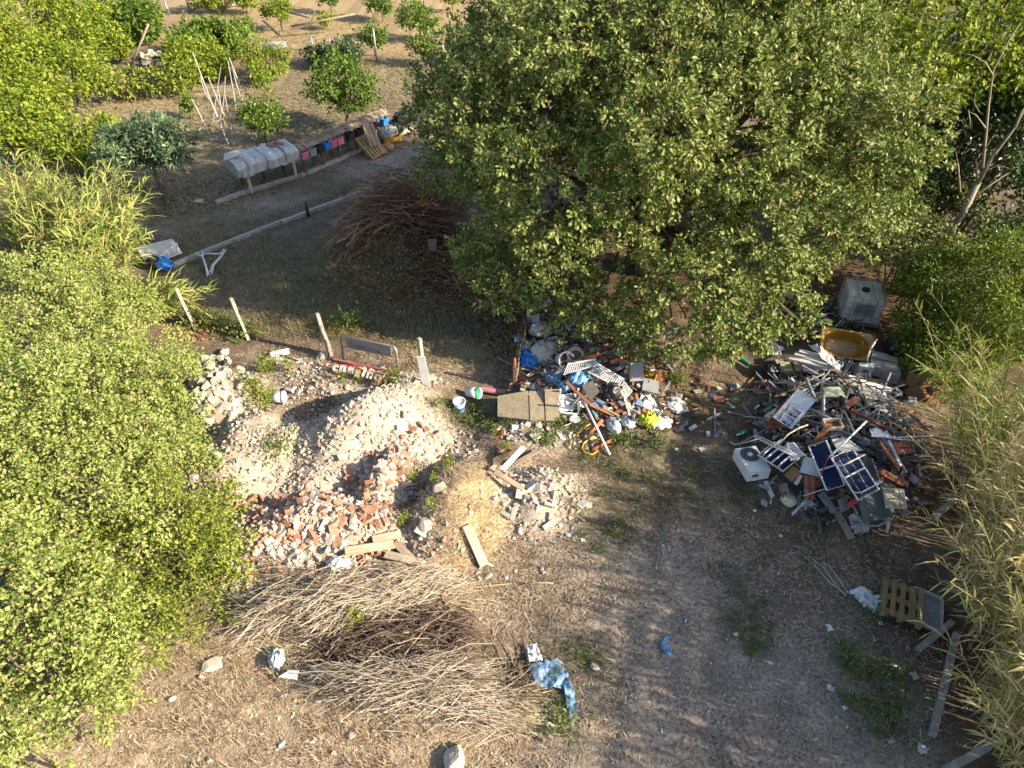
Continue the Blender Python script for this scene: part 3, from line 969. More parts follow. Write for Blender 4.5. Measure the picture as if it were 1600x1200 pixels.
_t = (1 + 5 ** 0.5) / 2
ICO_V = np.array([(-1, _t, 0), (1, _t, 0), (-1, -_t, 0), (1, -_t, 0), (0, -1, _t), (0, 1, _t), (0, -1, -_t), (0, 1, -_t), (_t, 0, -1), (_t, 0, 1), (-_t, 0, -1), (-_t, 0, 1)], float) / 1.902
ICO_F = np.array([(0, 11, 5), (0, 5, 1), (0, 1, 7), (0, 7, 10), (0, 10, 11), (1, 5, 9), (5, 11, 4), (11, 10, 2), (10, 7, 6), (7, 1, 8), (3, 9, 4), (3, 4, 2), (3, 2, 6), (3, 6, 8), (3, 8, 9), (4, 9, 5), (2, 4, 11), (6, 2, 10), (8, 6, 7), (9, 8, 1)])
BOX_V = np.array([(-1, -1, -1), (1, -1, -1), (1, 1, -1), (-1, 1, -1), (-1, -1, 1), (1, -1, 1), (1, 1, 1), (-1, 1, 1)], float) * 0.6
BOX_F = np.array([(0, 3, 2), (0, 2, 1), (4, 5, 6), (4, 6, 7), (0, 1, 5), (0, 5, 4), (1, 2, 6), (1, 6, 5), (2, 3, 7), (2, 7, 6), (3, 0, 4), (3, 4, 7)])


def rand_rot(rng, n):
    q = rng.normal(size=(n, 4))
    q /= np.linalg.norm(q, axis=1, keepdims=True)
    w, x, y, z = q.T
    return np.stack([np.stack([1 - 2 * (y * y + z * z), 2 * (x * y - z * w), 2 * (x * z + y * w)], 1),
                     np.stack([2 * (x * y + z * w), 1 - 2 * (x * x + z * z), 2 * (y * z - x * w)], 1),
                     np.stack([2 * (x * z - y * w), 2 * (y * z + x * w), 1 - 2 * (x * x + y * y)], 1)], 1)


def scatter_stones(rng, P, size, flat=0.7, sink=0.25, boxy=0.0):
    n = len(P)
    nb = int(n * boxy)
    Vs, Fs, n0 = [], [], 0
    for BV, BF, sl in ((BOX_V, BOX_F, slice(0, nb)), (ICO_V, ICO_F, slice(nb, n))):
        k = len(P[sl])
        if k == 0:
            continue
        V = BV[None] * (1 + 0.35 * (rng.random((k, len(BV), 1)) - 0.5))
        sc3 = np.stack([rng.uniform(0.7, 1.5, k), rng.uniform(0.5, 1.0, k), rng.uniform(0.35, 0.9, k)], 1)
        V = V * sc3[:, None] * (size[sl] * 0.5)[:, None, None]
        V = np.einsum('nij,nkj->nki', rand_rot(rng, k), V)
        V[..., 2] *= flat
        V = V + P[sl][:, None]
        V[..., 2] += (size[sl] * (0.5 - sink) * 0.6)[:, None]
        Vs.append(V.reshape(-1, 3))
        Fs.append((BF[None] + (np.arange(k) * len(BV))[:, None, None]).reshape(-1, 3) + n0)
        n0 += k * len(BV)
    return np.concatenate(Vs), np.concatenate(Fs)


def psize(rng, n, lo, hi, e=2.2):
    return lo + (hi - lo) * rng.random(n) ** e


STONE_PALE = pickmat('pale rubble bits', [(0.55, 0.48, 0.38), (0.45, 0.38, 0.3), (0.62, 0.56, 0.47), (0.38, 0.32, 0.26), (0.52, 0.43, 0.33), (0.46, 0.28, 0.19), (0.57, 0.52, 0.45), (0.34, 0.3, 0.26), (0.5, 0.42, 0.33)], 0.9, 0.2)
STONE_BRICK = pickmat('brick rubble bits', [(0.44, 0.2, 0.12), (0.6, 0.54, 0.46), (0.55, 0.47, 0.39), (0.46, 0.4, 0.34), (0.66, 0.6, 0.53), (0.46, 0.22, 0.13), (0.4, 0.36, 0.33), (0.56, 0.38, 0.28), (0.5, 0.44, 0.37)], 0.9, 0.2)
STONE_GREY = pickmat('gravel bits', [(0.3, 0.26, 0.21), (0.4, 0.35, 0.29), (0.23, 0.19, 0.15), (0.46, 0.42, 0.37), (0.28, 0.22, 0.17)], 0.9, 0.2)
STRAW = pickmat('straw bits', [(0.42, 0.33, 0.2), (0.52, 0.42, 0.28), (0.32, 0.24, 0.15), (0.58, 0.5, 0.36), (0.25, 0.17, 0.11), (0.46, 0.33, 0.22)], 0.8, 0.2)
rs = np.random.default_rng(400)
P = region(rs, [(395, 700, 1.7, 1.3, 2500), (570, 665, 2.2, 1.5, 3800), (345, 600, 1.0, 1.0, 500), (560, 590, 2.2, .6, 800), (440, 575, 1.3, .7, 400), (845, 765, 1.0, 1.0, 1100),
                (840, 672, 1.0, .5, 500), (330, 730, .8, 1, 400), (690, 780, 1.3, 1.1, 350), (450, 640, 1, 1, 500), (900, 690, .6, .4, 250), (760, 880, 1.0, .6, 120)])
V, F = scatter_stones(rs, P, psize(rs, len(P), 0.016, 0.15, 4.6), boxy=0.25)
tag(link('rubble', mesh_np('rubble', V, tris=F), STONE_PALE), 'pale crushed mortar and stone rubble on the heaps', 'rubble', kind='stuff')
P = region(rs, [(480, 820, 2.3, 1.1, 2600), (600, 745, 1.0, .8, 600), (400, 880, .9, .7, 500), (650, 690, .6, .5, 120)])
V, F = scatter_stones(rs, P, psize(rs, len(P), 0.03, 0.18, 2.4), boxy=0.5)
tag(link('rubble', mesh_np('brick_rubble', V, tris=F), STONE_BRICK), 'broken red brick and mortar crumbs on the front heap', 'rubble', kind='stuff')
P = region(rs, [(1050, 950, 3, 2.4, 1800), (1200, 1060, 2.4, 1.8, 1200), (900, 880, 1.6, 1.2, 500), (1000, 1150, 2.4, 1.0, 900), (1100, 700, 2.4, 1.8, 450),
                (700, 850, 1.0, .8, 200), (450, 300, 5, 2, 500), (1250, 850, 1.5, 1.2, 250), (860, 640, 2.6, 1.2, 350)])
V, F = scatter_stones(rs, P, psize(rs, len(P), 0.012, 0.06, 3.5))
P = region(rs, [(600, 1160, 2.4, .8, 1100), (400, 1130, 2.6, 1.2, 1300), (270, 1080, 1.6, 1.0, 500)])
V2, F2 = scatter_stones(rs, P, psize(rs, len(P), 0.012, 0.085, 3.6), boxy=0.3)
tag(link('gravel', mesh_np('gravel', V2, tris=F2), STONE_PALE), 'pale stone chips among the straw at the near edge', 'gravel', kind='stuff')
tag(link('gravel', mesh_np('gravel', V, tris=F), STONE_GREY), 'small grey pebbles scattered over the track', 'gravel', kind='stuff')


def blades(rng, P, L, w, lift):
    n = len(P)
    a = rng.uniform(0, 6.2832, n)
    A = np.stack([np.cos(a), np.sin(a), lift * rng.uniform(0.3, 1.6, n)], 1)
    A /= np.linalg.norm(A, axis=1, keepdims=True)
    B = np.stack([-np.sin(a), np.cos(a), np.zeros(n)], 1) * (w * rng.uniform(0.6, 1.4, n))[:, None]
    L = L * rng.uniform(0.4, 1.3, n)
    P = P + np.array([0, 0, 0.012])
    mid = P + A * (L * 0.55)[:, None]
    bend = A + np.stack([rng.normal(size=n) * 0.35, rng.normal(size=n) * 0.35, -0.5 * lift * rng.random(n)], 1)
    tip = mid + bend * (L * 0.45)[:, None]
    V = np.stack([P - B * 0.5, P + B * 0.5, mid + B * 0.4, mid - B * 0.4, tip], 1).reshape(-1, 3)
    i = np.arange(n)[:, None] * 5
    return V, np.concatenate([i + np.array([[0, 1, 2]]), i + np.array([[0, 2, 3]]), i + np.array([[3, 2, 4]])])


P = region(rs, [(420, 1130, 2.6, 1.6, 6000), (600, 1160, 2.2, 1.0, 4000), (250, 1130, 2, 1.6, 3500), (330, 1030, 1.6, 1.0, 3000), (700, 980, 1.6, 1.0, 1500), (850, 900, 1.6, 1.0, 1200),
                (700, 780, 1.4, 1.2, 1400), (760, 860, 1.0, 1.0, 900), (1000, 800, 3, 2, 800), (1150, 950, 3, 2.4, 500), (640, 545, 1.6, .8, 1600), (760, 580, 1.2, .6, 900), (440, 560, 1.4, .7, 900), (300, 520, 1, .6, 900),
                (1080, 610, 2, 1.2, 900), (1280, 860, 2, 1, 900), (870, 1130, 1.4, 1, 1200), (1380, 1000, 1.4, 2, 1400)])
V, F = blades(rs, P, 0.16, 0.011, 0.12)
tag(link('dry_straw', mesh_np('dry_straw', V, tris=F), STRAW), 'dry straw and grass stalks lying on the soil', 'straw', kind='stuff')
P = region(rs, [(550, 460, 3.0, 1.8, 6000), (440, 430, 2.4, 1.6, 3000), (660, 460, 2, 1.4, 2500), (350, 390, 2.6, 1.4, 2500), (720, 530, 1.6, 1.4, 2200), (460, 510, 1.6, .6, 1500), (640, 520, 1.2, .8, 1500),
                (330, 345, 3, 1, 1500), (500, 290, 2, 1, 1200), (540, 520, .5, .35, 700)])
V, F = blades(rs, P, 0.22, 0.014, 0.8)
P2 = region(rs, [(430, 1130, 2.4, 1.2, 60), (620, 1150, 1.8, .8, 40), (280, 1080, 1.4, .9, 30), (700, 800, 1.2, 1.2, 20), (640, 550, 1.4, .5, 30), (470, 580, 1.6, .5, 16)])
P2 = np.repeat(P2, 40, 0) + rs.normal(size=(len(P2) * 40, 3)) * [.06, .06, 0]
P2[:, 2] = H(P2[:, 0], P2[:, 1])
V2, F2 = blades(rs, P2, 0.2, 0.008, 1.1)
tag(link('dry_tufts', mesh_np('dry_tufts', V2, tris=F2), STRAW), 'dry straw-coloured grass tufts on the sunlit soil', 'grass', kind='stuff')
P2 = region(rs, [(940, 810, 1.2, .9, 2600), (1000, 720, 1.6, .7, 2600), (1175, 970, .5, .8, 900), (885, 1060, 1.0, .7, 1400), (1090, 770, 1.4, .7, 1600), (1250, 850, 1.4, .6, 900), (960, 950, .8, .6, 600), (1080, 640, 1.4, .7, 1200), (860, 1110, .8, .5, 800), (1370, 1070, .7, 1.0, 1200), (1130, 890, .9, .5, 500), (750, 650, .9, .5, 1500), (880, 690, .9, .3, 900)])
P2 = P2[fbm(P2[:, 0], P2[:, 1], 2.2, 77, 3) > .5]
V2, F2 = blades(rs, P2, 0.1, 0.012, 0.7)
tag(link('sparse_grass', mesh_np('sparse_grass', V2, tris=F2), leafmat('sparse yard grass', [(.05, .065, .025), (.09, .1, .04), (.14, .14, .06), (.2, .17, .09)], .6, .25, .3)), 'sparse dark grass patches on the dirt yard', 'grass', kind='stuff')
GRASS = leafmat('rough grass', [(0.11, 0.13, 0.05), (0.18, 0.19, 0.08), (0.28, 0.24, 0.13), (0.38, 0.32, 0.2), (0.13, 0.18, 0.055)], 0.6, 0.3, 0.3)
tag(link('grass', mesh_np('grass', V, tris=F), GRASS), 'rough half-dry grass in the fenced yard', 'grass', kind='stuff')
P = region(rs, [(240, 170, 7, 4, 4500), (420, 190, 7, 4, 4000), (620, 120, 5, 3.5, 3000), (560, 60, 9, 6, 2500), (400, 60, 9, 6, 2500), (300, 300, 3, 2, 1200)])
V, F = blades(rs, P, 0.42, 0.03, 0.22)
HAY = leafmat('mown hay', [(0.18, 0.16, 0.08), (0.3, 0.26, 0.14), (0.4, 0.34, 0.19), (0.34, 0.25, 0.12)], 0.7, 0.2, 0.3)
tag(link('mown_grass', mesh_np('mown_grass', V, tris=F), HAY), 'dry mown grass lying in the orchard clearing', 'grass', kind='stuff')
# dead leaves under the brush pile and on the dump
P = region(rs, [(640, 400, 2.4, 1.6, 4500), (720, 460, 1.8, 1.2, 2200), (865, 520, .9, .9, 1600), (900, 545, .8, .6, 900), (1250, 490, 2, 1.4, 900), (800, 520, .8, 1.6, 800), (1000, 600, 2, 1.4, 500), (1350, 700, 2, 2, 900), (300, 520, .8, .5, 500)])
P[:, 2] += rs.random(len(P)) * 0.06
V, F = leaf_quads(P, unit(rs, len(P)) * [1, 1, 0.35], unit(rs, len(P)) * 0.5 + [0, 0, 1], rs.uniform(0.07, 0.15, len(P)), rs.uniform(0.05, 0.1, len(P)), 0.25)
tag(link('dead_leaves', mesh_np('dead_leaves', V, tris=F), LEAF_BROWN), 'brown dead leaves under the brush and on the dump', 'leaves', kind='stuff')

# ------------------------------------------------------------------ bricks, blocks and stones big enough to pick up
BRICK = mat('terracotta brick', (0.39, 0.2, 0.13), 0.9, var=0.35, scale=9, dirt=(0.52, 0.45, 0.37), dirt_amt=0.85)
CONC = mat('grey concrete', (0.42, 0.4, 0.37), 0.9, var=0.25, scale=7, dirt=(0.3, 0.25, 0.19), dirt_amt=0.4)
PLASTER = mat('pale plaster', (0.54, 0.47, 0.38), 0.9, var=0.2, scale=6, dirt=(0.4, 0.3, 0.22), dirt_amt=0.4)
ROCK = mat('pale limestone', (0.44, 0.4, 0.33), 0.9, var=0.3, scale=4, dirt=(0.3, 0.24, 0.16), dirt_amt=0.4)


def hollow_brick(rng, lx=0.25, ly=0.12, lz=0.08, holes=(3, 2)):
    """perforated brick with a broken end"""
    mb = MB()
    w = 0.012
    nx_, nz_ = holes
    for i in range(nx_ + 1):
        mb.box((lx * rng.uniform(0.85, 1), w, lz), (0, -ly / 2 + w / 2 + i * (ly - w) / nx_, 0))
    for k in range(nz_ + 1):
        mb.box((lx * rng.uniform(0.85, 1), ly - 0.004, w), (rng.normal() * 0.005, 0, -lz / 2 + w / 2 + k * (lz - w) / nz_))
    mb.box((lx * 0.3, ly - 0.02, lz - 0.02), (0.0, 0, 0))
    return mb.mesh('brick_fragment')


def chunk(rng, lx, ly, lz, jit=0.18):
    mb = MB()
    mb.box((lx, ly, lz))
    mb.v = [tuple(c * (1 + (rng.random() - 0.5) * 2 * jit) for c in v) for v in mb.v]
    return mb.mesh('chunk')


def rock_mesh(rng, cuts=13):
    """boulder: a fine ball planed off by random cuts, then roughened"""
    V, F = ICO_V.copy(), ICO_F.copy()
    for _ in range(3):
        cache, V2, F2 = {}, [tuple(v) for v in V], []

        def midp(a, b):
            k = (min(a, b), max(a, b))
            if k not in cache:
                m_ = (np.array(V2[a]) + np.array(V2[b])) / 2
                cache[k] = len(V2)
                V2.append(tuple(m_ / np.linalg.norm(m_)))
            return cache[k]
        for a, b, c in F:
            x, y, z = midp(a, b), midp(b, c), midp(c, a)
            F2 += [(a, x, z), (b, y, x), (c, z, y), (x, y, z)]
        V, F = np.array(V2), np.array(F2)
    for d, h in zip(unit(rng, cuts), rng.uniform(.4, .8, cuts)):
        e = V @ d - h
        V = V - np.clip(e, 0, None)[:, None] * d * .9
    V = V * (1 + .05 * (rng.random((len(V), 1)) - .5))
    return mesh_np('rock', V, tris=F)


BR_M = [hollow_brick(rs, 0.25, 0.12, 0.09), hollow_brick(rs, 0.17, 0.13, 0.09), hollow_brick(rs, 0.3, 0.16, 0.07, (4, 1))] + [chunk(rs, rs.uniform(.1, .26), rs.uniform(.07, .14), rs.uniform(.03, .07)) for _ in range(5)]
CK_M = [chunk(rs, rs.uniform(.14, .32), rs.uniform(.1, .22), rs.uniform(.06, .14), 0.12) for _ in range(8)]
RK_M = [rock_mesh(rs) for _ in range(6)]
for me_ in BR_M:
    me_.materials.append(BRICK)
for k, me_ in enumerate(CK_M):
    me_.materials.append(CONC if k % 2 else PLASTER)
for me_ in RK_M:
    me_.materials.append(ROCK)


def strew(name, label, cat, group, meshes, lst, size=(0.8, 1.2), tilt=0.5, up=0.05):
    P_ = region(rs, lst)
    for p in P_:
        o = bpy.data.objects.new(name, meshes[rs.integers(len(meshes))])
        s_ = rs.uniform(*size)
        o.scale = (s_, s_ * rs.uniform(0.85, 1.15), s_ * rs.uniform(0.8, 1.1))
        o.rotation_euler = (rs.normal() * tilt, rs.normal() * tilt, rs.uniform(0, 6.28))
        o.location = (p[0], p[1], p[2] + up * s_)
        col.objects.link(o)
        kind_ = {'chunk': 'flat ', 'brick_fragment': 'hollow '}.get(o.data.name.split('.')[0], '') if cat == 'brick' else ''
        if kind_:
            tag(o, label.replace('broken orange', 'broken orange ' + kind_.strip()), cat, group)
        else:
            tag(o, label if cat != 'concrete lump' or o.data.materials[0] is PLASTER else label.replace('pale lump', 'grey lump').replace('lump of broken', 'grey lump of broken'), cat, group)


strew('brick_fragment', 'broken orange brick lying on the front rubble heap', 'brick', 'broken bricks on the front heap', BR_M, [(480, 825, 2.1, .9, 80), (600, 745, 1.0, .8, 46), (430, 790, 1.2, .5, 16), (650, 680, .5, .4, 6), (520, 790, 1.0, .5, 24)], (0.6, 1.08), 0.6, 0.06)
strew('concrete_chunk', 'pale lump of concrete or mortar lying among broken bricks', 'concrete lump', 'concrete lumps on the front heap', CK_M, [(480, 830, 2.1, 1.0, 70), (610, 740, 1.0, .8, 24), (410, 870, .8, .6, 16)], (0.5, 0.9), 0.5, 0.06)
strew('concrete_chunk', 'lump of broken mortar lying on a pale gravel mound', 'concrete lump', 'mortar lumps on the pale mounds', CK_M, [(570, 660, 2.0, 1.2, 18), (400, 690, 1.4, 1.0, 12), (560, 590, 2, .5, 16), (845, 765, .9, .8, 26), (840, 670, .9, .4, 16)], (0.5, 1.0), 0.5, 0.05)
strew('rock', 'pale limestone block piled at the edge of the bright bush', 'rock', 'limestone blocks by the bush', RK_M, [(345, 605, .85, .8, 95), (330, 570, .5, .4, 24)], (0.06, 0.17), 0.6, 0.4)
strew('rock', 'loose stone lying in the dry straw at the near edge', 'rock', 'stones in the near straw', RK_M, [(450, 1140, 2.6, 1.0, 34), (270, 1090, 1.2, .8, 14)], (0.025, 0.09), 0.6, 0.1)
strew('rock', 'small pale stone lying on the dusty track', 'rock', 'stones on the track', RK_M, [(1100, 930, 3, 2.4, 34), (1200, 1100, 2, 1, 14)], (0.018, 0.045), 0.6, 0.1)


def one_rock(label, px, py, r, sz=(1, 1, 0.8), m=None):
    p = T(px, py)
    me_ = RK_M[rs.integers(len(RK_M))].copy()
    if m:
        me_.materials[0] = m
    o = link('rock', me_, None)
    o.location = p + Vector((0, 0, r * 0.35))
    o.scale = (r * sz[0], r * sz[1], r * sz[2])
    o.rotation_euler = (0.2, 0.1, rs.uniform(0, 6))
    return tag(o, label, 'rock')


one_rock('big whitish boulder half cut by the bottom edge', 712, 1188, 0.27, m=PLASTER)
one_rock('square yellowish stone block beside the stacked boards', 666, 820, 0.2)
one_rock('tan rock standing in the clay mound', 688, 765, 0.2, (0.8, 0.8, 1.2))
one_rock('flat pale stone near the blue sheet on the track', 930, 1044, 0.1)
one_rock('brown-orange stone at the top of the gravel mounds', 505, 560, 0.22)
one_rock('yellow boulder half sunk below the olive bush', 335, 1042, 0.2, (1.2, 0.9, 0.35))
one_rock('rounded tan stone under the loquat tree', 312, 317, 0.2, (1.4, 0.8, 0.6))
one_rock('brown tile-like stone on the weedy mound', 786, 707, 0.14, (1.2, 1, 0.7), BRICK)

# ------------------------------------------------------------------ weeds
WEED_M = []
for k in range(4):
    r_ = np.random.default_rng(500 + k)
    w_, hgt = (0.28, 0.3) if k < 2 else (0.16, 0.55)
    n = 150 if k < 2 else 110
    P = np.stack([r_.normal(size=n) * w_ * 0.5, r_.normal(size=n) * w_ * 0.5, r_.random(n) * hgt], 1)
    V, F = leaf_quads(P, unit(r_, n) + [0, 0, 0.5], unit(r_, n) * 0.6 + [0, 0, 1], r_.uniform(0.05, 0.13, n), r_.uniform(0.02, 0.05, n), 0.2)
    me_ = mesh_np('weed', V, tris=F)
    me_.materials.append(LEAF_WEED if k < 2 else LEAF_FINE)
    WEED_M.append(me_)
for lab, grp, ms, lst, sz in [
        ('low leafy green weed growing on the shaded track', 'weeds on the track', WEED_M[:2], [(1170, 970, .4, .6, 6), (1000, 720, 1.4, .6, 5), (940, 820, .9, .7, 4), (1080, 650, .8, .5, 3), (890, 1060, .9, .5, 4), (1100, 780, 1.2, .6, 3)], (0.25, 0.6)),
        ('broad weed growing beside the leaning concrete posts', 'weeds by the concrete posts', WEED_M[:2], [(1370, 1060, .7, 1.0, 9), (1390, 980, .4, .5, 2), (1400, 1130, .4, .5, 2)], (0.5, 1.1)),
        ('green weed growing round the white buckets', 'weeds round the buckets', WEED_M[:2], [(745, 645, .6, .4, 7), (775, 662, .5, .3, 5), (695, 625, .5, .3, 4)], (0.4, 0.8)),
        ('tall thin weed standing on the clay mound', 'thin weeds on the clay mound', WEED_M[2:], [(690, 740, .9, .6, 7), (650, 800, .4, .5, 3), (790, 690, .4, .3, 3)], (0.4, 0.8)),
        ('leafy weed growing along the wire fence', 'weeds along the fence', WEED_M[:2], [(340, 505, .6, .25, 9), (380, 520, .4, .2, 5), (540, 512, .35, .2, 4)], (0.8, 1.5)),
        ('green weed growing at the foot of the dump', 'weeds at the dump', WEED_M[:2], [(890, 668, .4, .25, 6), (1055, 590, .3, .3, 4), (990, 690, .6, .25, 5), (865, 690, .4, .2, 4)], (0.6, 1.1)),
        ('yellowish dry weed tuft between the gravel mounds', 'weeds between the mounds', WEED_M[2:], [(400, 620, .6, .5, 9), (560, 605, 1.2, .3, 6), (450, 575, .8, .3, 7)], (0.6, 1.1))]:
    strew('weed_shrub', lab, 'weed', grp, ms, lst, sz, 0.12, -0.02)
for (lab, px, py, s_, k) in [('round dark green bush on the pale mound', 440, 705, 1.5, 0), ('small dark bush at the foot of the pale mound', 365, 770, 1.1, 1), ('lone feathery green seedling in the cane pile', 560, 978, 1.0, 2),
                             ('bright green tuft above the cane pile', 608, 902, 0.8, 1), ('vivid green grass clump behind the third post', 540, 512, 1.6, 0), ('green weed at the end of the pale pole', 878, 1135, 1.2, 0)]:
    p = T(px, py)
    o = link('bush', WEED_M[k], None)
    o.location, o.scale, o.rotation_euler = p, (s_, s_, s_), (0, 0, px)
    tag(o, lab, 'bush')
# ------------------------------------------------------------------ builders for thrown-away things
def frame2(p0, p1, roll=0.0, world=False):
    P, Q = (Vector(p0), Vector(p1)) if world else (T(*p0), T(*p1))
    X = (Q - P).normalized()
    Y = Vector((0, 0, 1)).cross(X).normalized()
    Z = X.cross(Y)
    M_ = Matrix((X, Y, Z)).transposed() @ Matrix.Rotation(R(roll), 3, 'X')
    M4 = M_.to_4x4()
    M4.translation = (P + Q) / 2
    return M4, (Q - P).length


def warped_box(mb, rng, L, w, th, seg=4, warp=0.01):
    """a plank with a slight bow and uneven edges"""
    vs, fs = [], []
    for i in range(seg + 1):
        x = -L / 2 + L * i / seg
        dz, dy, dw = rng.normal() * warp, rng.normal() * warp * 0.5, 1 + rng.normal() * 0.02
        vs += [(x, -w / 2 * dw + dy, -th / 2 + dz), (x, w / 2 * dw + dy, -th / 2 + dz), (x, w / 2 * dw + dy, th / 2 + dz), (x, -w / 2 * dw + dy, th / 2 + dz)]
    for i in range(seg):
        a, b = i * 4, i * 4 + 4
        for j in range(4):
            k = (j + 1) % 4
            fs.append((a + j, b + j, b + k, a + k))
    fs += [(0, 1, 2, 3), tuple(seg * 4 + j for j in (3, 2, 1, 0))]
    return mb.add(vs, fs)


def board(name, label, cat, p0, p1, w, th, m, roll=0, group=None, warp=0.006, world=False):
    M4, L = frame2(p0, p1, roll, world)
    o = warped_box(MB(), rs, L, w, th, 4, warp).build(name, m)
    o.matrix_world = M4
    return tag(o, label, cat, group)


def pole(name, label, cat, pts, r, m, group=None, n=7, world=False):
    P = [Vector(p) for p in pts] if world else [T(*p) for p in pts]
    c = sum(P, Vector()) / len(P)
    o = MB().tube([p - c for p in P], r, n).build(name, m, smooth=True)
    o.location = c
    return tag(o, label, cat, group)


def panel(name, label, cat, c4, th, m, group=None):
    P = [T(*c) for c in c4]
    c = sum(P, Vector()) / 4
    o = MB().plate([p - c for p in P], th).build(name, m)
    o.location = c
    return tag(o, label, cat, group)


def blob_mesh(name, rng, size, fold=0.22, n=34, k=16, knot=None, flat=True):
    """crumpled bag: a sphere pushed by many soft creases, flattened underneath"""
    V = []
    dirs = unit(rng, k)
    amp = rng.uniform(-1, 1, k)
    m_ = n // 2 + 1
    for i in range(m_):
        th = math.pi * i / (m_ - 1)
        for j in range(n):
            ph = 2 * math.pi * j / n
            V.append((math.sin(th) * math.cos(ph), math.sin(th) * math.sin(ph), math.cos(th)))
    V = np.array(V)
    d = V @ dirs.T
    rad = 1 + (np.abs(np.sin(d * (4 + 5 * np.abs(amp)) + amp * 6)) - 0.5) @ np.abs(amp) * fold / math.sqrt(k) * 2.4
    rad += 0.05 * rng.normal(size=len(V))
    V = V * rad[:, None]
    if flat:
        V[:, 2] = np.where(V[:, 2] < -0.45, -0.45 + (V[:, 2] + 0.45) * 0.2, V[:, 2])
    V = V * np.array(size)
    fs = []
    for i in range(m_ - 1):
        for j in range(n):
            fs.append((i * n + j, (i + 1) * n + j, (i + 1) * n + (j + 1) % n, i * n + (j + 1) % n))
    return mesh_np(name, V, quads=np.array(fs), smooth=True)


def bag(name, label, cat, px, py, dz, size, m, rot=0, fold=0.25, knot=True):
    p = T(px, py, dz)
    size = tuple(v * .85 for v in size)
    t = empty(name, label, cat, p, (0.15 * rs.normal(), 0.15 * rs.normal(), rot)) if knot else None
    o = link('sack_body' if knot else name, blob_mesh('bag', rs, size, fold), m, t)
    if knot:
        mb = MB()
        mb.lathe([(0.05 * size[0] + .01, 0), (0.03, 0.05), (0.09 * size[0] + .02, 0.11), (0.01, 0.12)], 8)
        k = mb.build('tied_neck', m, t)
        k.location = (size[0] * 0.5, 0, size[2] * 0.75)
        k.rotation_euler = (0.3, 0.9, 0.2)
        return t
    o.location = p
    o.rotation_euler = (0.2 * rs.normal(), 0.2 * rs.normal(), rot)
    return tag(o, label, cat)


def sheet(name, label, cat, c4, m, amp=0.06, n=14, rag=0.12, th=0.004):
    n = n * 2
    """thin crumpled sheet lying over the ground, ragged at the rim"""
    P = [np.array(T(*c)) for c in c4]
    c = sum(P) / 4
    V = []
    sd = rs.integers(1000)
    for i in range(n):
        for j in range(n):
            u, v = i / (n - 1), j / (n - 1)
            if i in (0, n - 1) or j in (0, n - 1):
                u, v = u + rs.normal() * rag * 0.3, v + rs.normal() * rag * 0.3
            p = (P[0] * (1 - u) + P[1] * u) * (1 - v) + (P[3] * (1 - u) + P[2] * u) * v
            V.append(p)
    V = np.array(V)
    base = np.maximum(V[:, 2], H(V[:, 0], V[:, 1]) + 0.02)
    V[:, 2] = base + amp * np.abs(fbm(V[:, 0], V[:, 1], 3.5, sd, 3) - 0.5) * 4 + np.abs(fbm(V[:, 0], V[:, 1], 9, sd + 7, 2) - 0.5) * amp * 1.6
    q = [(i * n + j, (i + 1) * n + j, (i + 1) * n + j + 1, i * n + j + 1) for i in range(n - 1) for j in range(n - 1)]
    o = link(name, mesh_np(name, V - c, quads=np.array(q), smooth=True), m)
    o.location = c
    s_ = o.modifiers.new('thickness', 'SOLIDIFY')
    s_.thickness = th
    return tag(o, label, cat)


WHITE = mat('weathered white paint', (0.62, 0.62, 0.6), 0.6, var=0.15, scale=3, dirt=(0.3, 0.26, 0.2), dirt_amt=0.45)
WHITEP = mat('white plastic', (0.68, 0.69, 0.68), 0.4, var=0.12, scale=3, dirt=(0.35, 0.3, 0.24), dirt_amt=0.35)
FOAM = mat('white foam board', (0.66, 0.67, 0.66), 0.8, var=0.2, scale=14, dirt=(0.25, 0.22, 0.18), dirt_amt=0.5)
WOOD = mat('weathered grey plank', (0.34, 0.27, 0.19), 0.85, var=0.45, scale=6, dirt=(0.16, 0.12, 0.08), dirt_amt=0.4, stretch=(0.3, 4, 4))
WOODP = mat('pale plank', (0.5, 0.42, 0.3), 0.8, var=0.35, scale=6, dirt=(0.2, 0.15, 0.1), dirt_amt=0.4, stretch=(0.3, 4, 4))
WOODD = mat('dark old wood', (0.16, 0.11, 0.07), 0.9, var=0.5, scale=5, dirt_amt=0.3, stretch=(0.3, 4, 4))
PALLET = mat('pallet wood', (0.46, 0.3, 0.13), 0.85, var=0.35, scale=6, dirt_amt=0.4, stretch=(0.3, 3, 3))
BROWN = mat('brown varnished wood', (0.26, 0.1, 0.045), 0.55, var=0.35, scale=5, dirt_amt=0.3, stretch=(0.3, 4, 4))
STEEL = mat('dull galvanised metal', (0.42, 0.44, 0.46), 0.45, 0.6, var=0.25, scale=4, dirt=(0.25, 0.2, 0.15), dirt_amt=0.4)
INOX = mat('stainless steel', (0.62, 0.64, 0.66), 0.3, 0.75, var=0.12, scale=2, dirt_amt=0.2)
RUST = mat('rusty iron', (0.24, 0.09, 0.04), 0.9, 0.1, var=0.5, scale=7, dirt=(0.1, 0.05, 0.03), dirt_amt=0.5)
GREYP = mat('grey plastic', (0.27, 0.28, 0.29), 0.5, var=0.2, scale=4, dirt_amt=0.35)
BLACK = mat('black plastic', (0.022, 0.024, 0.028), 0.4, var=0.3, scale=5, dirt=(0.12, 0.1, 0.08), dirt_amt=0.3)
BLUE = mat('blue plastic', (0.02, 0.2, 0.6), 0.35, var=0.3, scale=4, dirt=(0.2, 0.18, 0.15), dirt_amt=0.3)
SKYB = mat('light blue plastic', (0.13, 0.3, 0.5), 0.4, var=0.4, scale=4, dirt=(0.3, 0.26, 0.2), dirt_amt=0.6)
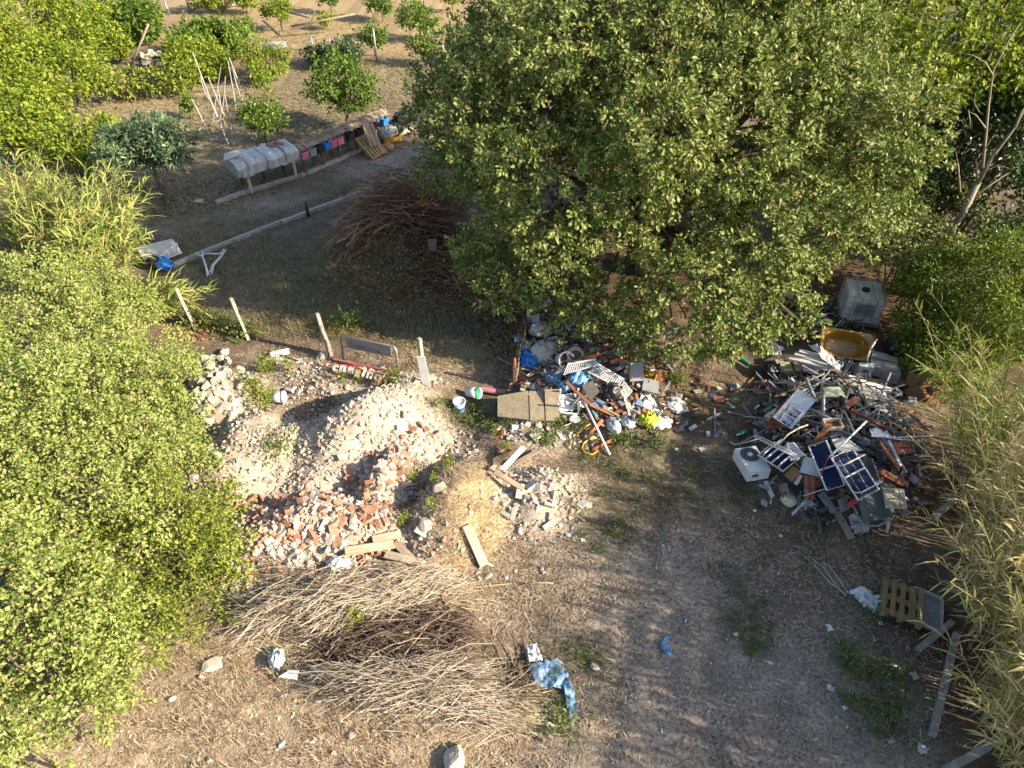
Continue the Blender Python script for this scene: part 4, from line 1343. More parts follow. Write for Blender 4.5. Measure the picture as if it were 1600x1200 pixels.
NAVY = mat('dark blue mesh fabric', (0.005, 0.014, 0.06), 0.95, var=0.25, scale=6, dirt=(0.1, 0.1, 0.12), dirt_amt=0.25)
BEIGE = mat('beige webbing', (0.38, 0.34, 0.27), 0.8, var=0.2, dirt_amt=0.3)
YELLOW = mat('yellow plastic', (0.62, 0.38, 0.04), 0.5, var=0.2, dirt_amt=0.35)
LIME = mat('lime plastic bag', (0.5, 0.56, 0.03), 0.4, var=0.3, dirt_amt=0.15)
RED = mat('red plastic', (0.42, 0.03, 0.03), 0.5, var=0.3, dirt_amt=0.3)
PINK = mat('faded pink cloth', (0.6, 0.17, 0.24), 0.8, var=0.3, dirt_amt=0.3)
ORANGE = mat('orange clay pipe', (0.5, 0.17, 0.07), 0.8, var=0.3, dirt_amt=0.35)
CREAM = mat('cream plastic', (0.58, 0.54, 0.4), 0.5, var=0.15, dirt_amt=0.3)
GREEN = mat('green plastic', (0.02, 0.3, 0.16), 0.5, var=0.2, dirt_amt=0.25)
SACK = mat('off-white woven sack', (0.52, 0.48, 0.41), 0.8, var=0.25, scale=8, dirt=(0.3, 0.24, 0.17), dirt_amt=0.4)
FILM = mat('dirty clear film', (0.5, 0.54, 0.57), 0.35, var=0.3, scale=9, dirt=(0.2, 0.19, 0.17), dirt_amt=0.5)
PALEG = mat('pale green board', (0.47, 0.52, 0.33), 0.7, var=0.15, dirt_amt=0.3)
OLIVE = mat('grey green plastic', (0.16, 0.19, 0.17), 0.5, var=0.2, dirt_amt=0.3)
TILE = mat('clay roof tile', (0.34, 0.13, 0.08), 0.85, var=0.35, scale=6, dirt=(0.12, 0.09, 0.07), dirt_amt=0.5)
CARD = mat('brown cardboard', (0.27, 0.15, 0.07), 0.85, var=0.25, scale=4, dirt_amt=0.4)
GOLD = mat('amber enamel', (0.38, 0.21, 0.03), 0.22, var=0.15, scale=2, dirt=(0.2, 0.12, 0.04), dirt_amt=0.4, spec=0.6)
SLABM = mat('mossy concrete slab', (0.3, 0.25, 0.17), 0.95, var=0.35, scale=12, dirt=(0.14, 0.12, 0.07), dirt_amt=0.5)
CANV = mat('tarpaulin', (0.5, 0.5, 0.48), 0.65, var=0.2, scale=3, dirt=(0.3, 0.28, 0.24), dirt_amt=0.5)

JUNK = pickmat('scrap bits', [(0.2, 0.2, 0.21), (0.4, 0.4, 0.39), (0.06, 0.05, 0.045), (0.13, 0.09, 0.06), (0.05, 0.05, 0.06), (0.36, 0.34, 0.3), (0.14, 0.15, 0.17), (0.3, 0.31, 0.33), (0.55, 0.56, 0.57), (0.22, 0.16, 0.1), (0.07, 0.08, 0.12), (0.1, 0.08, 0.06)], 0.6)
TRASH = pickmat('household rubbish bits', [(0.6, 0.6, 0.58), (0.12, 0.08, 0.05), (0.3, 0.2, 0.12), (0.5, 0.48, 0.42), (0.08, 0.07, 0.07), (0.4, 0.18, 0.09), (0.16, 0.24, 0.36), (0.36, 0.3, 0.22), (0.2, 0.14, 0.09), (0.65, 0.64, 0.6), (0.3, 0.12, 0.09), (0.25, 0.26, 0.28)], 0.6)


def junk_bits(label, lst, m, n_stick, n_chip, h):
    """small mixed scrap filling the heap: sticks, chips and slivers"""
    Vs, Fs, n0 = [], [], 0
    for kind, frac in (('stick', n_stick), ('chip', n_chip)):
        P = region(rs, [(a, b, c, d, max(1, int(e * frac))) for (a, b, c, d, e) in lst])
        n = len(P)
        V = BOX_V[None] / 0.6 * 0.5 * np.ones((n, 1, 1))
        if kind == 'stick':
            s3 = np.stack([rs.uniform(.25, 1.0, n), rs.uniform(.012, .05, n), rs.uniform(.008, .03, n)], 1)
        else:
            s3 = np.stack([rs.uniform(.05, .3, n), rs.uniform(.04, .2, n), rs.uniform(.006, .06, n)], 1)
        V = V * s3[:, None]
        az, ti = rs.uniform(0, 6.283, n), rs.normal(size=n) * 0.3
        V = V * (1 + 0.25 * (rs.random((n, 8, 1)) - 0.5))
        ro = rs.normal(size=n) * 0.5
        y, z = V[..., 1] * np.cos(ro)[:, None] - V[..., 2] * np.sin(ro)[:, None], V[..., 1] * np.sin(ro)[:, None] + V[..., 2] * np.cos(ro)[:, None]
        x, z = V[..., 0] * np.cos(ti)[:, None] - z * np.sin(ti)[:, None], V[..., 0] * np.sin(ti)[:, None] + z * np.cos(ti)[:, None]
        x, y = x * np.cos(az)[:, None] - y * np.sin(az)[:, None], x * np.sin(az)[:, None] + y * np.cos(az)[:, None]
        V = np.stack([x, y, z], 2) + P[:, None]
        V[..., 2] += (rs.random(n) ** 1.5 * h + 0.03)[:, None]
        Vs.append(V.reshape(-1, 3))
        Fs.append((BOX_F[None] + (np.arange(n) * 8)[:, None, None]).reshape(-1, 3) + n0)
        n0 += n * 8
    return tag(link('debris', mesh_np('debris', np.concatenate(Vs), tris=np.concatenate(Fs)), m), label, 'debris', kind='stuff')


junk_bits('small mixed scrap and splinters filling the right-hand junk heap', [(1310, 735, 1.7, 1.0, 300), (1300, 660, 1.8, .9, 330), (1300, 600, 1.9, .8, 220), (1390, 700, .9, .9, 130), (1330, 610, 1.2, .7, 120), (1270, 500, 1.1, 1.2, 150), (1250, 640, 1.0, .7, 120)], JUNK, 0.36, 0.6, 0.25)
junk_bits('small mixed household rubbish filling the middle dump', [(925, 590, 1.6, 1.2, 330), (870, 540, 1.1, 1.2, 220), (960, 610, 1.2, .9, 160), (850, 580, .8, .9, 120), (940, 520, 1.2, 1.0, 100)], TRASH, 0.35, 1.0, 0.25)
junk_bits('scattered litter scraps lying between the two dumps', [(1120, 640, 1.8, 1.2, 24), (1040, 640, .8, .6, 24), (1220, 600, .8, 1.0, 26), (1000, 660, .8, .4, 20)], TRASH, 0.2, 1.0, 0.02)


def bucket(label, px, py, dz, h, r, rot, print_m=None, rim_m=None):
    p = T(px, py, dz)
    t = empty('bucket', label, 'bucket', p, rot)
    MB().lathe([(r * 0.8, 0), (r, h), (r * 0.93, h), (r * 0.76, 0.02), (0.001, 0.02)], 20).build('body', WHITEP, t, True)
    MB().lathe([(r * 1.06, h - 0.035), (r * 1.06, h + 0.004), (r * 0.95, h + 0.004), (r * 0.95, h - 0.03)], 20).build('rim', rim_m or WHITEP, t, True)
    MB().tube([(r * 1.05 * math.cos(a), r * 1.05 * math.sin(a) * 0.4, h - 0.02 - r * 0.9 * math.sin(a)) for a in np.linspace(0, math.pi, 9)], 0.005, 5).build('handle', STEEL, t)
    if print_m:
        mb = MB()
        for a0 in np.linspace(3.6, 5.6, 9)[:-1]:
            a1 = a0 + 0.25
            vs = []
            for (a, z) in ((a0, h * .2), (a1, h * .2), (a1, h * .62), (a0, h * .62)):
                rr_ = r * (0.8 + 0.2 * z / h) + 0.003
                vs.append((rr_ * math.cos(a), rr_ * math.sin(a), z))
            mb.add(vs, [(0, 1, 2, 3)])
        mb.build('printed_label', print_m, t)
    return t


def pallet(name, label, M4, L=1.2, W=0.8, m=None, n_top=7):
    t = empty(name, label, 'pallet', M4)
    m = m or PALLET
    for y in (-W / 2 + .05, 0, W / 2 - .05):
        for x in (-L / 2 + .07, 0, L / 2 - .07):
            MB().box((.14, .095, .08), (x, y, .06)).build('block', m, t)
        MB().box((L, .095, .02), (0, y, .01)).build('skid', m, t)
    for x in (-L / 2 + .07, 0, L / 2 - .07):
        MB().box((.14, W, .02), (x, 0, .111)).build('cross_board', m, t)
    for k in range(n_top):
        y = -W / 2 + .05 + k * (W - .1) / (n_top - 1)
        MB().box((L, .085, .02), (rs.normal() * .008, y, .1325)).build('slat', m, t)
    return t
# ------------------------------------------------------------------ the middle dump
def grid_frame(parent, name, c4, bars, cross, r=0.012):
    """a wire rack section between four corners"""
    P = [Vector(c) for c in c4]
    mb = MB()
    mb.tube([P[0], P[1], P[2], P[3]], r * 1.7, 6, closed=True)
    o = mb.build(name, WHITEP, parent)
    wires = MB()
    for k in range(1, bars):
        u = k / bars
        wires.tube([P[0].lerp(P[1], u), P[3].lerp(P[2], u)], r * 0.6, 4)
    for k in range(1, cross):
        u = k / cross
        wires.tube([P[0].lerp(P[3], u) + Vector((0, 0, .006)), P[1].lerp(P[2], u) + Vector((0, 0, .006))], r * 0.6, 4)
    wires.build('wires', WHITEP, o)
    return o


c0 = T(930, 590, 0.3)
t = empty('folding_bed_frame', 'white wire folding bed frame bent open across the rubbish', 'bed frame', c0)
for c4, b_, x_ in [(((888, 568, .55), (931, 561, .6), (933, 570, .55), (881, 585, .45)), 14, 5), (((933, 568, .6), (975, 593, .5), (968, 606, .42), (919, 581, .5)), 16, 5), (((974, 596, .5), (987, 611, .4), (976, 625, .3), (968, 608, .4)), 8, 2)]:
    grid_frame(t, 'rack_section', [T(*c) - c0 for c in c4], b_, x_)

bag('rubbish_sack', 'large off-white woven sack beside the bright blue bag', 'sack', 851, 552, .25, (.42, .36, .34), SACK, 0.4)
bag('plastic_bag', 'bright blue plastic bag slumped against the plank wall', 'bag', 829, 566, .18, (.26, .3, .3), BLUE, 0.9, 0.4)
bag('plastic_bag', 'blue plastic bag lying under the white wire rack', 'bag', 905, 592, .25, (.3, .2, .2), SKYB, 0.7, 0.4)
bag('plastic_bag', 'small blue bag nearest the bright blue one', 'bag', 866, 592, .2, (.16, .13, .14), SKYB, 0.2, 0.4)
bag('plastic_bag', 'blue-grey bag wedged above the concrete slabs', 'bag', 881, 606, .2, (.2, .16, .14), SKYB, 1.2, 0.4)
bag('rubbish_sack', 'shiny black bin bag in front of the wire rack', 'sack', 955, 613, .25, (.24, .22, .26), BLACK, 0.2, 0.3)
bag('plastic_bag', 'lime yellow plastic bag on the ground at the dump edge', 'bag', 1012, 656, .1, (.2, .24, .14), LIME, 0.5, 0.45)
bag('plastic_bag', 'white translucent bag lying below the brown frame', 'bag', 958, 664, .1, (.17, .32, .14), FILM, 0.15, 0.4)
bag('plastic_bag', 'crumpled clear bag next to the white translucent one', 'bag', 980, 659, .1, (.16, .24, .14), FILM, 0.3, 0.4)
bag('rubbish_sack', 'beige sack tucked under the leaves at the back of the dump', 'sack', 845, 516, .25, (.34, .26, .22), SACK, 0.1)
bag('plastic_bag', 'pale blue plastic bag below the tree edge', 'bag', 843, 474, .3, (.3, .26, .22), mat('pale blue film', (0.45, 0.6, 0.66), 0.4, dirt_amt=.3), 0.1, 0.4)
bag('plastic_bag', 'white bag crushed against the plank wall', 'bag', 822, 545, .2, (.16, .3, .2), WHITEP, 0.1, 0.45)
bag('plastic_bag', 'white foam-like bag lying beside the lime bag', 'bag', 1032, 661, .06, (.26, .2, .1), FOAM, 0.4, 0.4)
bag('plastic_bag', 'small white litter bag under the styrofoam sheet edge', 'bag', 1056, 632, .06, (.26, .3, .08), FOAM, 0.4, 0.4, False)


def pot(label, px, py, dz, r, h, m, rot):
    t = empty('plant_pot', label, 'pot', T(px, py, dz), rot)
    MB().lathe([(r * .7, 0), (r * .95, h * .85), (r * 1.08, h * .86), (r * 1.08, h), (r * .9, h), (r * .62, .03), (.001, .03)], 18).build('body', m, t, True)
    MB().lathe([(r * .86, h * .55), (.001, h * .6)], 14).build('soil', WOODD, t)


pot('white pot tipped over beside the woven sack', 875, 562, .2, .22, .36, WHITEP, (1.0, 0.2, 0.4))
pot('tan clay pot standing behind the wire rack', 900, 560, .2, .2, .26, mat('tan clay', (.45, .33, .22), .9, dirt_amt=.4), (0.4, -0.2, 0))
panel('panel', 'grey-blue board standing at the back of the dump', 'board', [(829, 493, .6), (842, 491, .7), (842, 510, .4), (832, 512, .35)], .02, mat('grey blue board', (.34, .38, .46), .6))
panel('panel', 'dark ribbed radiator panel lying below the blue bag', 'panel', [(909, 603, .45), (926, 594, .5), (937, 612, .4), (922, 626, .35)], .05, mat('dark ribbed panel', (.1, .095, .085), .6, scale=10))
sheet('plastic_sheet', 'white torn plastic under the bright blue bag', 'plastic sheet', [(838, 578, .1), (868, 580, .15), (866, 588, .12), (845, 588, .1)], WHITEP, .05)
sheet('plastic_sheet', 'white plastic scraps above the concrete slabs', 'plastic sheet', [(824, 600, .1), (860, 604, .1), (856, 611, .1), (822, 610, .1)], WHITEP, .06, rag=.25)
panel('foam_sheet', 'big broken styrofoam sheet sloping off the dump', 'foam sheet', [(1003, 616, .3), (1043, 634, .06), (1032, 648, .05), (998, 632, .2)], .05, FOAM)
sheet('foam_crumbs', 'white foam crumbs spilled beside the styrofoam sheet', 'foam', [(1048, 622, .01), (1066, 628, .01), (1062, 645, .01), (1048, 642, .01)], FOAM, .02, rag=.4)

t = empty('plastic_crate', 'yellow plastic crate perched near the grey seat', 'crate', T(1011, 590, .3), (0.5, 0.15, -0.35))
mb = MB()
for (sx, sy, sz, x, y) in [(.4, .02, .26, 0, -.14), (.4, .02, .26, 0, .14), (.02, .28, .26, -.2, 0), (.02, .28, .26, .2, 0)]:
    for z in (-.11, .11):
        mb.box((sx, sy, .05), (x, y, z))
    for k in (-1, 0, 1):
        mb.box((.05 if sx > .1 else sx, .05 if sy > .1 else sy, sz - .05), (x + (k * (sx / 2 - .03) if sx > .1 else 0), y + (k * (sy / 2 - .03) if sy > .1 else 0), 0))
mb.build('walls', YELLOW, t)
MB().box((.4, .28, .015), (0, 0, -.13)).build('bottom', YELLOW, t)

t = empty('seat_shell', 'grey padded seat lying beside the yellow crate', 'seat', T(997, 600, .25), (0.2, 0, 0.1))
MB().box((.34, .12, .46), (-.05, .2, .25), (-0.75, 0, 0)).build('backrest', GREYP, t)
MB().box((.4, .36, .1), (.28, -.12, .02), (0.1, 0.1, -.3)).build('cushion', GREYP, t)
MB().tube([(-.2, .3, 0), (.3, .1, -.1), (.5, -.3, -.1)], .015).build('bracket', STEEL, t)

pole('pole', 'long white pole leaning out of the dump to the grass', 'pole', [(912, 627, .35), (953, 711, .04)], .03, WHITE, n=8)
t = empty('door_frame', 'brown wooden frame broken into an angle across the dump', 'frame', T(930, 630, .2))
o0 = T(930, 630, .2)
for a, b_ in (((885, 597, .5), (921, 631, .35)), ((921, 632, .36), (959, 649, .15)), ((959, 648, .16), (973, 638, .2))):
    M4, L = frame2(T(*a) - o0, T(*b_) - o0, 15, True)
    o = MB().box((L, .08, .045)).build('rail', BROWN, t)
    o.matrix_local = M4
t = empty('plastic_chair', 'overturned white plastic garden chair behind the concrete slabs', 'chair', T(888, 640, .05))
MB().tube([(-.28, -.1, .3), (-.2, -.2, .1), (.2, -.25, .08), (.3, -.05, .3), (.25, .2, .34)], .028, 7).build('arm_frame', WHITEP, t)
MB().box((.44, .42, .03), (0, .05, .2), (0.5, 0, .2)).build('seat', WHITEP, t)
for x, y in ((-.22, -.2), (.22, -.22), (-.2, .22), (.22, .24)):
    MB().box((.045, .045, .4), (x, y, .34), (0.4, 0.1 * x, 0)).build('leg', WHITEP, t)
MB().lathe([(.12, 0), (.14, .02), (.1, .04), (.001, .03)], 14).build('lid', WHITEP, t).location = (0.12, -0.4, 0.05)
pole('hose', 'yellow hose piece curving under the white pole', 'hose', [(897, 678, .05), (908, 674, .08), (916, 666, .1), (923, 662, .12)], .02, YELLOW)
pole('hose', 'yellow hose coiled in a half ring on the grass', 'hose', [(932, 684, .03), (921, 686, .05), (912, 692, .05), (909, 701, .04), (915, 708, .04), (926, 710, .03), (935, 704, .03)], .022, YELLOW)
for lab, a, b_ in [('bent orange clay pipe at the dump edge', (993, 616, .3), (997, 658, .05)), ('orange clay pipe under the white pole', (919, 677, .08), (941, 656, .15)), ('orange pipe between the wire rack and the tree', (955, 566, .5), (985, 552, .4)),
                   ('orange pipe lying in the grass below the hose', (925, 702, .04), (958, 686, .05)), ('rust red beam behind the wire rack', (912, 560, .45), (936, 553, .5)), ('short orange pipe next to the grey seat', (978, 576, .45), (986, 592, .35))]:
    pole('clay_pipe', lab, 'pipe', [a, ((a[0] + b_[0]) / 2 + 2, (a[1] + b_[1]) / 2, (a[2] + b_[2]) / 2), b_], .05, ORANGE, n=9)
for lab, a, b_, w, m in [('pale wooden strip across the white chair', (881, 622, .3), (912, 629, .3), .05, WOODP), ('white wooden strip beside the black bin bag', (975, 618, .4), (984, 650, .1), .04, WHITE), ('grey bar poking at the lime bag', (983, 636, .25), (1005, 650, .2), .04, STEEL),
                         ('short grey pole over the white chair', (893, 634, .3), (905, 620, .45), .05, GREYP), ('brown upright plank by the tree edge', (1025, 550, .5), (1030, 604, .15), .12, BROWN), ('grey plank lying under the tree edge', (1034, 560, .2), (1053, 582, .05), .06, STEEL),
                         ('second grey plank lying under the tree edge', (1036, 555, .2), (1056, 574, .04), .05, GREYP), ('pale plank behind the orange pipe', (963, 577, .4), (984, 568, .4), .1, CONC), ('thin white strip in front of the sacks', (845, 601, .2), (872, 600, .2), .03, WHITE),
                         ('forked pale branch among the brown leaves', (826, 535, .3), (852, 534, .3), .04, WOODP), ('pale offcut under the leaves', (862, 515, .3), (878, 517, .3), .04, WOODP), ('long brown lath above the chair', (930, 632, .3), (968, 650, .2), .04, WOOD),
                         ('small white stick lying on the shaded track', (1105, 656, .02), (1127, 645, .02), .05, WHITE), ('white chip of board on the shaded track', (1136, 628, .02), (1147, 637, .02), .08, WHITE), ('thin white strip lying in the track dirt', (1089, 587, .02), (1103, 588, .02), .03, WHITE)]:
    board('plank', lab, 'plank', a, b_, w, .03, m, warp=.004)
t = empty('stool', 'weathered grey stool at the tree edge beside the brown plank', 'stool', T(1045, 545))
MB().box((.36, .36, .04), (0, 0, .56)).build('seat', STEEL, t)
for x, y in ((-.15, -.15), (.15, -.15), (-.15, .15), (.15, .15)):
    MB().box((.045, .045, .56), (x, y, .27)).build('leg', WOODP, t)
MB().box((.3, .04, .04), (0, -.15, .3)).build('rung', WOODP, t)
for lab, c4 in [('mossy concrete slab nearest the bucket', [(777, 617, .5), (825, 612, .5), (826, 654, .22), (778, 652, .22)]), ('middle mossy concrete slab of the leaning three', [(827, 612, .48), (849, 610, .48), (851, 656, .22), (828, 655, .22)]), ('mossy concrete slab nearest the white chair', [(851, 609, .52), (874, 607, .52), (874, 658, .22), (853, 656, .22)])]:
    panel('concrete_slab', lab, 'slab', c4, .07, SLABM)
t = empty('corrugated_pipe', 'pink corrugated pipe with black end beside the slabs', 'pipe', T(762, 609, .1))
o0 = T(762, 609, .1)
P0, P1, P2 = T(752, 608, .12) - o0, T(776, 612, .12) - o0, T(790, 614, .12) - o0
MB().tube([P0.lerp(P1, u) for u in np.linspace(0, 1, 19)], [.075 if k % 2 else .062 for k in range(19)], 12).build('sleeve', PINK, t)
MB().tube([P1, P2], .08, 12).build('coupling', BLACK, t)
bucket('white bucket with blue print standing in the weeds', 718, 641, 0, .32, .15, (0.05, 0, 0.4), BLUE)
bucket('white bucket with green rim lying on its side', 730, 612, .13, .36, .15, (0.1, 1.35, -0.35), None, GREEN)
bucket('white bucket toppled on the pale mound', 424, 622, .14, .34, .15, (0.1, 1.45, 0.1), None)

# low plank wall along the dump
t = empty('plank_wall', 'low grey plank wall along the dump beside the fenced yard', 'fence', T(815, 560))
o0 = T(815, 560)
pw = [(808, 606), (812, 580), (817, 555), (822, 530), (827, 505), (831, 482)]
for k in range(len(pw) - 1):
    a, b_ = T(*pw[k]), T(*pw[k + 1])
    for j in range(3):
        M4, L = frame2(a - o0 + Vector((0, 0, .12 + j * .19)), b_ - o0 + Vector((0, 0, .12 + j * .19)), 90, True)
        o = warped_box(MB(), rs, L + .04, .17, .025, 3, .01).build('plank', WOOD, t)
        o.matrix_local = M4
    MB().box((.07, .07, .75), (a - o0) + Vector((-.07, 0, .33))).build('stake', WOODD, t)
pole('post', 'rust-coloured iron post at the near end of the plank wall', 'post', [tuple(T(805, 605)), tuple(T(805, 605) + Vector((-.02, 0, .95)))], .045, RUST, world=True)
pole('post', 'tall grey-white post at the far end of the plank wall', 'post', [tuple(T(826, 520)), tuple(T(826, 520) + Vector((0, .05, 1.25)))], .06, WHITE, world=True)
# half-hidden things under the tree
panel('tarpaulin', 'mustard yellow tarpaulin half hidden behind the leaves', 'tarpaulin', [(852, 395, 1.4), (872, 395, 1.4), (872, 450, .2), (852, 450, .2)], .03, YELLOW)
panel('panel', 'grey metal plate standing against the brush pile', 'panel', [(669, 374, .75), (682, 373, .75), (682, 392, .3), (670, 392, .3)], .02, STEEL)
# ------------------------------------------------------------------ the junk heap on the right
def on(p0, p1, roll=0):
    return frame2(p0, p1, roll)


# air conditioner outdoor unit lying on its back
M4, L = on((1165, 700, .6), (1187, 735, .55), 0)
t = empty('air_conditioner', 'white air conditioner outdoor unit lying face up at the heap edge', 'air conditioner', M4)
S = max(.74, min(.95, L))
MB().box((S, S * .68, .28), (0, 0, -.14)).build('casing', WHITEP, t)
fc = (-S * .17, 0, 0)
MB().lathe([(.001, .004), (S * .275, .004), (S * .285, .012), (S * .275, .018)], 28).build('fan_opening', BLACK, t).location = fc
g = MB()
for k in range(14):
    a = k * math.pi * 2 / 14
    g.tube([(.05 * math.cos(a), .05 * math.sin(a), .02), (S * .27 * math.cos(a + .25), S * .27 * math.sin(a + .25), .02)], .004, 4)
for r_ in (.09, .15, .21, S * .27):
    g.tube([(r_ * math.cos(a), r_ * math.sin(a), .022) for a in np.linspace(0, 2 * math.pi, 25)[:-1]], .004, 4, True)
g.build('grille', GREYP, t).location = fc
MB().lathe([(.055, .012), (.055, .03), (.001, .034)], 14).build('hub_cap', WHITEP, t).location = fc
MB().box((.012, .14, .06), (S / 2 + .004, -S * .12, -.12)).build('service_valve_recess', BLACK, t)
for y in (-.04, .05):
    MB().tube([(S / 2, -S * .12 + y, -.12), (S / 2 + .05, -S * .12 + y, -.12)], .015).build('valve', STEEL, t)

# double sink
M4, L = on((1261, 616, 1.0), (1222, 661, .8), -8)
t = empty('kitchen_sink', 'stainless double sink with drainboard tilted on the heap', 'sink', M4)
W = .46


def bowl(cx, w, d, dep):
    mb = MB()
    n = 20
    rings = []
    for (s_, z) in ((1.0, .004), (.95, -.02), (.86, -dep), (.3, -dep - .01)):
        rings.append([(cx + w * s_ * abs(math.cos(a)) ** .55 * np.sign(math.cos(a)), d * s_ * abs(math.sin(a)) ** .55 * np.sign(math.sin(a)), z) for a in np.linspace(0, 2 * math.pi, n + 1)[:-1]])
    vs = [p for r_ in rings for p in r_]
    fs = [(i * n + j, i * n + (j + 1) % n, (i + 1) * n + (j + 1) % n, (i + 1) * n + j) for i in range(3) for j in range(n)]
    fs.append(tuple(3 * n + j for j in range(n)))
    return mb.add(vs, fs)


top = MB()
xs = [-L / 2, -L * .03, L * .235, L / 2]
bw, bd = L * .115, W * .36
top.box((xs[1] - xs[0], W, .012), ((xs[0] + xs[1]) / 2, 0, -.006))
for a, b_ in ((xs[1], xs[2]), (xs[2], xs[3])):
    c = (a + b_) / 2
    for sy in (-1, 1):
        top.box((b_ - a, W / 2 - bd, .012), (c, sy * (bd + W / 2) / 2, -.006))
    for sx in (-1, 1):
        top.box(((b_ - a) / 2 - bw, bd * 2, .012), (c + sx * ((b_ - a) / 2 + bw) / 2, 0, -.006))
for sy in (-1, 1):
    top.box((L, .012, .03), (0, sy * W / 2, -.008))
for sx in (-1, 1):
    top.box((.012, W, .03), (sx * L / 2, 0, -.008))
top.build('top', INOX, t)
for a, b_ in ((xs[1], xs[2]), (xs[2], xs[3])):
    c = (a + b_) / 2
    bo = bowl(c, bw, bd, .15).build('bowl', INOX, t, True)
    MB().lathe([(.04, -.158), (.04, -.155), (.001, -.156)], 12).build('drain', BLACK, bo).location = (c, 0, 0)
rb = MB()
for k in range(7):
    rb.box((L * .38, .012, .008), (xs[0] + L * .22, -W * .3 + k * W * .1, .004))
rb.build('drainboard_ribs', INOX, t)


def sunbed(label, M4, L, W, bars, stripes=True, legs=True):
    t = empty('sunbed', label, 'sunbed', M4)
    r = .02
    fr = MB()
    fr.tube([(-L / 2, -W / 2, 0), (L / 2, -W / 2, 0), (L / 2, W / 2, 0), (-L / 2, W / 2, 0)], r, 7, True)
    fr.build('frame', WHITE, t)
    for k, x in enumerate(bars):
        MB().tube([(x, -W / 2, .012), (x, W / 2, .012)], r, 6).build('crossbar', WHITE, t)
    xs_ = [-L / 2 + .02] + list(bars) + [L / 2 - .02]
    for a, b_ in zip(xs_[:-1], xs_[1:]):
        n = 6
        V, q = [], []
        for i in range(n + 1):
            for j in range(n + 1):
                u, v = i / n, j / n
                V.append((a + .02 + (b_ - a - .04) * u, -W / 2 + .015 + (W - .03) * v, -.06 * math.sin(math.pi * v) * (.6 + .4 * math.sin(math.pi * u))))
        q = [(i * (n + 1) + j, (i + 1) * (n + 1) + j, (i + 1) * (n + 1) + j + 1, i * (n + 1) + j + 1) for i in range(n) for j in range(n)]
        fb = link('fabric', mesh_np('fabric', np.array(V), quads=np.array(q), smooth=True), NAVY, t)
        if stripes:
            for y in (-W * .22, W * .22):
                sp = MB()
                for i in range(n):
                    x0, x1 = a + .02 + (b_ - a - .04) * i / n, a + .02 + (b_ - a - .04) * (i + 1) / n

                    def zz(x):
                        return -.06 * math.sin(math.pi * (y + W / 2) / W) * (.6 + .4 * math.sin(math.pi * (x - a) / (b_ - a))) + .005
                    for dy in (-.022, .012):
                        sp.add([(x0, y + dy, zz(x0)), (x1, y + dy, zz(x1)), (x1, y + dy + .014, zz(x1)), (x0, y + dy + .014, zz(x0))], [(0, 1, 2, 3)])
                sp.build('stripe', BEIGE, fb)
    if legs:
        for x in (-L * .32, L * .32):
            MB().tube([(x, -W / 2, 0), (x + .06, -W / 2 - .01, .22), (x + .06, W / 2 + .01, .22), (x, W / 2, 0)], r * .8, 6).build('leg', WHITE, t)
    return t


M4, L = on((1315, 708, 1.15), (1357, 773, 1.0), 6)
sunbed('dark blue striped sunbed with white frame on top of the heap', M4, L, .54, (-L * .02, ), legs=True)
M4, L = on((1277, 693, 1.0), (1306, 762, .85), 38)
sunbed('blue and white folded sunbed leaning against the striped one', M4, L, .36, (0.05, ), False, False)
M4, L = on((1197, 701, .6), (1236, 726, .6), 12)
sunbed('blue sunbed with many white crossbars beside the air conditioner', M4, L, .5, (-L * .22, L * .02, L * .27), False, True)
t = empty('plastic_trough', 'grey-green plastic trough under the striped sunbed', 'trough', on((1350, 735, .75), (1372, 800, .5), 8)[0])
MB().box((1.25, .5, .02), (0, -.03, -.1)).build('bottom', OLIVE, t)
for y in (-.29, .23):
    MB().box((1.25, .02, .16), (0, y, -.03)).build('side', OLIVE, t)
MB().tube([(.63, -.34, .0), (.7, -.1, .02), (.66, .2, .02), (.6, .33, 0)], .025, 7).build('rim', GREYP, t)


def slatted(name, label, cat, c4, m, n=8, th=.03, gap=.35):
    P = [T(*c) for c in c4]
    c = sum(P, Vector()) / 4
    t = empty(name, label, cat, c)
    P = [p - c for p in P]
    MB().tube([P[0], P[1], P[2], P[3]], th * .6, 5, True).build('frame', m, t)
    for k in range(n):
        u0, u1 = (k + gap / 2) / n, (k + 1 - gap / 2) / n
        MB().plate([P[0].lerp(P[3], u0), P[1].lerp(P[2], u0), P[1].lerp(P[2], u1), P[0].lerp(P[3], u1)], th * .5).build('slat', m, t)
    return t


slatted('louvred_shutter', 'white louvred shutter behind the striped sunbed', 'shutter', [(1300, 687, 1.0), (1322, 685, 1.0), (1347, 703, .95), (1311, 708, .95)], WHITE, 8, gap=.2)
slatted('louvred_shutter', 'white ribbed panel lying under the folded sunbed', 'shutter', [(1257, 715, .7), (1275, 716, .75), (1291, 747, .6), (1250, 737, .55)], WHITE, 7, gap=.12)
slatted('louvred_shutter', 'white ribbed panel beside the many-barred sunbed', 'shutter', [(1230, 692, .8), (1240, 692, .8), (1256, 711, .8), (1236, 720, .75)], WHITE, 6, gap=.2)
slatted('slatted_panel', 'pale slatted plastic grid at the near end of the heap', 'grid', [(1380, 763, .8), (1411, 765, .8), (1416, 795, .7), (1385, 793, .7)], CREAM, 14, gap=.45)


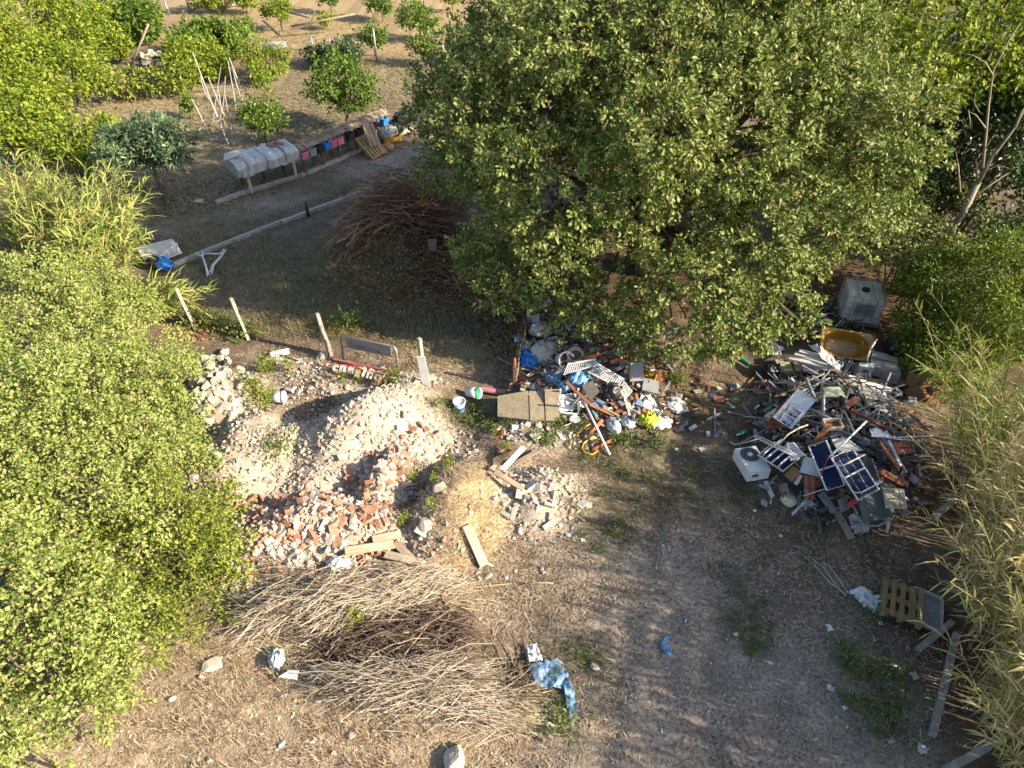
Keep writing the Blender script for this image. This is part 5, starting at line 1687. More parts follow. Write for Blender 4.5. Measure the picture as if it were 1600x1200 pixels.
def tile_sheet(label, c4, n=4, rows=2):
    """a stack of moulded roof tiles: each course of rolls a tile of its own"""
    P = [T(*c) for c in c4]
    c = sum(P, Vector()) / 4
    t = empty('roof_tiles', label, 'roof tiles', c)
    P = [p - c for p in P]
    nrm = (P[1] - P[0]).cross(P[3] - P[0]).normalized()
    nrm = nrm if nrm.z > 0 else -nrm
    for r_ in range(rows):
        V, q, k, s = [], [], n * 6, 3
        for i in range(s + 1):
            v = (r_ + i / s * 1.06) / rows
            for j in range(k + 1):
                u = j / k
                p = (P[0].lerp(P[1], u)).lerp(P[3].lerp(P[2], u), v) + nrm * (.045 * abs(math.sin(math.pi * u * n)) + .02 * i / s)
                V.append(tuple(p))
        q = [(i * (k + 1) + j, i * (k + 1) + j + 1, (i + 1) * (k + 1) + j + 1, (i + 1) * (k + 1) + j) for i in range(s) for j in range(k)]
        o = link('tile', mesh_np('tile', np.array(V), quads=np.array(q), smooth=True), TILE, t)
        m_ = o.modifiers.new('thickness', 'SOLIDIFY')
        m_.thickness = .015
    return t


tile_sheet('pinkish clay roof tiles standing below the white ribbed panel', [(1256, 742, .5), (1274, 742, .5), (1273, 778, .15), (1257, 779, .15)], 2, 2)
tile_sheet('clay roof tiles at the reed side of the heap', [(1392, 690, .7), (1426, 694, .6), (1428, 709, .5), (1401, 711, .6)], 5, 2)
tile_sheet('row of clay roof tiles by the slatted plastic grid', [(1365, 735, .6), (1378, 733, .6), (1414, 751, .35), (1406, 758, .35)], 3, 3)
tile_sheet('single dark clay tiles under the roof-tile row', [(1366, 745, .5), (1378, 745, .5), (1379, 763, .35), (1367, 763, .35)], 3, 1)

for lab, pts, r_, m in [('bright white pole laid diagonally over the sunbeds', [(1296, 714, 1.15), (1354, 658, 1.15)], .022, WHITEP), ('red rod with blue tip leaning on the folded sunbed', [(1275, 761, .6), (1294, 715, 1.1)], .014, RED),
                        ('thin white tube below the folded sunbed', [(1254, 775, .25), (1298, 761, .6)], .012, WHITE), ('white post lying past the slatted plastic grid', [(1391, 794, .35), (1386, 832, .05)], .03, WHITEP),
                        ('long grey pipe running into the reeds', [(1365, 678, .8), (1400, 684, .75), (1440, 682, .7), (1466, 681, .7)], .03, STEEL), ('bent grey pipe drooping beside the roof tiles', [(1380, 684, .8), (1420, 688, .75), (1440, 690, .7), (1446, 705, .5), (1460, 722, .3)], .022, STEEL),
                        ('bent white rod sticking out over the track', [(1140, 690, .3), (1148, 695, .35), (1170, 690, .5), (1192, 683, .6)], .014, WHITE), ('thick dark pipe standing by the green board', [(1259, 590, .9), (1268, 612, .7), (1276, 628, .55)], .045, GREYP),
                        ('grey post upright behind the sink', [(1287, 608, .9), (1286, 640, .6), (1285, 655, .5)], .045, STEEL), ('black pole leaning from the green board', [(1313, 618, .9), (1328, 650, .7)], .035, BLACK), ('pale blue pole crossing the black one', [(1319, 642, .9), (1336, 678, .7)], .025, STEEL),
                        ('curved pale pipe beside the amber bathtub', [(1356, 575, .3), (1355, 560, .5), (1360, 545, .7), (1370, 530, .9)], .025, WHITE), ('thin rod lying along the heap edge by the rusty board', [(1158, 692, .3), (1200, 668, .5)], .012, STEEL),
                        ('white tube bundle lying over the many-barred sunbed', [(1178, 682, .8), (1240, 713, .9)], .02, WHITEP), ('second white tube of the bundle over the barred sunbed', [(1180, 679, .8), (1244, 711, .88)], .016, WHITE), ('third tube of the bundle over the barred sunbed', [(1186, 681, .85), (1236, 705, .92)], .014, STEEL),
                        ('pale pipe curving through the middle of the tangle', [(1218, 693, .85), (1232, 678, .9), (1250, 668, .9), (1262, 664, .85)], .018, CREAM), ('steel bar lying from the sink to the tray', [(1262, 636, .9), (1306, 658, .85)], .028, STEEL)]:
    pole('pole', lab, 'pole', pts, r_, m)
GPOLE = [MB().tube([(-.5, 0, 0), (-.1, .015, .01), (.5, 0, 0)], .014 + .004 * k, 6).mesh('scrap_rod') for k in range(3)]
GPM = [STEEL, WOODD, GREYP]
for k in range(3):
    GPOLE[k].materials.append(GPM[k])
for p in region(rs, [(1290, 655, 1.3, .6, 26), (1310, 690, 1.5, .6, 16), (1340, 640, 1.0, .6, 10), (1270, 620, .9, .4, 4)]):
    o = bpy.data.objects.new('scrap_rod', GPOLE[rs.integers(3)])
    o.location = (p[0], p[1], p[2] + rs.uniform(.2, .5))
    o.rotation_euler = (0, rs.normal() * .22, rs.choice([0.3, -0.5, 0.9, 2.6]) + rs.normal() * .35)
    o.scale = (rs.uniform(.6, 1.9), 1, 1)
    col.objects.link(o)
    tag(o, 'thin scrap rod tangled in the middle of the junk heap', 'rod', 'scrap rods in the junk heap')

panel('rusty_sheet', 'big rusty sheet with foam scraps under the sink', 'metal sheet', [(1193, 650, .45), (1230, 624, .8), (1228, 668, .55), (1199, 671, .35)], .02, RUST)
sheet('foam_scrap', 'torn yellowish foam stuck on the rusty sheet', 'foam', [(1194, 650, .5), (1213, 639, .65), (1210, 648, .6), (1199, 660, .5)], CREAM, .04, 8, .2)
panel('board', 'pale green board with cut corner behind the metal tangle', 'board', [(1285, 605, .75), (1312, 604, .75), (1323, 621, .65), (1291, 620, .65)], .03, PALEG)
t = empty('wooden_tray', 'small open wooden tray in the middle of the junk heap', 'tray', T(1301, 663, .85), (0.1, 0, 0.05))
for a in ((.36, .03, .1, 0, -.12), (.36, .03, .1, 0, .12), (.03, .24, .1, -.18, 0), (.03, .24, .1, .18, 0)):
    MB().box(a[:3], (a[3], a[4], 0)).build('side', WOODP, t)
MB().box((.36, .24, .015), (0, 0, -.05)).build('bottom', BROWN, t)
panel('board', 'dark red plastic lid at the near end of the trough', 'lid', [(1322, 788, .45), (1340, 776, .55), (1345, 781, .55), (1328, 794, .4)], .05, RED)
t = empty('cooler_lid', 'cream rounded lid lying on the ground before the heap', 'lid', T(1233, 781, .06), (0.1, -0.1, 0.5))
mb = MB()
mb.lathe([(.001, .03), (.2, .03), (.235, .01), (.235, -.03), (.001, -.03)], 24)
mb.v = [(np.sign(x) * abs(x) ** .75 * .7, np.sign(y) * abs(y) ** .75 * .7, z) for x, y, z in mb.v]
mb.v = [(x * .7, y * .7, z) for x, y, z in mb.v]
mb.build('shell', CREAM, t, True)
MB().lathe([(.05, .031), (.05, .036), (.001, .036)], 12).build('knob', WOODP, t).location = (-.1, .02, 0)
for lab, a, b_, w, th, m in [('long worn plank at the near foot of the heap', (1307, 799, .08), (1331, 842, .05), .16, .04, WOOD), ('short reddish plank on the ground by the cream lid', (1219, 815, .04), (1226, 793, .06), .1, .04, WOODD),
                             ('brown gutter leaning on the roof tiles', (1374, 690, .75), (1404, 733, .45), .1, .04, BROWN), ('white gutter leaning on the roof tiles', (1388, 688, .8), (1408, 728, .5), .08, .03, WHITE), ('grey gutter leaning beyond the white one', (1392, 700, .7), (1416, 738, .4), .07, .03, STEEL),
                             ('white plank on top of the stack over the old pallet', (1233, 559, .55), (1299, 575, .5), .14, .04, WHITE), ('white plank across the middle of the stack', (1242, 552, .62), (1289, 562, .6), .14, .04, WHITE), ('white plank at the back of the stack', (1249, 548, .66), (1284, 557, .64), .12, .03, WHITE),
                             ('white plank lowest on the old pallet', (1246, 569, .4), (1292, 577, .4), .12, .03, WHITE), ('short white board resting on the old pallet', (1254, 577, .38), (1278, 577, .38), .16, .03, WHITE), ('long white beam before the concrete blocks', (1325, 590, .35), (1391, 611, .3), .14, .08, WHITE),
                             ('thin wooden strip under the concrete blocks', (1335, 583, .3), (1391, 601, .25), .08, .04, WOODD), ('second wooden strip under the concrete blocks', (1334, 587, .28), (1388, 605, .25), .06, .04, WOOD), ('white curb piece near the broken slab', (1371, 639, .3), (1390, 644, .25), .06, .03, WHITE),
                             ('split dark plank left of the bathtub', (1262, 522, .3), (1270, 500, .4), .16, .03, WOODD), ('pale plank poking from the leaves', (1270, 508, .4), (1293, 497, .45), .07, .03, WOODP), ('loose pale lath by the bathtub rim', (1266, 506, .4), (1291, 503, .45), .04, .03, WOODP), ('brown plank in front of the white tiles', (1217, 596, .2), (1258, 600, .2), .12, .03, WOOD),
                             ('thin metal strip before the old pallet', (1262, 592, .4), (1290, 600, .35), .05, .03, STEEL), ('blue-white strip under the barred sunbed', (1196, 752, .15), (1207, 776, .1), .1, .03, WHITE), ('white batten on the ground under the tiles', (1243, 757, .3), (1252, 742, .4), .08, .03, WHITE), ('reddish block under the white ribbed panel', (1232, 748, .35), (1246, 733, .45), .2, .08, CARD),
                             ('grey slab lying at the foot of the roof tiles', (1254, 792, .05), (1269, 783, .12), .2, .06, CONC), ('grey sheet piece standing by the trough end', (1316, 778, .3), (1321, 798, .15), .22, .03, GREYP), ('dark beam at the near foot of the heap', (1282, 770, .2), (1304, 800, .1), .16, .06, GREYP), ('rust red beam through the tangle', (1330, 640, .8), (1385, 670, .7), .07, .05, RUST),
                             ('reddish board behind the wooden tray', (1320, 636, .8), (1340, 622, .75), .14, .03, TILE), ('rusty strip beside the wooden tray', (1275, 690, .8), (1290, 672, .85), .12, .04, RUST)]:
    board('plank', lab, 'plank', a, b_, w, th, m, warp=.004)
sheet('plastic_sheet', 'twisted white plastic sheet lying over the plank stack', 'plastic sheet', [(1262, 541, .7), (1275, 540, .75), (1314, 574, .5), (1306, 582, .45)], WHITEP, .07, 12, .12)
sheet('plastic_sheet', 'frosted plastic sheet over the pipes on the reed side', 'plastic sheet', [(1358, 672, .85), (1385, 676, .85), (1392, 686, .8), (1362, 684, .8)], FILM, .05, 12, .15)
sheet('plastic_sheet', 'white foam litter by the tree edge', 'plastic sheet', [(1196, 525, .05), (1222, 545, .05), (1216, 560, .05), (1196, 548, .05)], FOAM, .08, 10, .3)
sheet('cloth', 'grey muddy cloth heaped by the long worn plank', 'cloth', [(1326, 806, .1), (1356, 812, .1), (1356, 834, .03), (1332, 838, .03)], CONC, .12, 12, .15)
M4, L = on((1246, 577, .12), (1304, 584, .12), -28)
pallet('pallet', 'old grey pallet carrying the white planks', M4, 1.1, .75, WOOD)
for lab, c4 in [('bottom white tile of the three beside the black bag', [(1214, 571, .12), (1236, 569, .12), (1242, 584, .1), (1217, 590, .1)]), ('middle white tile of the three beside the black bag', [(1217, 566, .16), (1233, 564, .16), (1240, 580, .14), (1220, 584, .14)]), ('top white tile of the three beside the black bag', [(1211, 562, .2), (1223, 561, .2), (1231, 575, .18), (1218, 578, .18)])]:
    panel('white_tile', lab, 'tile', c4, .025, CREAM)
bag('rubbish_sack', 'black bin bag lying beside the white tiles', 'sack', 1204, 578, .14, (.26, .2, .2), BLACK, .3)


def block(label, px, py, dz, s, rz, m, hole=False):
    p = T(px, py, dz)
    t = empty('concrete_block', label, 'block', p, (0.05 * rs.normal(), 0.05 * rs.normal(), rz))
    if hole:
        w = s[0] * .3
        mb = MB()
        mb.box((s[0], s[1], w), (0, 0, s[2] / 2 - w / 2)).box((s[0], s[1], w), (0, 0, -s[2] / 2 + w / 2))
        mb.box((w, s[1] - .004, s[2] - 2 * w), (-s[0] / 2 + w / 2 + .001, 0, 0)).box((w, s[1] - .004, s[2] - 2 * w), (s[0] / 2 - w / 2 - .001, 0, 0))
        mb.build('shell', m, t)
        MB().box((s[0] * .4, .01, s[2] * .4), (0, s[1] * .3, 0)).build('hole_shade_plate', BLACK, t)  # black plate stands in for the shade inside the hole
    else:
        mb = MB()
        mb.box(s)
        mb.v = [tuple(c * (1 + rs.normal() * .025) for c in v) for v in mb.v]
        mb.build('body', m, t)
    return t


block('square white block with a square hole', 1351, 578, .3, (.34, .16, .34), -.15, WHITE, True)
block('concrete block next to the holed white one', 1371, 576, .3, (.42, .3, .3), -.35, CONC)
block('concrete block at the reed end of the row', 1390, 584, .3, (.42, .34, .3), -.35, CONC)
block('concrete block behind the row of blocks', 1372, 562, .3, (.4, .28, .28), -.35, CONC)
block('small brownish stone topping the block row', 1391, 573, .52, (.28, .2, .08), -.3, PLASTER)
block('back concrete block touching the shrub', 1388, 567, .3, (.4, .28, .28), -.4, CONC)
for lab, c4, m in [('cracked concrete paver under the long white beam', [(1328, 598, .3), (1342, 597, .3), (1345, 613, .28), (1329, 612, .28)], CONC), ('large pale paver behind the metal tangle', [(1340, 600, .36), (1367, 605, .34), (1371, 621, .32), (1344, 617, .34)], CONC),
                   ('worn paver with a brown patch', [(1350, 618, .32), (1374, 622, .3), (1376, 635, .28), (1354, 633, .3)], PLASTER), ('speckled broken terrazzo slab at the reed side', [(1370, 608, .34), (1384, 614, .3), (1390, 645, .2), (1373, 636, .25)], mat('speckled terrazzo', (.4, .39, .37), .8, var=.8, scale=22))]:
    panel('paving_slab', lab, 'slab', c4, .06, m)


def cardboard(label, px, py, dz, s, rot):
    t = empty('cardboard_box', label, 'box', T(px, py, dz), rot)
    a, b_, h = s
    for (sx, sy, x, y) in ((a, .012, 0, -b_ / 2), (a, .012, 0, b_ / 2), (.012, b_ - .012, -a / 2, 0), (.012, b_ - .012, a / 2, 0)):
        MB().box((sx, sy, h), (x, y, 0)).build('side', CARD, t)
    MB().box((a, b_ * .5, .01), (0, -b_ * .25, h / 2 + .006)).build('flap', CARD, t)
    MB().box((a, b_ * .45, .01), (0, b_ * .42, h / 2 + .05), (.5, 0, 0)).build('flap', CARD, t)


cardboard('brown cardboard box nearest the reeds', 1458, 612, .2, (.5, .4, .4), (.1, .1, .2))
cardboard('brown cardboard box tipped towards the terrazzo slab', 1435, 614, .2, (.45, .4, .38), (.5, .3, .6))
cardboard('brown cardboard box topmost of the three by the reeds', 1436, 595, .45, (.4, .4, .35), (-.3, .4, .4))

# intermediate bulk container
P0, P1 = T(1315, 508), T(1361, 515)
ax = (P1 - P0).normalized()
az = math.atan2(ax.y, ax.x)
t = empty('water_tank', 'white caged plastic tank with grey label panel under the tree edge', 'tank', (P0 + P1) / 2 + Vector((-math.sin(az), math.cos(az), 0)) * .5, az)
W, D, Hh = 1.0, 1.0, 1.0
mb = MB()
for k in range(4):
    mb.box((W - .08 - .05 * k, D - .08 - .05 * k, Hh - .15 + .016 * k), (0, 0, .15 + (Hh - .15) / 2))
MB().box((W - .08, D - .08, Hh - .18), (0, 0, .15 + (Hh - .18) / 2)).build('container', mat('milky plastic', (.84, .83, .78), .5, var=.12, dirt_amt=.3), t)
mb = MB()
for z in np.linspace(.2, Hh, 5):
    mb.tube([(-W / 2, -D / 2, z), (W / 2, -D / 2, z), (W / 2, D / 2, z), (-W / 2, D / 2, z)], .012, 5, True)
for k in range(6):
    u = -.5 + k / 5
    for q in ((u * W, -D / 2 - .012), (u * W, D / 2 + .012), (-W / 2 - .012, u * D), (W / 2 + .012, u * D)):
        mb.tube([(q[0], q[1], .12), (q[0], q[1], Hh)], .011, 5)
for x in (-.2, .2):
    mb.tube([(x, -D / 2, Hh + .012), (x, D / 2, Hh + .012)], .012, 5)
mb.build('cage', mat('light grey cage', (.5, .52, .54), .5, dirt_amt=.3), t)
MB().box((.46, .012, .3), (0.02, -D / 2 - .03, .62)).build('label_panel', GREYP, t)
MB().lathe([(.11, 0), (.11, .05), (.09, .06), (.001, .06)], 16).build('screw_cap', BLACK, t).location = (0, -.05, Hh - .03)
MB().box((W, D, .05), (0, 0, .1)).build('pallet_deck', STEEL, t)
for x in (-.42, 0, .42):
    MB().box((.1, D, .075), (x, 0, .04)).build('pallet_foot', BLACK, t)

# amber bathtub tipped towards the viewer
M4, L = on((1281, 531, .42), (1364, 545, .42), 34)
t = empty('bathtub', 'amber bathtub tipped on edge behind the plank stack', 'bathtub', M4)
n, L2, W2 = 32, L / 2, .4
rings = []
for (s_, e_, z) in ((1.0, 14, -.05), (1.0, 14, .02), (.95, 10, .025), (.9, 2.6, .02), (.84, 2.4, -.04), (.72, 2.3, -.3), (.55, 2.2, -.36), (.001, 2, -.37)):
    rings.append([(L2 * s_ * np.sign(math.cos(a)) * abs(math.cos(a)) ** (2 / e_), W2 * (s_ if s_ > .5 else s_) * np.sign(math.sin(a)) * abs(math.sin(a)) ** (2 / e_), z) for a in np.linspace(0, 2 * math.pi, n + 1)[:-1]])
vs = [p for r_ in rings for p in r_]
fs = [(i * n + j, i * n + (j + 1) % n, (i + 1) * n + (j + 1) % n, (i + 1) * n + j) for i in range(len(rings) - 1) for j in range(n)]
MB().add(vs, fs).build('basin', GOLD, t, True)
MB().box((.03, W2 * 2, .4), (L2 + .02, 0, -.2)).build('end_panel', BROWN, t)
MB().lathe([(.03, 0), (.03, .01), (.001, .012)], 12).build('drain', STEEL, t).location = (L2 * .5, 0, -.34)
MB().tube([(L2 * .62, .1, -.12), (L2 * .66, .12, -.05), (L2 * .6, .16, -.02)], .015).build('grab_handle', CREAM, t)
t = empty('water_barrel', 'dark plastic barrel with a round hole behind the bathtub', 'barrel', T(1397, 545, 0), (.5, 0, .2))
MB().lathe([(.3, 0), (.36, .15), (.36, .5), (.3, .62), (.12, .64), (.1, .6), (.001, .6)], 24).build('body', mat('blue black plastic', (.05, .06, .075), .5), t, True)
MB().lathe([(.1, .645), (.1, .65), (.001, .65)], 16).build('hole_shade_disc', BLACK, t)  # black disc paints the darkness of the open hole
for lab, px, py, m in [('green plastic bottle lying on the shaded track', 1171, 569, GREEN), ('green plastic bottle standing by the rusty sheet', 1166, 674, GREEN)]:
    t = empty('bottle', lab, 'bottle', T(px, py, .05), (0.2, 1.4, .3 + px))
    MB().lathe([(.05, 0), (.055, .02), (.055, .2), (.02, .28), (.02, .31), (.001, .31)], 12).build('body', m, t, True)
    MB().lathe([(.024, .29), (.024, .33), (.001, .33)], 10).build('cap', WHITEP, t)
# ------------------------------------------------------------------ fence, sign frame and the yard beyond
POSTM = mat('weathered fence post', (.4, .36, .29), .9, var=.5, scale=9, dirt=(.16, .13, .09), dirt_amt=.5)
t = empty('wire_fence', 'wire fence on leaning pale posts between yard and rubble', 'fence', T(400, 530))
o0 = T(400, 530)
tops = []
for (a, b_) in (((305, 514), (289, 456)), ((388, 530), (371, 460)), ((517, 555), (500, 495)), ((664, 597), (654, 518))):
    q = T(*a) - o0
    ln = Vector(((-.16 if a[0] < 600 else -.04) + .02 * rs.normal(), .05, 1.35))
    tops.append((q, q + ln))
    MB().tube([q - Vector((0, 0, .1)), q + ln * .3 + Vector((.008, 0, 0)), q + ln * .65 - Vector((.008, 0, 0)), q + ln], [.075, .07, .068, .062], 4).build('post', POSTM, t)
wm = MB()
for (q, e), (q2, e2) in zip(tops[:-1], tops[1:]):
    n = int((q2 - q).length / .13)
    for k in range(n + 1):
        for d in (-1, 1):
            u0 = k / n
            prev = None
            pts = []
            for s_ in range(3):
                u, v = u0 + d * s_ * 4.2 / n / 2, s_ / 2 * .82
                if 0 <= u <= 1:
                    pts.append((q.lerp(q2, u)).lerp(e.lerp(e2, u), v) + Vector((0, 0, .02)))
            if len(pts) > 1:
                wm.tube(pts, .0035, 3)
    for v in (.05, .45, .82):
        wm.tube([q.lerp(e, v), (q.lerp(q2, .5)).lerp(e.lerp(e2, .5), v) + Vector((0, 0, -.03)), q2.lerp(e2, v)], .003, 3)
wm.build('wire_mesh', RUST, t)
o = MB().box((.2, .025, 1.0), (0, 0, .48), (.05, -.06, 0)).build('white_board', WHITEP)
o.location = T(664, 600) + Vector((.02, -.09, 0))
o.rotation_euler = (0, 0, -.1)
tag(o, 'white board standing against the last fence post', 'board')

# sign frame
t = empty('sign_frame', 'rusted tube frame with grey panel standing behind the letter strip', 'sign frame', T(580, 575))
o0 = T(580, 575)
A, B = T(538, 566) - o0, T(623, 585) - o0
up = Vector((0, .1, .82))
MB().tube([A, A + up * .9, A + up + (B - A) * .03, B + up - (B - A) * .03, B + up * .9, B], .028, 8).build('tube_frame', STEEL, t, True)
MB().plate([(A + up * .97) + (B - A) * .1, (B + up * .97) - (B - A) * .1, (B + up * .64) - (B - A) * .1, (A + up * .64) + (B - A) * .1], .02).build('panel', mat('grey sign panel', (.32, .36, .38), .5, dirt_amt=.4), t)
MB().tube([A + up * .62, B + up * .62], .016).build('rail', STEEL, t)
MB().tube([A + up * .08, B + up * .08], .016).build('rail', STEEL, t)
m_ = A.lerp(B, .5)
MB().tube([m_ + up * .05, m_ + up * .62], .016).build('upright', STEEL, t)
for a, b_ in ((A + up * .6, m_ + up * .08), (A + up * .1, m_ + up * .55), (m_ + up * .08, B + up * .45), (B + up * .08, m_.lerp(B, .5) + up * .4)):
    MB().tube([a, b_], .009, 5).build('brace', STEEL, t)
# letter strip: red backing with raised white characters, half buried
M4, L = frame2((517, 570, .22), (609, 590, .22), 35)
t = empty('letter_strip', 'red and white sign letters half buried in the rubble', 'sign', M4)
MB().box((L, .04, .03), (0, .17, -.02)).build('rail', mat('faded red paint', (.42, .09, .06), .7, var=.3, dirt=(.5, .42, .35), dirt_amt=.4), t)
x = -L / 2 + .08
for k, ch in enumerate('cnasino'):
    fc_ = bpy.data.curves.new('letter', 'FONT')
    fc_.body = ch
    fc_.size = .33
    fc_.extrude = .025
    fc_.offset = .012
    tmp = bpy.data.objects.new('letter', fc_)
    col.objects.link(tmp)
    dg = bpy.context.evaluated_depsgraph_get()
    me_ = bpy.data.meshes.new_from_object(tmp.evaluated_get(dg))
    bpy.data.objects.remove(tmp)
    me_.materials.clear()
    back = bpy.data.meshes.new('backing')
    o = link('letter', me_, mat('dirty white letter', (.6, .58, .54), .6, var=.2, scale=12, dirt=(.35, .26, .18), dirt_amt=.8), t)
    o.location = (x, -.12 + .015 * rs.normal(), .012)
    o.rotation_euler = (0, 0, .06 * rs.normal())
    w_ = max(v.co.x for v in me_.vertices)
    bk = MB().box((w_ + .05, .24, .02), (w_ / 2, .08, -.035)).build('backing', MATS['faded red paint'], o)
    x += w_ + .06
M4, L = frame2((417, 557, .12), (470, 561, .1), 10)
t = empty('metal_scrap', 'bent white metal tray lying at the top of the rubble', 'metal scrap', M4)
MB().box((L, .12, .015), (0, -.06, .0)).build('strip', WHITE, t)
MB().box((.5, .18, .015), (-.16, .12, .04), (0.3, 0.1, .5)).build('plate', WHITE, t)
MB().tube([(-L / 2 - .1, .2, .02), (L / 2, -.1, .04)], .02).build('bar', RUST, t)

# kerbs along the path
KERB = mat('old kerb concrete', (.4, .38, .34), .95, var=.3, scale=6, dirt=(.2, .17, .12), dirt_amt=.5)


def kerb(label, pts):
    W_ = [T(*p) for p in pts]
    t = empty('kerb', label, 'kerb', W_[0])
    for p, q in zip(W_[:-1], W_[1:]):
        n = max(1, round((q - p).length / 1.0))
        for k in range(n):
            a, b_ = p.lerp(q, k / n), p.lerp(q, (k + .975) / n)
            M4, L = frame2(a - W_[0], b_ - W_[0], 0, True)
            o = MB().box((L, .13, .26), (0, rs.normal() * .012, .0)).build('kerbstone', KERB, t)
            o.matrix_local = M4


kerb('concrete kerb line running below the path to the brush pile', [(262, 421), (330, 392), (400, 365), (480, 335), (545, 311), (600, 288), (660, 264)])
kerb('concrete kerb line running under the covered hutch', [(180, 333), (225, 331)])
kerb('concrete kerb line passing behind the leaning pallet', [(338, 319), (385, 302), (470, 277), (540, 247), (566, 235)])
kerb('short concrete kerb piece past the yellow crate', [(618, 213), (645, 203)])
for lab, px, py in [('black stake standing on the lower kerb', 482, 338), ('black stake at the brush-pile end of the kerb', 597, 292)]:
    pole('stake', lab, 'stake', [tuple(T(px, py)), tuple(T(px, py) + Vector((0, 0, .55)))], .05, BLACK, world=True)

# covered hutch
F0, F1 = T(392, 302), T(467, 277)
ax = (F1 - F0).normalized()
ay = Vector((-ax.y, ax.x, 0))
M4 = Matrix((ax, ay, Vector((0, 0, 1)))).transposed().to_4x4()
M4.translation = F0
HL = (F1 - F0).length
t = empty('rabbit_hutch', 'long raised hutch wrapped in grey-white tarpaulin tied with cords', 'hutch', M4)
prof = [(-.1, .72), (-.14, 1.08), (.03, 1.2), (.9, 1.26), (.98, .85)]
V, q, nseg = [], [], 22
for i in range(nseg + 1):
    xx = -.35 + (HL + .5) * i / nseg
    for (y, z) in prof:
        V.append((xx + rs.normal() * .02, y + rs.normal() * .035, z + rs.normal() * .03 - .02 * abs(math.sin(i * 1.9))))
k = len(prof)
q = [(i * k + j, i * k + j + 1, (i + 1) * k + j + 1, (i + 1) * k + j) for i in range(nseg) for j in range(k - 1)]
o = link('tarpaulin', mesh_np('tarpaulin', np.array(V), quads=np.array(q)), CANV, t)
s_ = o.modifiers.new('thickness', 'SOLIDIFY')
s_.thickness = .012
MB().add([V[j] for j in range(k)], [tuple(range(k))]).build('end_flap', CANV, t)
MB().add([V[nseg * k + j] for j in range(k)], [tuple(range(k))[::-1]]).build('end_flap', CANV, t)
MB().box((HL * .95, .8, .34), (HL / 2, .42, .97)).build('cage_box', WOODD, t)
MB().add([(-.5, .45, 1.3), (.15, .4, 1.34), (.35, .95, 1.32), (-.2, 1.05, 1.28), (-.5, .45, 1.27), (.15, .4, 1.31), (.35, .95, 1.29), (-.2, 1.05, 1.25)], [(0, 1, 2, 3), (7, 6, 5, 4), (0, 4, 5, 1), (1, 5, 6, 2), (2, 6, 7, 3), (3, 7, 4, 0)]).build('loose_flap', CANV, t)
for u in (.05, .42, .8):
    xx = u * HL
    MB().tube([(xx, y - (.02 if y < .5 else -.02), z + .02) for y, z in prof], .012, 4).build('cord', BLACK, t)
for xx, y in ((.05, .02), (.12, .9), (HL - .1, 0.0), (HL - .2, .85), (HL * .5, .9), (HL - .35, .3)):
    MB().box((.1, .08, .8), (xx, y, .39)).build('leg', WOODP if y < .1 else WOODD, t)
for u in (.72, .88):
    MB().box((.22, .4, .02), (u * HL, .6, 1.275), (-.02, 0, .3)).build('roof_patch', BROWN, t)

# long cane-roofed rack with hanging tubs
S0, S1 = T(478, 276), T(612, 216)
ax = (S1 - S0).normalized()
ay = Vector((-ax.y, ax.x, 0))
M4 = Matrix((ax, ay, Vector((0, 0, 1)))).transposed().to_4x4()
M4.translation = S0
SL = (S1 - S0).length
t = empty('cane_roofed_rack', 'long low rack roofed with bundled grey canes', 'rack', M4)
for k in range(26):
    y = .05 + .65 * k / 25
    z = 1.02 + .12 * math.sin(math.pi * k / 25) + rs.normal() * .01
    MB().tube([(rs.uniform(-.1, .1), y, z), (SL * .5, y + rs.normal() * .03, z + rs.normal() * .02), (SL + rs.uniform(-.1, .15), y, z)], .018, 5).build('cane', BARK_P, t)
for u in np.linspace(.06, .96, 7):
    MB().tube([(u * SL, .0, .98), (u * SL, .1, 1.1), (u * SL, .38, 1.18), (u * SL, .68, 1.08), (u * SL, .74, .98)], .014, 4).build('cord', BLACK, t)
for u in np.linspace(.02, .98, 6):
    for y in (.08, .66):
        MB().box((.08, .08, 1.0), (u * SL, y, .49)).build('post', WOODD, t)
MB().box((SL, .6, .03), (SL / 2, .37, .62)).build('shelf', WOODD, t)


def tub(label, u, m, s=(.3, .22, .26), y=-.02, z=.84):
    p = M4 @ Vector((u * SL, y, z))
    tt = empty('storage_tub', label, 'tub', p, math.atan2(ax.y, ax.x))
    a, b_, h = s
    for (sx, sy, x_, y_) in ((a, .02, 0, -b_ / 2), (a, .02, 0, b_ / 2), (.02, b_ - .02, -a / 2, 0), (.02, b_ - .02, a / 2, 0)):
        MB().box((sx, sy, h), (x_, y_, 0)).build('wall', m, tt)
    MB().box((a, b_, .02), (0, 0, -h / 2)).build('bottom', m, tt)
    MB().box((a + .04, .03, .03), (0, -b_ / 2 - .01, h / 2)).build('rim', m, tt)


for lab, u, m in [('pink tub hung first on the cane rack beside the hutch', .02, PINK), ('dark grey tub hung second on the cane rack', .1, GREYP), ('black tub hung between grey and blue ones on the cane rack', .18, BLACK), ('blue tub hung beside the pink pair on the cane rack', .255, BLUE),
                  ('pink tub next to the blue one on the cane rack', .325, PINK), ('bright pink tub with black tub beyond on the cane rack', .395, PINK), ('black tub in the middle of the cane rack', .52, BLACK), ('black tub beside the small pink one on the rack', .62, BLACK), ('small dull pink tub before the pallet on the cane rack', .7, mat('dull pink plastic', (.42, .1, .14), .6)),
                  ('navy tub just behind the leaning pallet', .78, NAVY), ('bright blue tub past the pallet at the rack end', .93, BLUE)]:
    tub(lab, u, m)
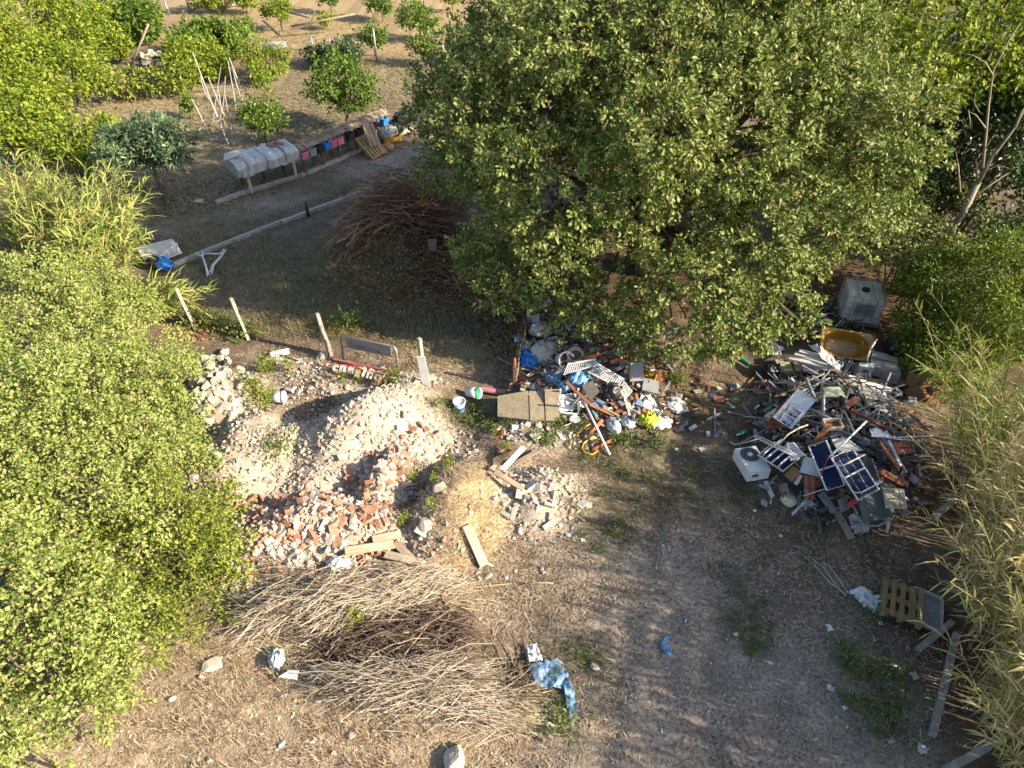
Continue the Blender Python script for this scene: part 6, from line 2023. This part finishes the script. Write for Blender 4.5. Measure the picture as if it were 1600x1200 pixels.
# pallet leaning on the rack
M4b, L = frame2((569, 218, .55), (589, 241, .08), 8)
pallet('pallet', 'pale wooden pallet leaning on the cane rack', M4b, 1.15, .8, PALLET, 6)
M4c, L = frame2((577, 200, 1.05), (585, 222, .55), 5)
t = empty('board_bundle', 'grey boards propped above the leaning pallet', 'boards', M4c)
for k in range(3):
    MB().box((.9, .14, .025), (0, -.18 + k * .17, rs.normal() * .01)).build('plank', WOOD, t)
p = T(612, 219)
t = empty('plastic_crate', 'yellow crate under a black bag by the kerb', 'crate', p, .45)
for (sx, sy, x_, y_) in ((.75, .03, 0, -.22), (.75, .03, 0, .22), (.03, .42, -.37, 0), (.03, .42, .37, 0)):
    MB().box((sx, sy, .3), (x_, y_, .16)).build('wall', YELLOW, t)
MB().box((.75, .44, .02), (0, 0, .02)).build('bottom', YELLOW, t)
bag('rubbish_sack', 'cream and black sack on the yellow crate', 'sack', 607, 208, .5, (.42, .34, .32), SACK, .2)
bag('rubbish_sack', 'black sack behind the cream one', 'sack', 616, 204, .4, (.34, .3, .3), BLACK, .2)
bag('rubbish_sack', 'tan sack slumped at the pallet foot', 'sack', 605, 230, .12, (.3, .22, .18), mat('tan sack', (.4, .24, .15), .9), .8)
bag('rubbish_sack', 'black and white bag beyond the rack end', 'sack', 628, 186, .3, (.4, .28, .3), BLACK, .2)
pole('drainpipe', 'green tube lying beyond the rack end', 'pipe', [(617, 189, .1), (625, 186, .12)], .1, GREEN)

# white panel, blue sack and frame in the grass
panel('door_panel', 'old white door panel lying in the grass by the reeds', 'door', [(213, 387, .3), (268, 372, .4), (281, 396, .12), (228, 412, .08)], .05, WHITE)
t = empty('steel_frame', 'thin white tube frame lying on the door panel', 'frame', T(268, 392, .2))
o0 = T(268, 392, .2)
for a, b_ in (((270, 375, .5), (284, 395, .3)), ((284, 395, .3), (240, 411, .2)), ((246, 404, .3), (277, 380, .5)), ((276, 380, .45), (280, 396, .3))):
    MB().tube([T(*a) - o0, T(*b_) - o0], .02).build('tube', WHITEP, t)
bag('plastic_bag', 'bright blue sack with dark cloth below the white door', 'bag', 254, 412, .15, (.36, .26, .2), BLUE, -.5, .35)
bag('cloth', 'dark bundled cloth on the blue sack', 'cloth', 244, 410, .22, (.26, .22, .16), BLACK, .3, .35, False)
t = empty('table_frame', 'white folding trestle legs lying on the lower kerb', 'table frame', T(328, 410))
o0 = T(328, 410)
for pts in ([(303, 397, .3), (316, 400, .3), (322, 418, .2), (324, 432, .03)], [(306, 394, .28), (318, 404, .25), (327, 430, .05)], [(353, 390, .3), (345, 402, .3), (334, 414, .2), (330, 430, .03)], [(350, 389, .3), (340, 405, .22), (331, 415, .2), (328, 425, .1)], [(316, 397, .3), (347, 396, .3)], [(316, 393, .3), (317, 404, .3)]):
    MB().tube([T(*p) - o0 for p in pts], .024, 6).build('leg', WHITEP, t, True)

# bean poles
t = empty('bean_pole_frame', 'leaning bean poles tied in a tall rickety frame', 'bean poles', T(345, 195))
o0 = T(345, 195)


BEANP = mat('grey bean poles', (.5, .46, .4), .85, var=.3, dirt_amt=.3)


def bp(a, b_, ha=0, hb=2.4):
    A_ = T(a[0], a[1])
    # upper end: same depth as the foot, read off the photograph
    B_ = AY(b_[0], b_[1], A_.y - .3)
    MB().tube([A_ - o0, (A_ + B_) / 2 - o0 + Vector((rs.normal() * .04, 0, 0)), B_ - o0], [.035, .03, .02], 6).build('pole', BEANP, t)


for a, b_ in (((357, 226), (301, 82)), ((367, 215), (325, 120)), ((372, 190), (356, 95)), ((380, 160), (358, 90)), ((327, 212), (300, 155)), ((332, 192), (345, 105)), ((352, 220), (340, 135)), ((375, 150), (362, 100)), ((345, 200), (318, 140)), ((320, 145), (312, 110)), ((340, 200), (352, 120)), ((365, 225), (350, 140))):
    bp(a, b_)
for a, b_ in (((305, 140), (360, 135)), ((310, 182), (340, 190)), ((318, 152), (352, 128))):
    A_, B_ = AY(a[0], a[1], o0.y), AY(b_[0], b_[1], o0.y - .3)
    MB().tube([A_ - o0, B_ - o0], .025, 5).build('cross_pole', BEANP, t)

# far sheds, posts and poles
t = empty('sheet_roof', 'low white corrugated sheet roof among the orchard trees', 'roof', T(410, 92))
o0 = T(410, 92)
C = [AY(369, 78, o0.y) - o0, AY(449, 74, o0.y) - o0, AY(446, 64, o0.y + 2.2) - o0, AY(376, 67, o0.y + 2.2) - o0]
MB().plate(C, .05).build('roof_sheet', WHITE, t)
for c in C:
    MB().box((.08, .08, max(.3, c.z)), (c.x * .95, c.y, c.z / 2)).build('post', WOODD, t)
for lab, a, b_, r_ in [('leaning bare pole by the dark mound', (198, 118), (232, 38), .05), ('white post among the far bushes', (139, 33), (130, 10), .1), ('far white post at the top edge', (164, 12), (158, -6), .1), ('white post sunk in the yellow thicket', (94, 22), (89, 13), .09),
                       ('tall thin pole standing at the top edge', (297, 18), (290, -4), .07), ('slanting post beside the far rail', (265, 24), (256, 0), .07), ('bare post of the far wire fence', (589, 97), (583, 45), .05), ('grey post of the far wire fence', (491, 82), (486, 58), .05), ('stub post of the far wire fence', (516, 72), (514, 60), .05), ('thin cane in the ochre orchard', (485, 40), (496, 0), .025), ('iron post at the shady lawn edge', (694, 100), (691, 66), .06)]:
    A_ = T(*a)
    pole('post', lab, 'post', [tuple(A_), tuple(AY(b_[0], b_[1], A_.y))], r_, BARK_P if 'pole' in lab or 'cane' in lab else WHITE if 'white' in lab else STEEL, world=True)
for lab, a, b_ in [('long pale rail lying at the orchard top edge', (270, 22), (308, 18)), ('second pale rail lying at the orchard top edge', (340, 14), (374, 10)), ('pale rail lying under the small orchard tree', (143, 76), (163, 77)), ('dark rail across the far thicket', (117, 51), (150, 42)),
                   ('broken branch lying under the yellow orchard tree', (440, 35), (490, 62)), ('wire-fence top rail above the dark shrubs', (459, 62), (560, 56))]:
    A_, B_ = T(*a), T(*b_)
    h_ = 1.2 if 'top rail' in lab or 'branch' in lab else .15
    pole('rail', lab, 'rail', [tuple(A_ + Vector((0, 0, h_ * .6))), tuple(B_ + Vector((0, 0, h_)))], .06, BARK_P, world=True)
# flat stones on the dark mound
strew('rock', 'grey slab of stone stacked on the dark far mound', 'rock', 'stones on the dark mound', RK_M, [(250, 95, 1.6, .8, 22), (225, 62, .8, .5, 10)], (.12, .3), .4, .2)
# ------------------------------------------------------------------ brush and cane piles
TWIG = pickmat('brown twigs', [(.26, .14, .08), (.36, .21, .13), (.17, .095, .06), (.44, .28, .18), (.32, .16, .09)], .9, .2)
CANE = pickmat('dry canes', [(.42, .34, .24), (.5, .42, .31), (.28, .22, .15), (.56, .48, .37), (.36, .3, .22), (.18, .13, .09), (.46, .4, .32)], .75, .3)


def stick_mesh(name, segs, m, label, cat, n=3):
    """thousands of thin sticks as one mass; every stick a bent three-sided rod"""
    S = np.array([[tuple(a), tuple(b), tuple(c)] for a, b, c, _ in segs])
    r = np.array([s[3] for s in segs])
    d = S[:, 2] - S[:, 0]
    d /= np.linalg.norm(d, axis=1, keepdims=True) + 1e-9
    u = np.cross(d, [0.01, 0.02, 1.0])
    u /= np.linalg.norm(u, axis=1, keepdims=True) + 1e-9
    v = np.cross(u, d)
    rings = []
    for k, f in ((0, 1.0), (1, .85), (2, .45)):
        for j in range(n):
            a = 2 * math.pi * j / n
            rings.append(S[:, k] + (u * math.cos(a) + v * math.sin(a)) * (r * f)[:, None])
    V = np.stack(rings, 1)
    f = []
    for k in range(2):
        for j in range(n):
            j2 = (j + 1) % n
            f.append((k * n + j, k * n + j2, (k + 1) * n + j2, (k + 1) * n + j))
    F = (np.array(f)[None] + (np.arange(len(S)) * 3 * n)[:, None, None]).reshape(-1, 4)
    return tag(link(name, mesh_np(name, V.reshape(-1, 3), quads=F), m), label, cat, kind='stuff')


def strands(lst, L, jit, r, zspread, bow=.06, mult=1.0):
    """lst: photo start/end of a bundle axis, half width in metres, count"""
    out = []
    for (a, b_, w, n) in lst:
        A_, B_ = T(*a), T(*b_)
        ax_ = (B_ - A_)
        ln = ax_.length
        ax_.normalize()
        sd = Vector((-ax_.y, ax_.x, 0))
        for _ in range(int(n * mult)):
            u = rs.random()
            c = A_.lerp(B_, u) + sd * rs.normal() * w * .6
            ang = rs.normal() * jit
            d = (ax_ * math.cos(ang) + sd * math.sin(ang)).normalized()
            l2 = rs.uniform(*L) / 2
            z = Hs(c.x, c.y) + abs(rs.normal()) * zspread + .03
            c = Vector((c.x, c.y, z))
            t_ = rs.normal() * .08
            p0, p1 = c - d * l2 - Vector((0, 0, t_ * l2)), c + d * l2 + Vector((0, 0, t_ * l2))
            for p in (p0, p1):
                p.z = max(p.z, Hs(p.x, p.y) + .015)
            out.append((p0, (p0 + p1) / 2 + sd * rs.normal() * bow * l2 + Vector((0, 0, rs.random() * .05)), p1, rs.uniform(*r)))
    return out


seg = strands([((395, 975), (560, 920), .32, 340), ((420, 945), (640, 925), .3, 300), ((500, 970), (700, 915), .3, 320), ((560, 930), (720, 925), .26, 240), ((385, 960), (480, 970), .3, 160), ((420, 900), (520, 935), .25, 130)], (.25, 1.15), .5, (.003, .009), .17, .12, 1.9)
stick_mesh('cane_pile', seg, CANE, 'pile of cut dry canes in front of the brick heap', 'cane pile')
seg = strands([((500, 1066), (640, 1078), .2, 260), ((560, 1062), (760, 1072), .26, 360), ((600, 1090), (790, 1108), .26, 320), ((640, 1050), (770, 1068), .22, 200), ((700, 1100), (790, 1130), .25, 140)], (.25, 1.05), .42, (.003, .009), .17, .12, 1.9)
stick_mesh('cane_pile', seg, CANE, 'fan of dry leafy canes nearest the blue sheet', 'cane pile')
seg = strands([((490, 1012), (690, 1005), .22, 380), ((640, 975), (735, 982), .24, 180), ((560, 1014), (730, 1014), .2, 260), ((790, 1060), (820, 1100), .25, 90)], (.3, 1.1), .7, (.005, .014), .14)
stick_mesh('brush_pile', seg, pickmat('darker twigs', [(.1, .075, .055), (.06, .045, .035), (.16, .12, .09), (.26, .2, .15), (.08, .06, .05)], .9, .2), 'dark twigs between the two cane piles', 'brush')  # twig tones darker than the other brush
# papery leaves still on the canes
P = region(rs, [(720, 1082, 1.1, .3, 1700), (640, 1066, .9, .25, 700), (560, 935, 2.0, .3, 900), (450, 975, 1.0, .5, 500), (770, 1110, .6, .3, 500)])
P[:, 2] += rs.random(len(P)) * .16
A_ = np.stack([np.ones(len(P)), rs.normal(size=len(P)) * .35 - .15, rs.normal(size=len(P)) * .25], 1)
V, F = leaf_quads(P, A_, unit(rs, len(P)) * .6 + [0, 0, 1], rs.uniform(.2, .5, len(P)), rs.uniform(.012, .03, len(P)), .2)
tag(link('cane_leaves', mesh_np('cane_leaves', V, tris=F), leafmat('bleached cane leaves', [(.42, .34, .2), (.52, .44, .28), (.6, .52, .36), (.36, .3, .19)], .7, .2, .3)), 'bleached papery leaves on the cut canes', 'leaves', kind='stuff')
for k, (a, b_) in enumerate([((474, 1075, .1), (662, 1095, .2)), ((475, 1084, .06), (700, 1100, .15)), ((500, 1045, .15), (610, 1062, .25)), ((610, 1000, .3), (668, 1010, .3)), ((662, 1098, .3), (705, 1035, .4)), ((420, 985, .2), (620, 930, .25)), ((450, 1000, .2), (560, 945, .3)), ((520, 975, .3), (700, 965, .2)), ((500, 1010, .2), (660, 985, .25)), ((560, 905, .3), (700, 930, .2)), ((430, 930, .2), (520, 935, .25)), ((640, 930, .2), (760, 938, .05)), ((690, 925, .15), (800, 912, .03)), ((810, 914, .03), (865, 911, .03))]):
    pole('dry_cane', 'long straight dry cane lying on top of the cane piles', 'cane', [a, ((a[0] + b_[0]) / 2, (a[1] + b_[1]) / 2 - 2, (a[2] + b_[2]) / 2 + .03), b_], .01, STEM, 'long canes on the piles', 5)
pole('pole', 'pale wooden pole sticking out beside the blue sheet', 'pole', [(786, 1118, .05), (866, 1131, .04)], .045, WOODP, n=8)

# brush pile under the tree
seg = strands([((560, 380), (680, 315), 1.0, 380), ((590, 350), (690, 345), 1.0, 420), ((590, 325), (680, 300), .8, 340), ((620, 330), (660, 380), .8, 260), ((700, 435), (745, 455), .6, 70), ((530, 395), (600, 355), .4, 60), ((640, 310), (690, 330), .8, 260)], (.5, 1.9), .8, (.006, .022), .42, .2)
stick_mesh('brush_pile', seg, TWIG, 'big heap of brown pruned branches beside the broad tree', 'brush')

# ------------------------------------------------------------------ boards, sheets and litter in the foreground
for lab, a, b_, w, m in [('long board on top of the stack before the brick heap', (539, 862, .22), (616, 850, .22), .19, WOODP), ('upper board at the back of the small stack', (582, 843, .16), (627, 835, .16), .16, WOODP), ('board slanting away at the end of the stack', (619, 850, .08), (660, 889, .05), .16, WOOD),
                         ('board across the slanting one', (602, 866, .16), (660, 880, .12), .18, WOODP), ('lowest board of the stack touching the white bag', (572, 880, .1), (632, 886, .08), .18, WOOD), ('lone pale board lying before the clay mound', (729, 821, .06), (757, 884, .03), .19, WOODP),
                         ('pale plank upper one of the pair on the small heap', (784, 735, .25), (818, 699, .2), .12, WHITE), ('grey plank beside the pale one on the small heap', (803, 726, .15), (841, 704, .1), .1, WOOD), ('grey plank lying down the small heap', (773, 738, .2), (818, 764, .15), .12, WOOD), ('stub of pale wood at the plank corner', (767, 733, .15), (775, 728, .15), .1, WOODP),
                         ('white batten on the small pale heap', (851, 786, .1), (868, 791, .08), .07, PLASTER), ('pale stick standing in the small pale heap', (862, 800, .1), (860, 820, .05), .09, PLASTER), ('pale splinter on the small pale heap', (800, 812, .1), (806, 792, .15), .09, PLASTER), ('white square of wood by the weeds', (831, 684, .12), (845, 677, .14), .2, CREAM), ('reddish square tile by the weeds', (772, 680, .15), (788, 675, .2), .2, TILE)]:
    board('board', lab, 'board', a, b_, w, .04, m, warp=.004)
bag('plastic_bag', 'white plastic bag beside the stacked boards', 'bag', 527, 882, .12, (.2, .16, .16), FOAM, .3, .3)
bag('plastic_bag', 'white crumpled bag on the cane pile edge', 'bag', 432, 1028, .1, (.13, .18, .12), FILM, .3, .4)
panel('plastic_cover', 'bent white plastic panel lying below the canes', 'panel', [(434, 1058, .1), (452, 1047, .2), (467, 1048, .2), (464, 1062, .08)], .012, WHITEP)
pole('pipe', 'short dark pipe beside the bent white panel', 'pipe', [(422, 1055, .06), (434, 1066, .05)], .03, BLACK)
BSHEET = mat('sun-bleached blue film', (.2, .36, .54), .5, var=.5, scale=7, dirt=(.26, .2, .14), dirt_amt=.95)
sheet('plastic_sheet', 'torn blue plastic sheet at the end of the canes', 'plastic sheet', [(826, 1040, .03), (872, 1030, .03), (897, 1080, .03), (838, 1076, .03)], BSHEET, .06, 18, .14)
sheet('plastic_sheet', 'blue plastic tail trailing to the weeds', 'plastic sheet', [(880, 1072, .03), (894, 1068, .03), (903, 1118, .02), (890, 1124, .02)], BSHEET, .05, 12, .14)
sheet('plastic_sheet', 'small blue scrap beside the pale pole', 'plastic sheet', [(830, 1095, .03), (845, 1092, .03), (846, 1110, .02), (832, 1112, .02)], SKYB, .04, 8, .2)
sheet('plastic_sheet', 'white paper bag on top of the blue sheet', 'paper', [(822, 1010, .06), (838, 1008, .08), (848, 1034, .05), (826, 1038, .04)], WHITEP, .08, 8, .12)
sheet('plastic_sheet', 'light blue torn bag in the middle of the track', 'plastic bag', [(1040, 994, .02), (1050, 996, .02), (1036, 1012, .02), (1031, 1008, .02)], SKYB, .05, 8, .15)
sheet('plastic_sheet', 'light blue bag tail below the torn one', 'plastic bag', [(1032, 1010, .02), (1046, 1010, .02), (1051, 1030, .02), (1040, 1024, .02)], SKYB, .05, 8, .15)
sheet('plastic_sheet', 'white plastic sheet with trailing strings by the small pallet', 'plastic sheet', [(1322, 928, .05), (1350, 922, .1), (1390, 944, .1), (1362, 960, .04)], mat('clean white film', (.66, .68, .7), .45, dirt_amt=.15), .1, 16, .12)
for lab, pts in [('long white string trailing from the plastic sheet', [(1322, 929, .03), (1296, 910, .02), (1270, 880, .02), (1248, 862, .02), (1230, 866, .02)]), ('second string trailing along the first', [(1322, 932, .03), (1300, 905, .02), (1285, 885, .02), (1262, 868, .02)]), ('third short string beside the sheet', [(1324, 926, .03), (1305, 896, .02), (1292, 880, .02)])]:
    pole('string', lab, 'string', pts, .006, WHITEP, n=4)
M4, L = frame2((1408, 918, .12), (1404, 973, .12), 0)
pallet('pallet', 'small yellow-brown pallet lying beside the reeds', M4, L * .98, .72, mat('dull pallet wood', (.31, .2, .09), .9, var=.4, scale=6, dirt_amt=.5, stretch=(0.3, 3, 3)), 5)
t = empty('drawer_tray', 'dark shallow tray tilted under the small pallet', 'tray', frame2((1449, 925, .12), (1446, 985, .1), -6)[0])
MB().box((.78, .5, .02), (0, 0, 0)).build('bottom', GREYP, t)
for a in ((.78, .03, .09, 0, -.25), (.78, .03, .09, 0, .25), (.03, .47, .09, -.385, 0), (.03, .47, .09, .385, 0)):
    MB().box(a[:3], (a[3], a[4], .04)).build('side', PLASTER, t)
for lab, a, b_ in [('broken concrete post pointing at the small pallet', (1434, 1016, .15), (1488, 972, .3)), ('long concrete post leaning along the reeds', (1456, 1150, .08), (1495, 990, .35)), ('fallen concrete post cut by the bottom edge', (1478, 1203, .1), (1545, 1166, .25)), ('concrete post end beside the slatted grid', (1456, 811, .1), (1492, 780, .35)), ('grey post half hidden in the reeds by the boxes', (1484, 668, .3), (1500, 640, .6))]:
    board('concrete_post', lab, 'post', a, b_, .11, .11, mat('weathered concrete post', (.27, .25, .21), .95, var=.35, scale=9, dirt=(.14, .11, .08), dirt_amt=.6), warp=.003)
for k, (lab, px, py, s_, m) in enumerate([('white paper square lying on the track', 1150, 991, .09, WHITEP), ('white scrap of paper near the cream lid', 1179, 798, .08, WHITEP), ('white paper scrap at the path beside the weeds', 1097, 702, .14, CREAM), ('white square packet near the strings', 1296, 981, .13, WHITEP), ('white paper by the concrete posts', 1398, 1041, .14, WHITEP), ('pale card by the concrete posts', 1428, 1056, .14, CREAM),
                                          ('grey card on the track by the weeds', 1297, 1076, .13, FILM), ('white bit on the track below the lid', 1220, 837, .08, WHITEP), ('white can near the middle dump', 1057, 702, .08, WHITEP), ('white scrap at the near track edge', 1320, 1106, .08, WHITEP), ('pale scrap at the near corner of the track', 1392, 1158, .12, CONC), ('white crumpled paper under the gravel heap', 889, 836, .12, FILM),
                                          ('white wrapper right of the gravel heap', 911, 844, .08, WHITEP), ('small white scrap by the small pallet', 1376, 974, .09, WHITEP), ('pale flat stone-like card on the track bottom', 1440, 1170, .16, CONC)]):
    p = T(px, py, .02)
    mb = MB()
    n = 5
    V = [(-s_ / 2 + s_ * i / (n - 1) * 1.0 + rs.normal() * s_ * .05, -s_ / 2 * .8 + s_ * .8 * j / (n - 1) + rs.normal() * s_ * .05, abs(rs.normal()) * s_ * .12) for i in range(n) for j in range(n)]
    mb.add(V, [(i * n + j, (i + 1) * n + j, (i + 1) * n + j + 1, i * n + j + 1) for i in range(n - 1) for j in range(n - 1)])
    o = mb.build('paper_scrap', m)
    o.location = p
    o.rotation_euler = (0, 0, px)
    tag(o, lab, 'litter')
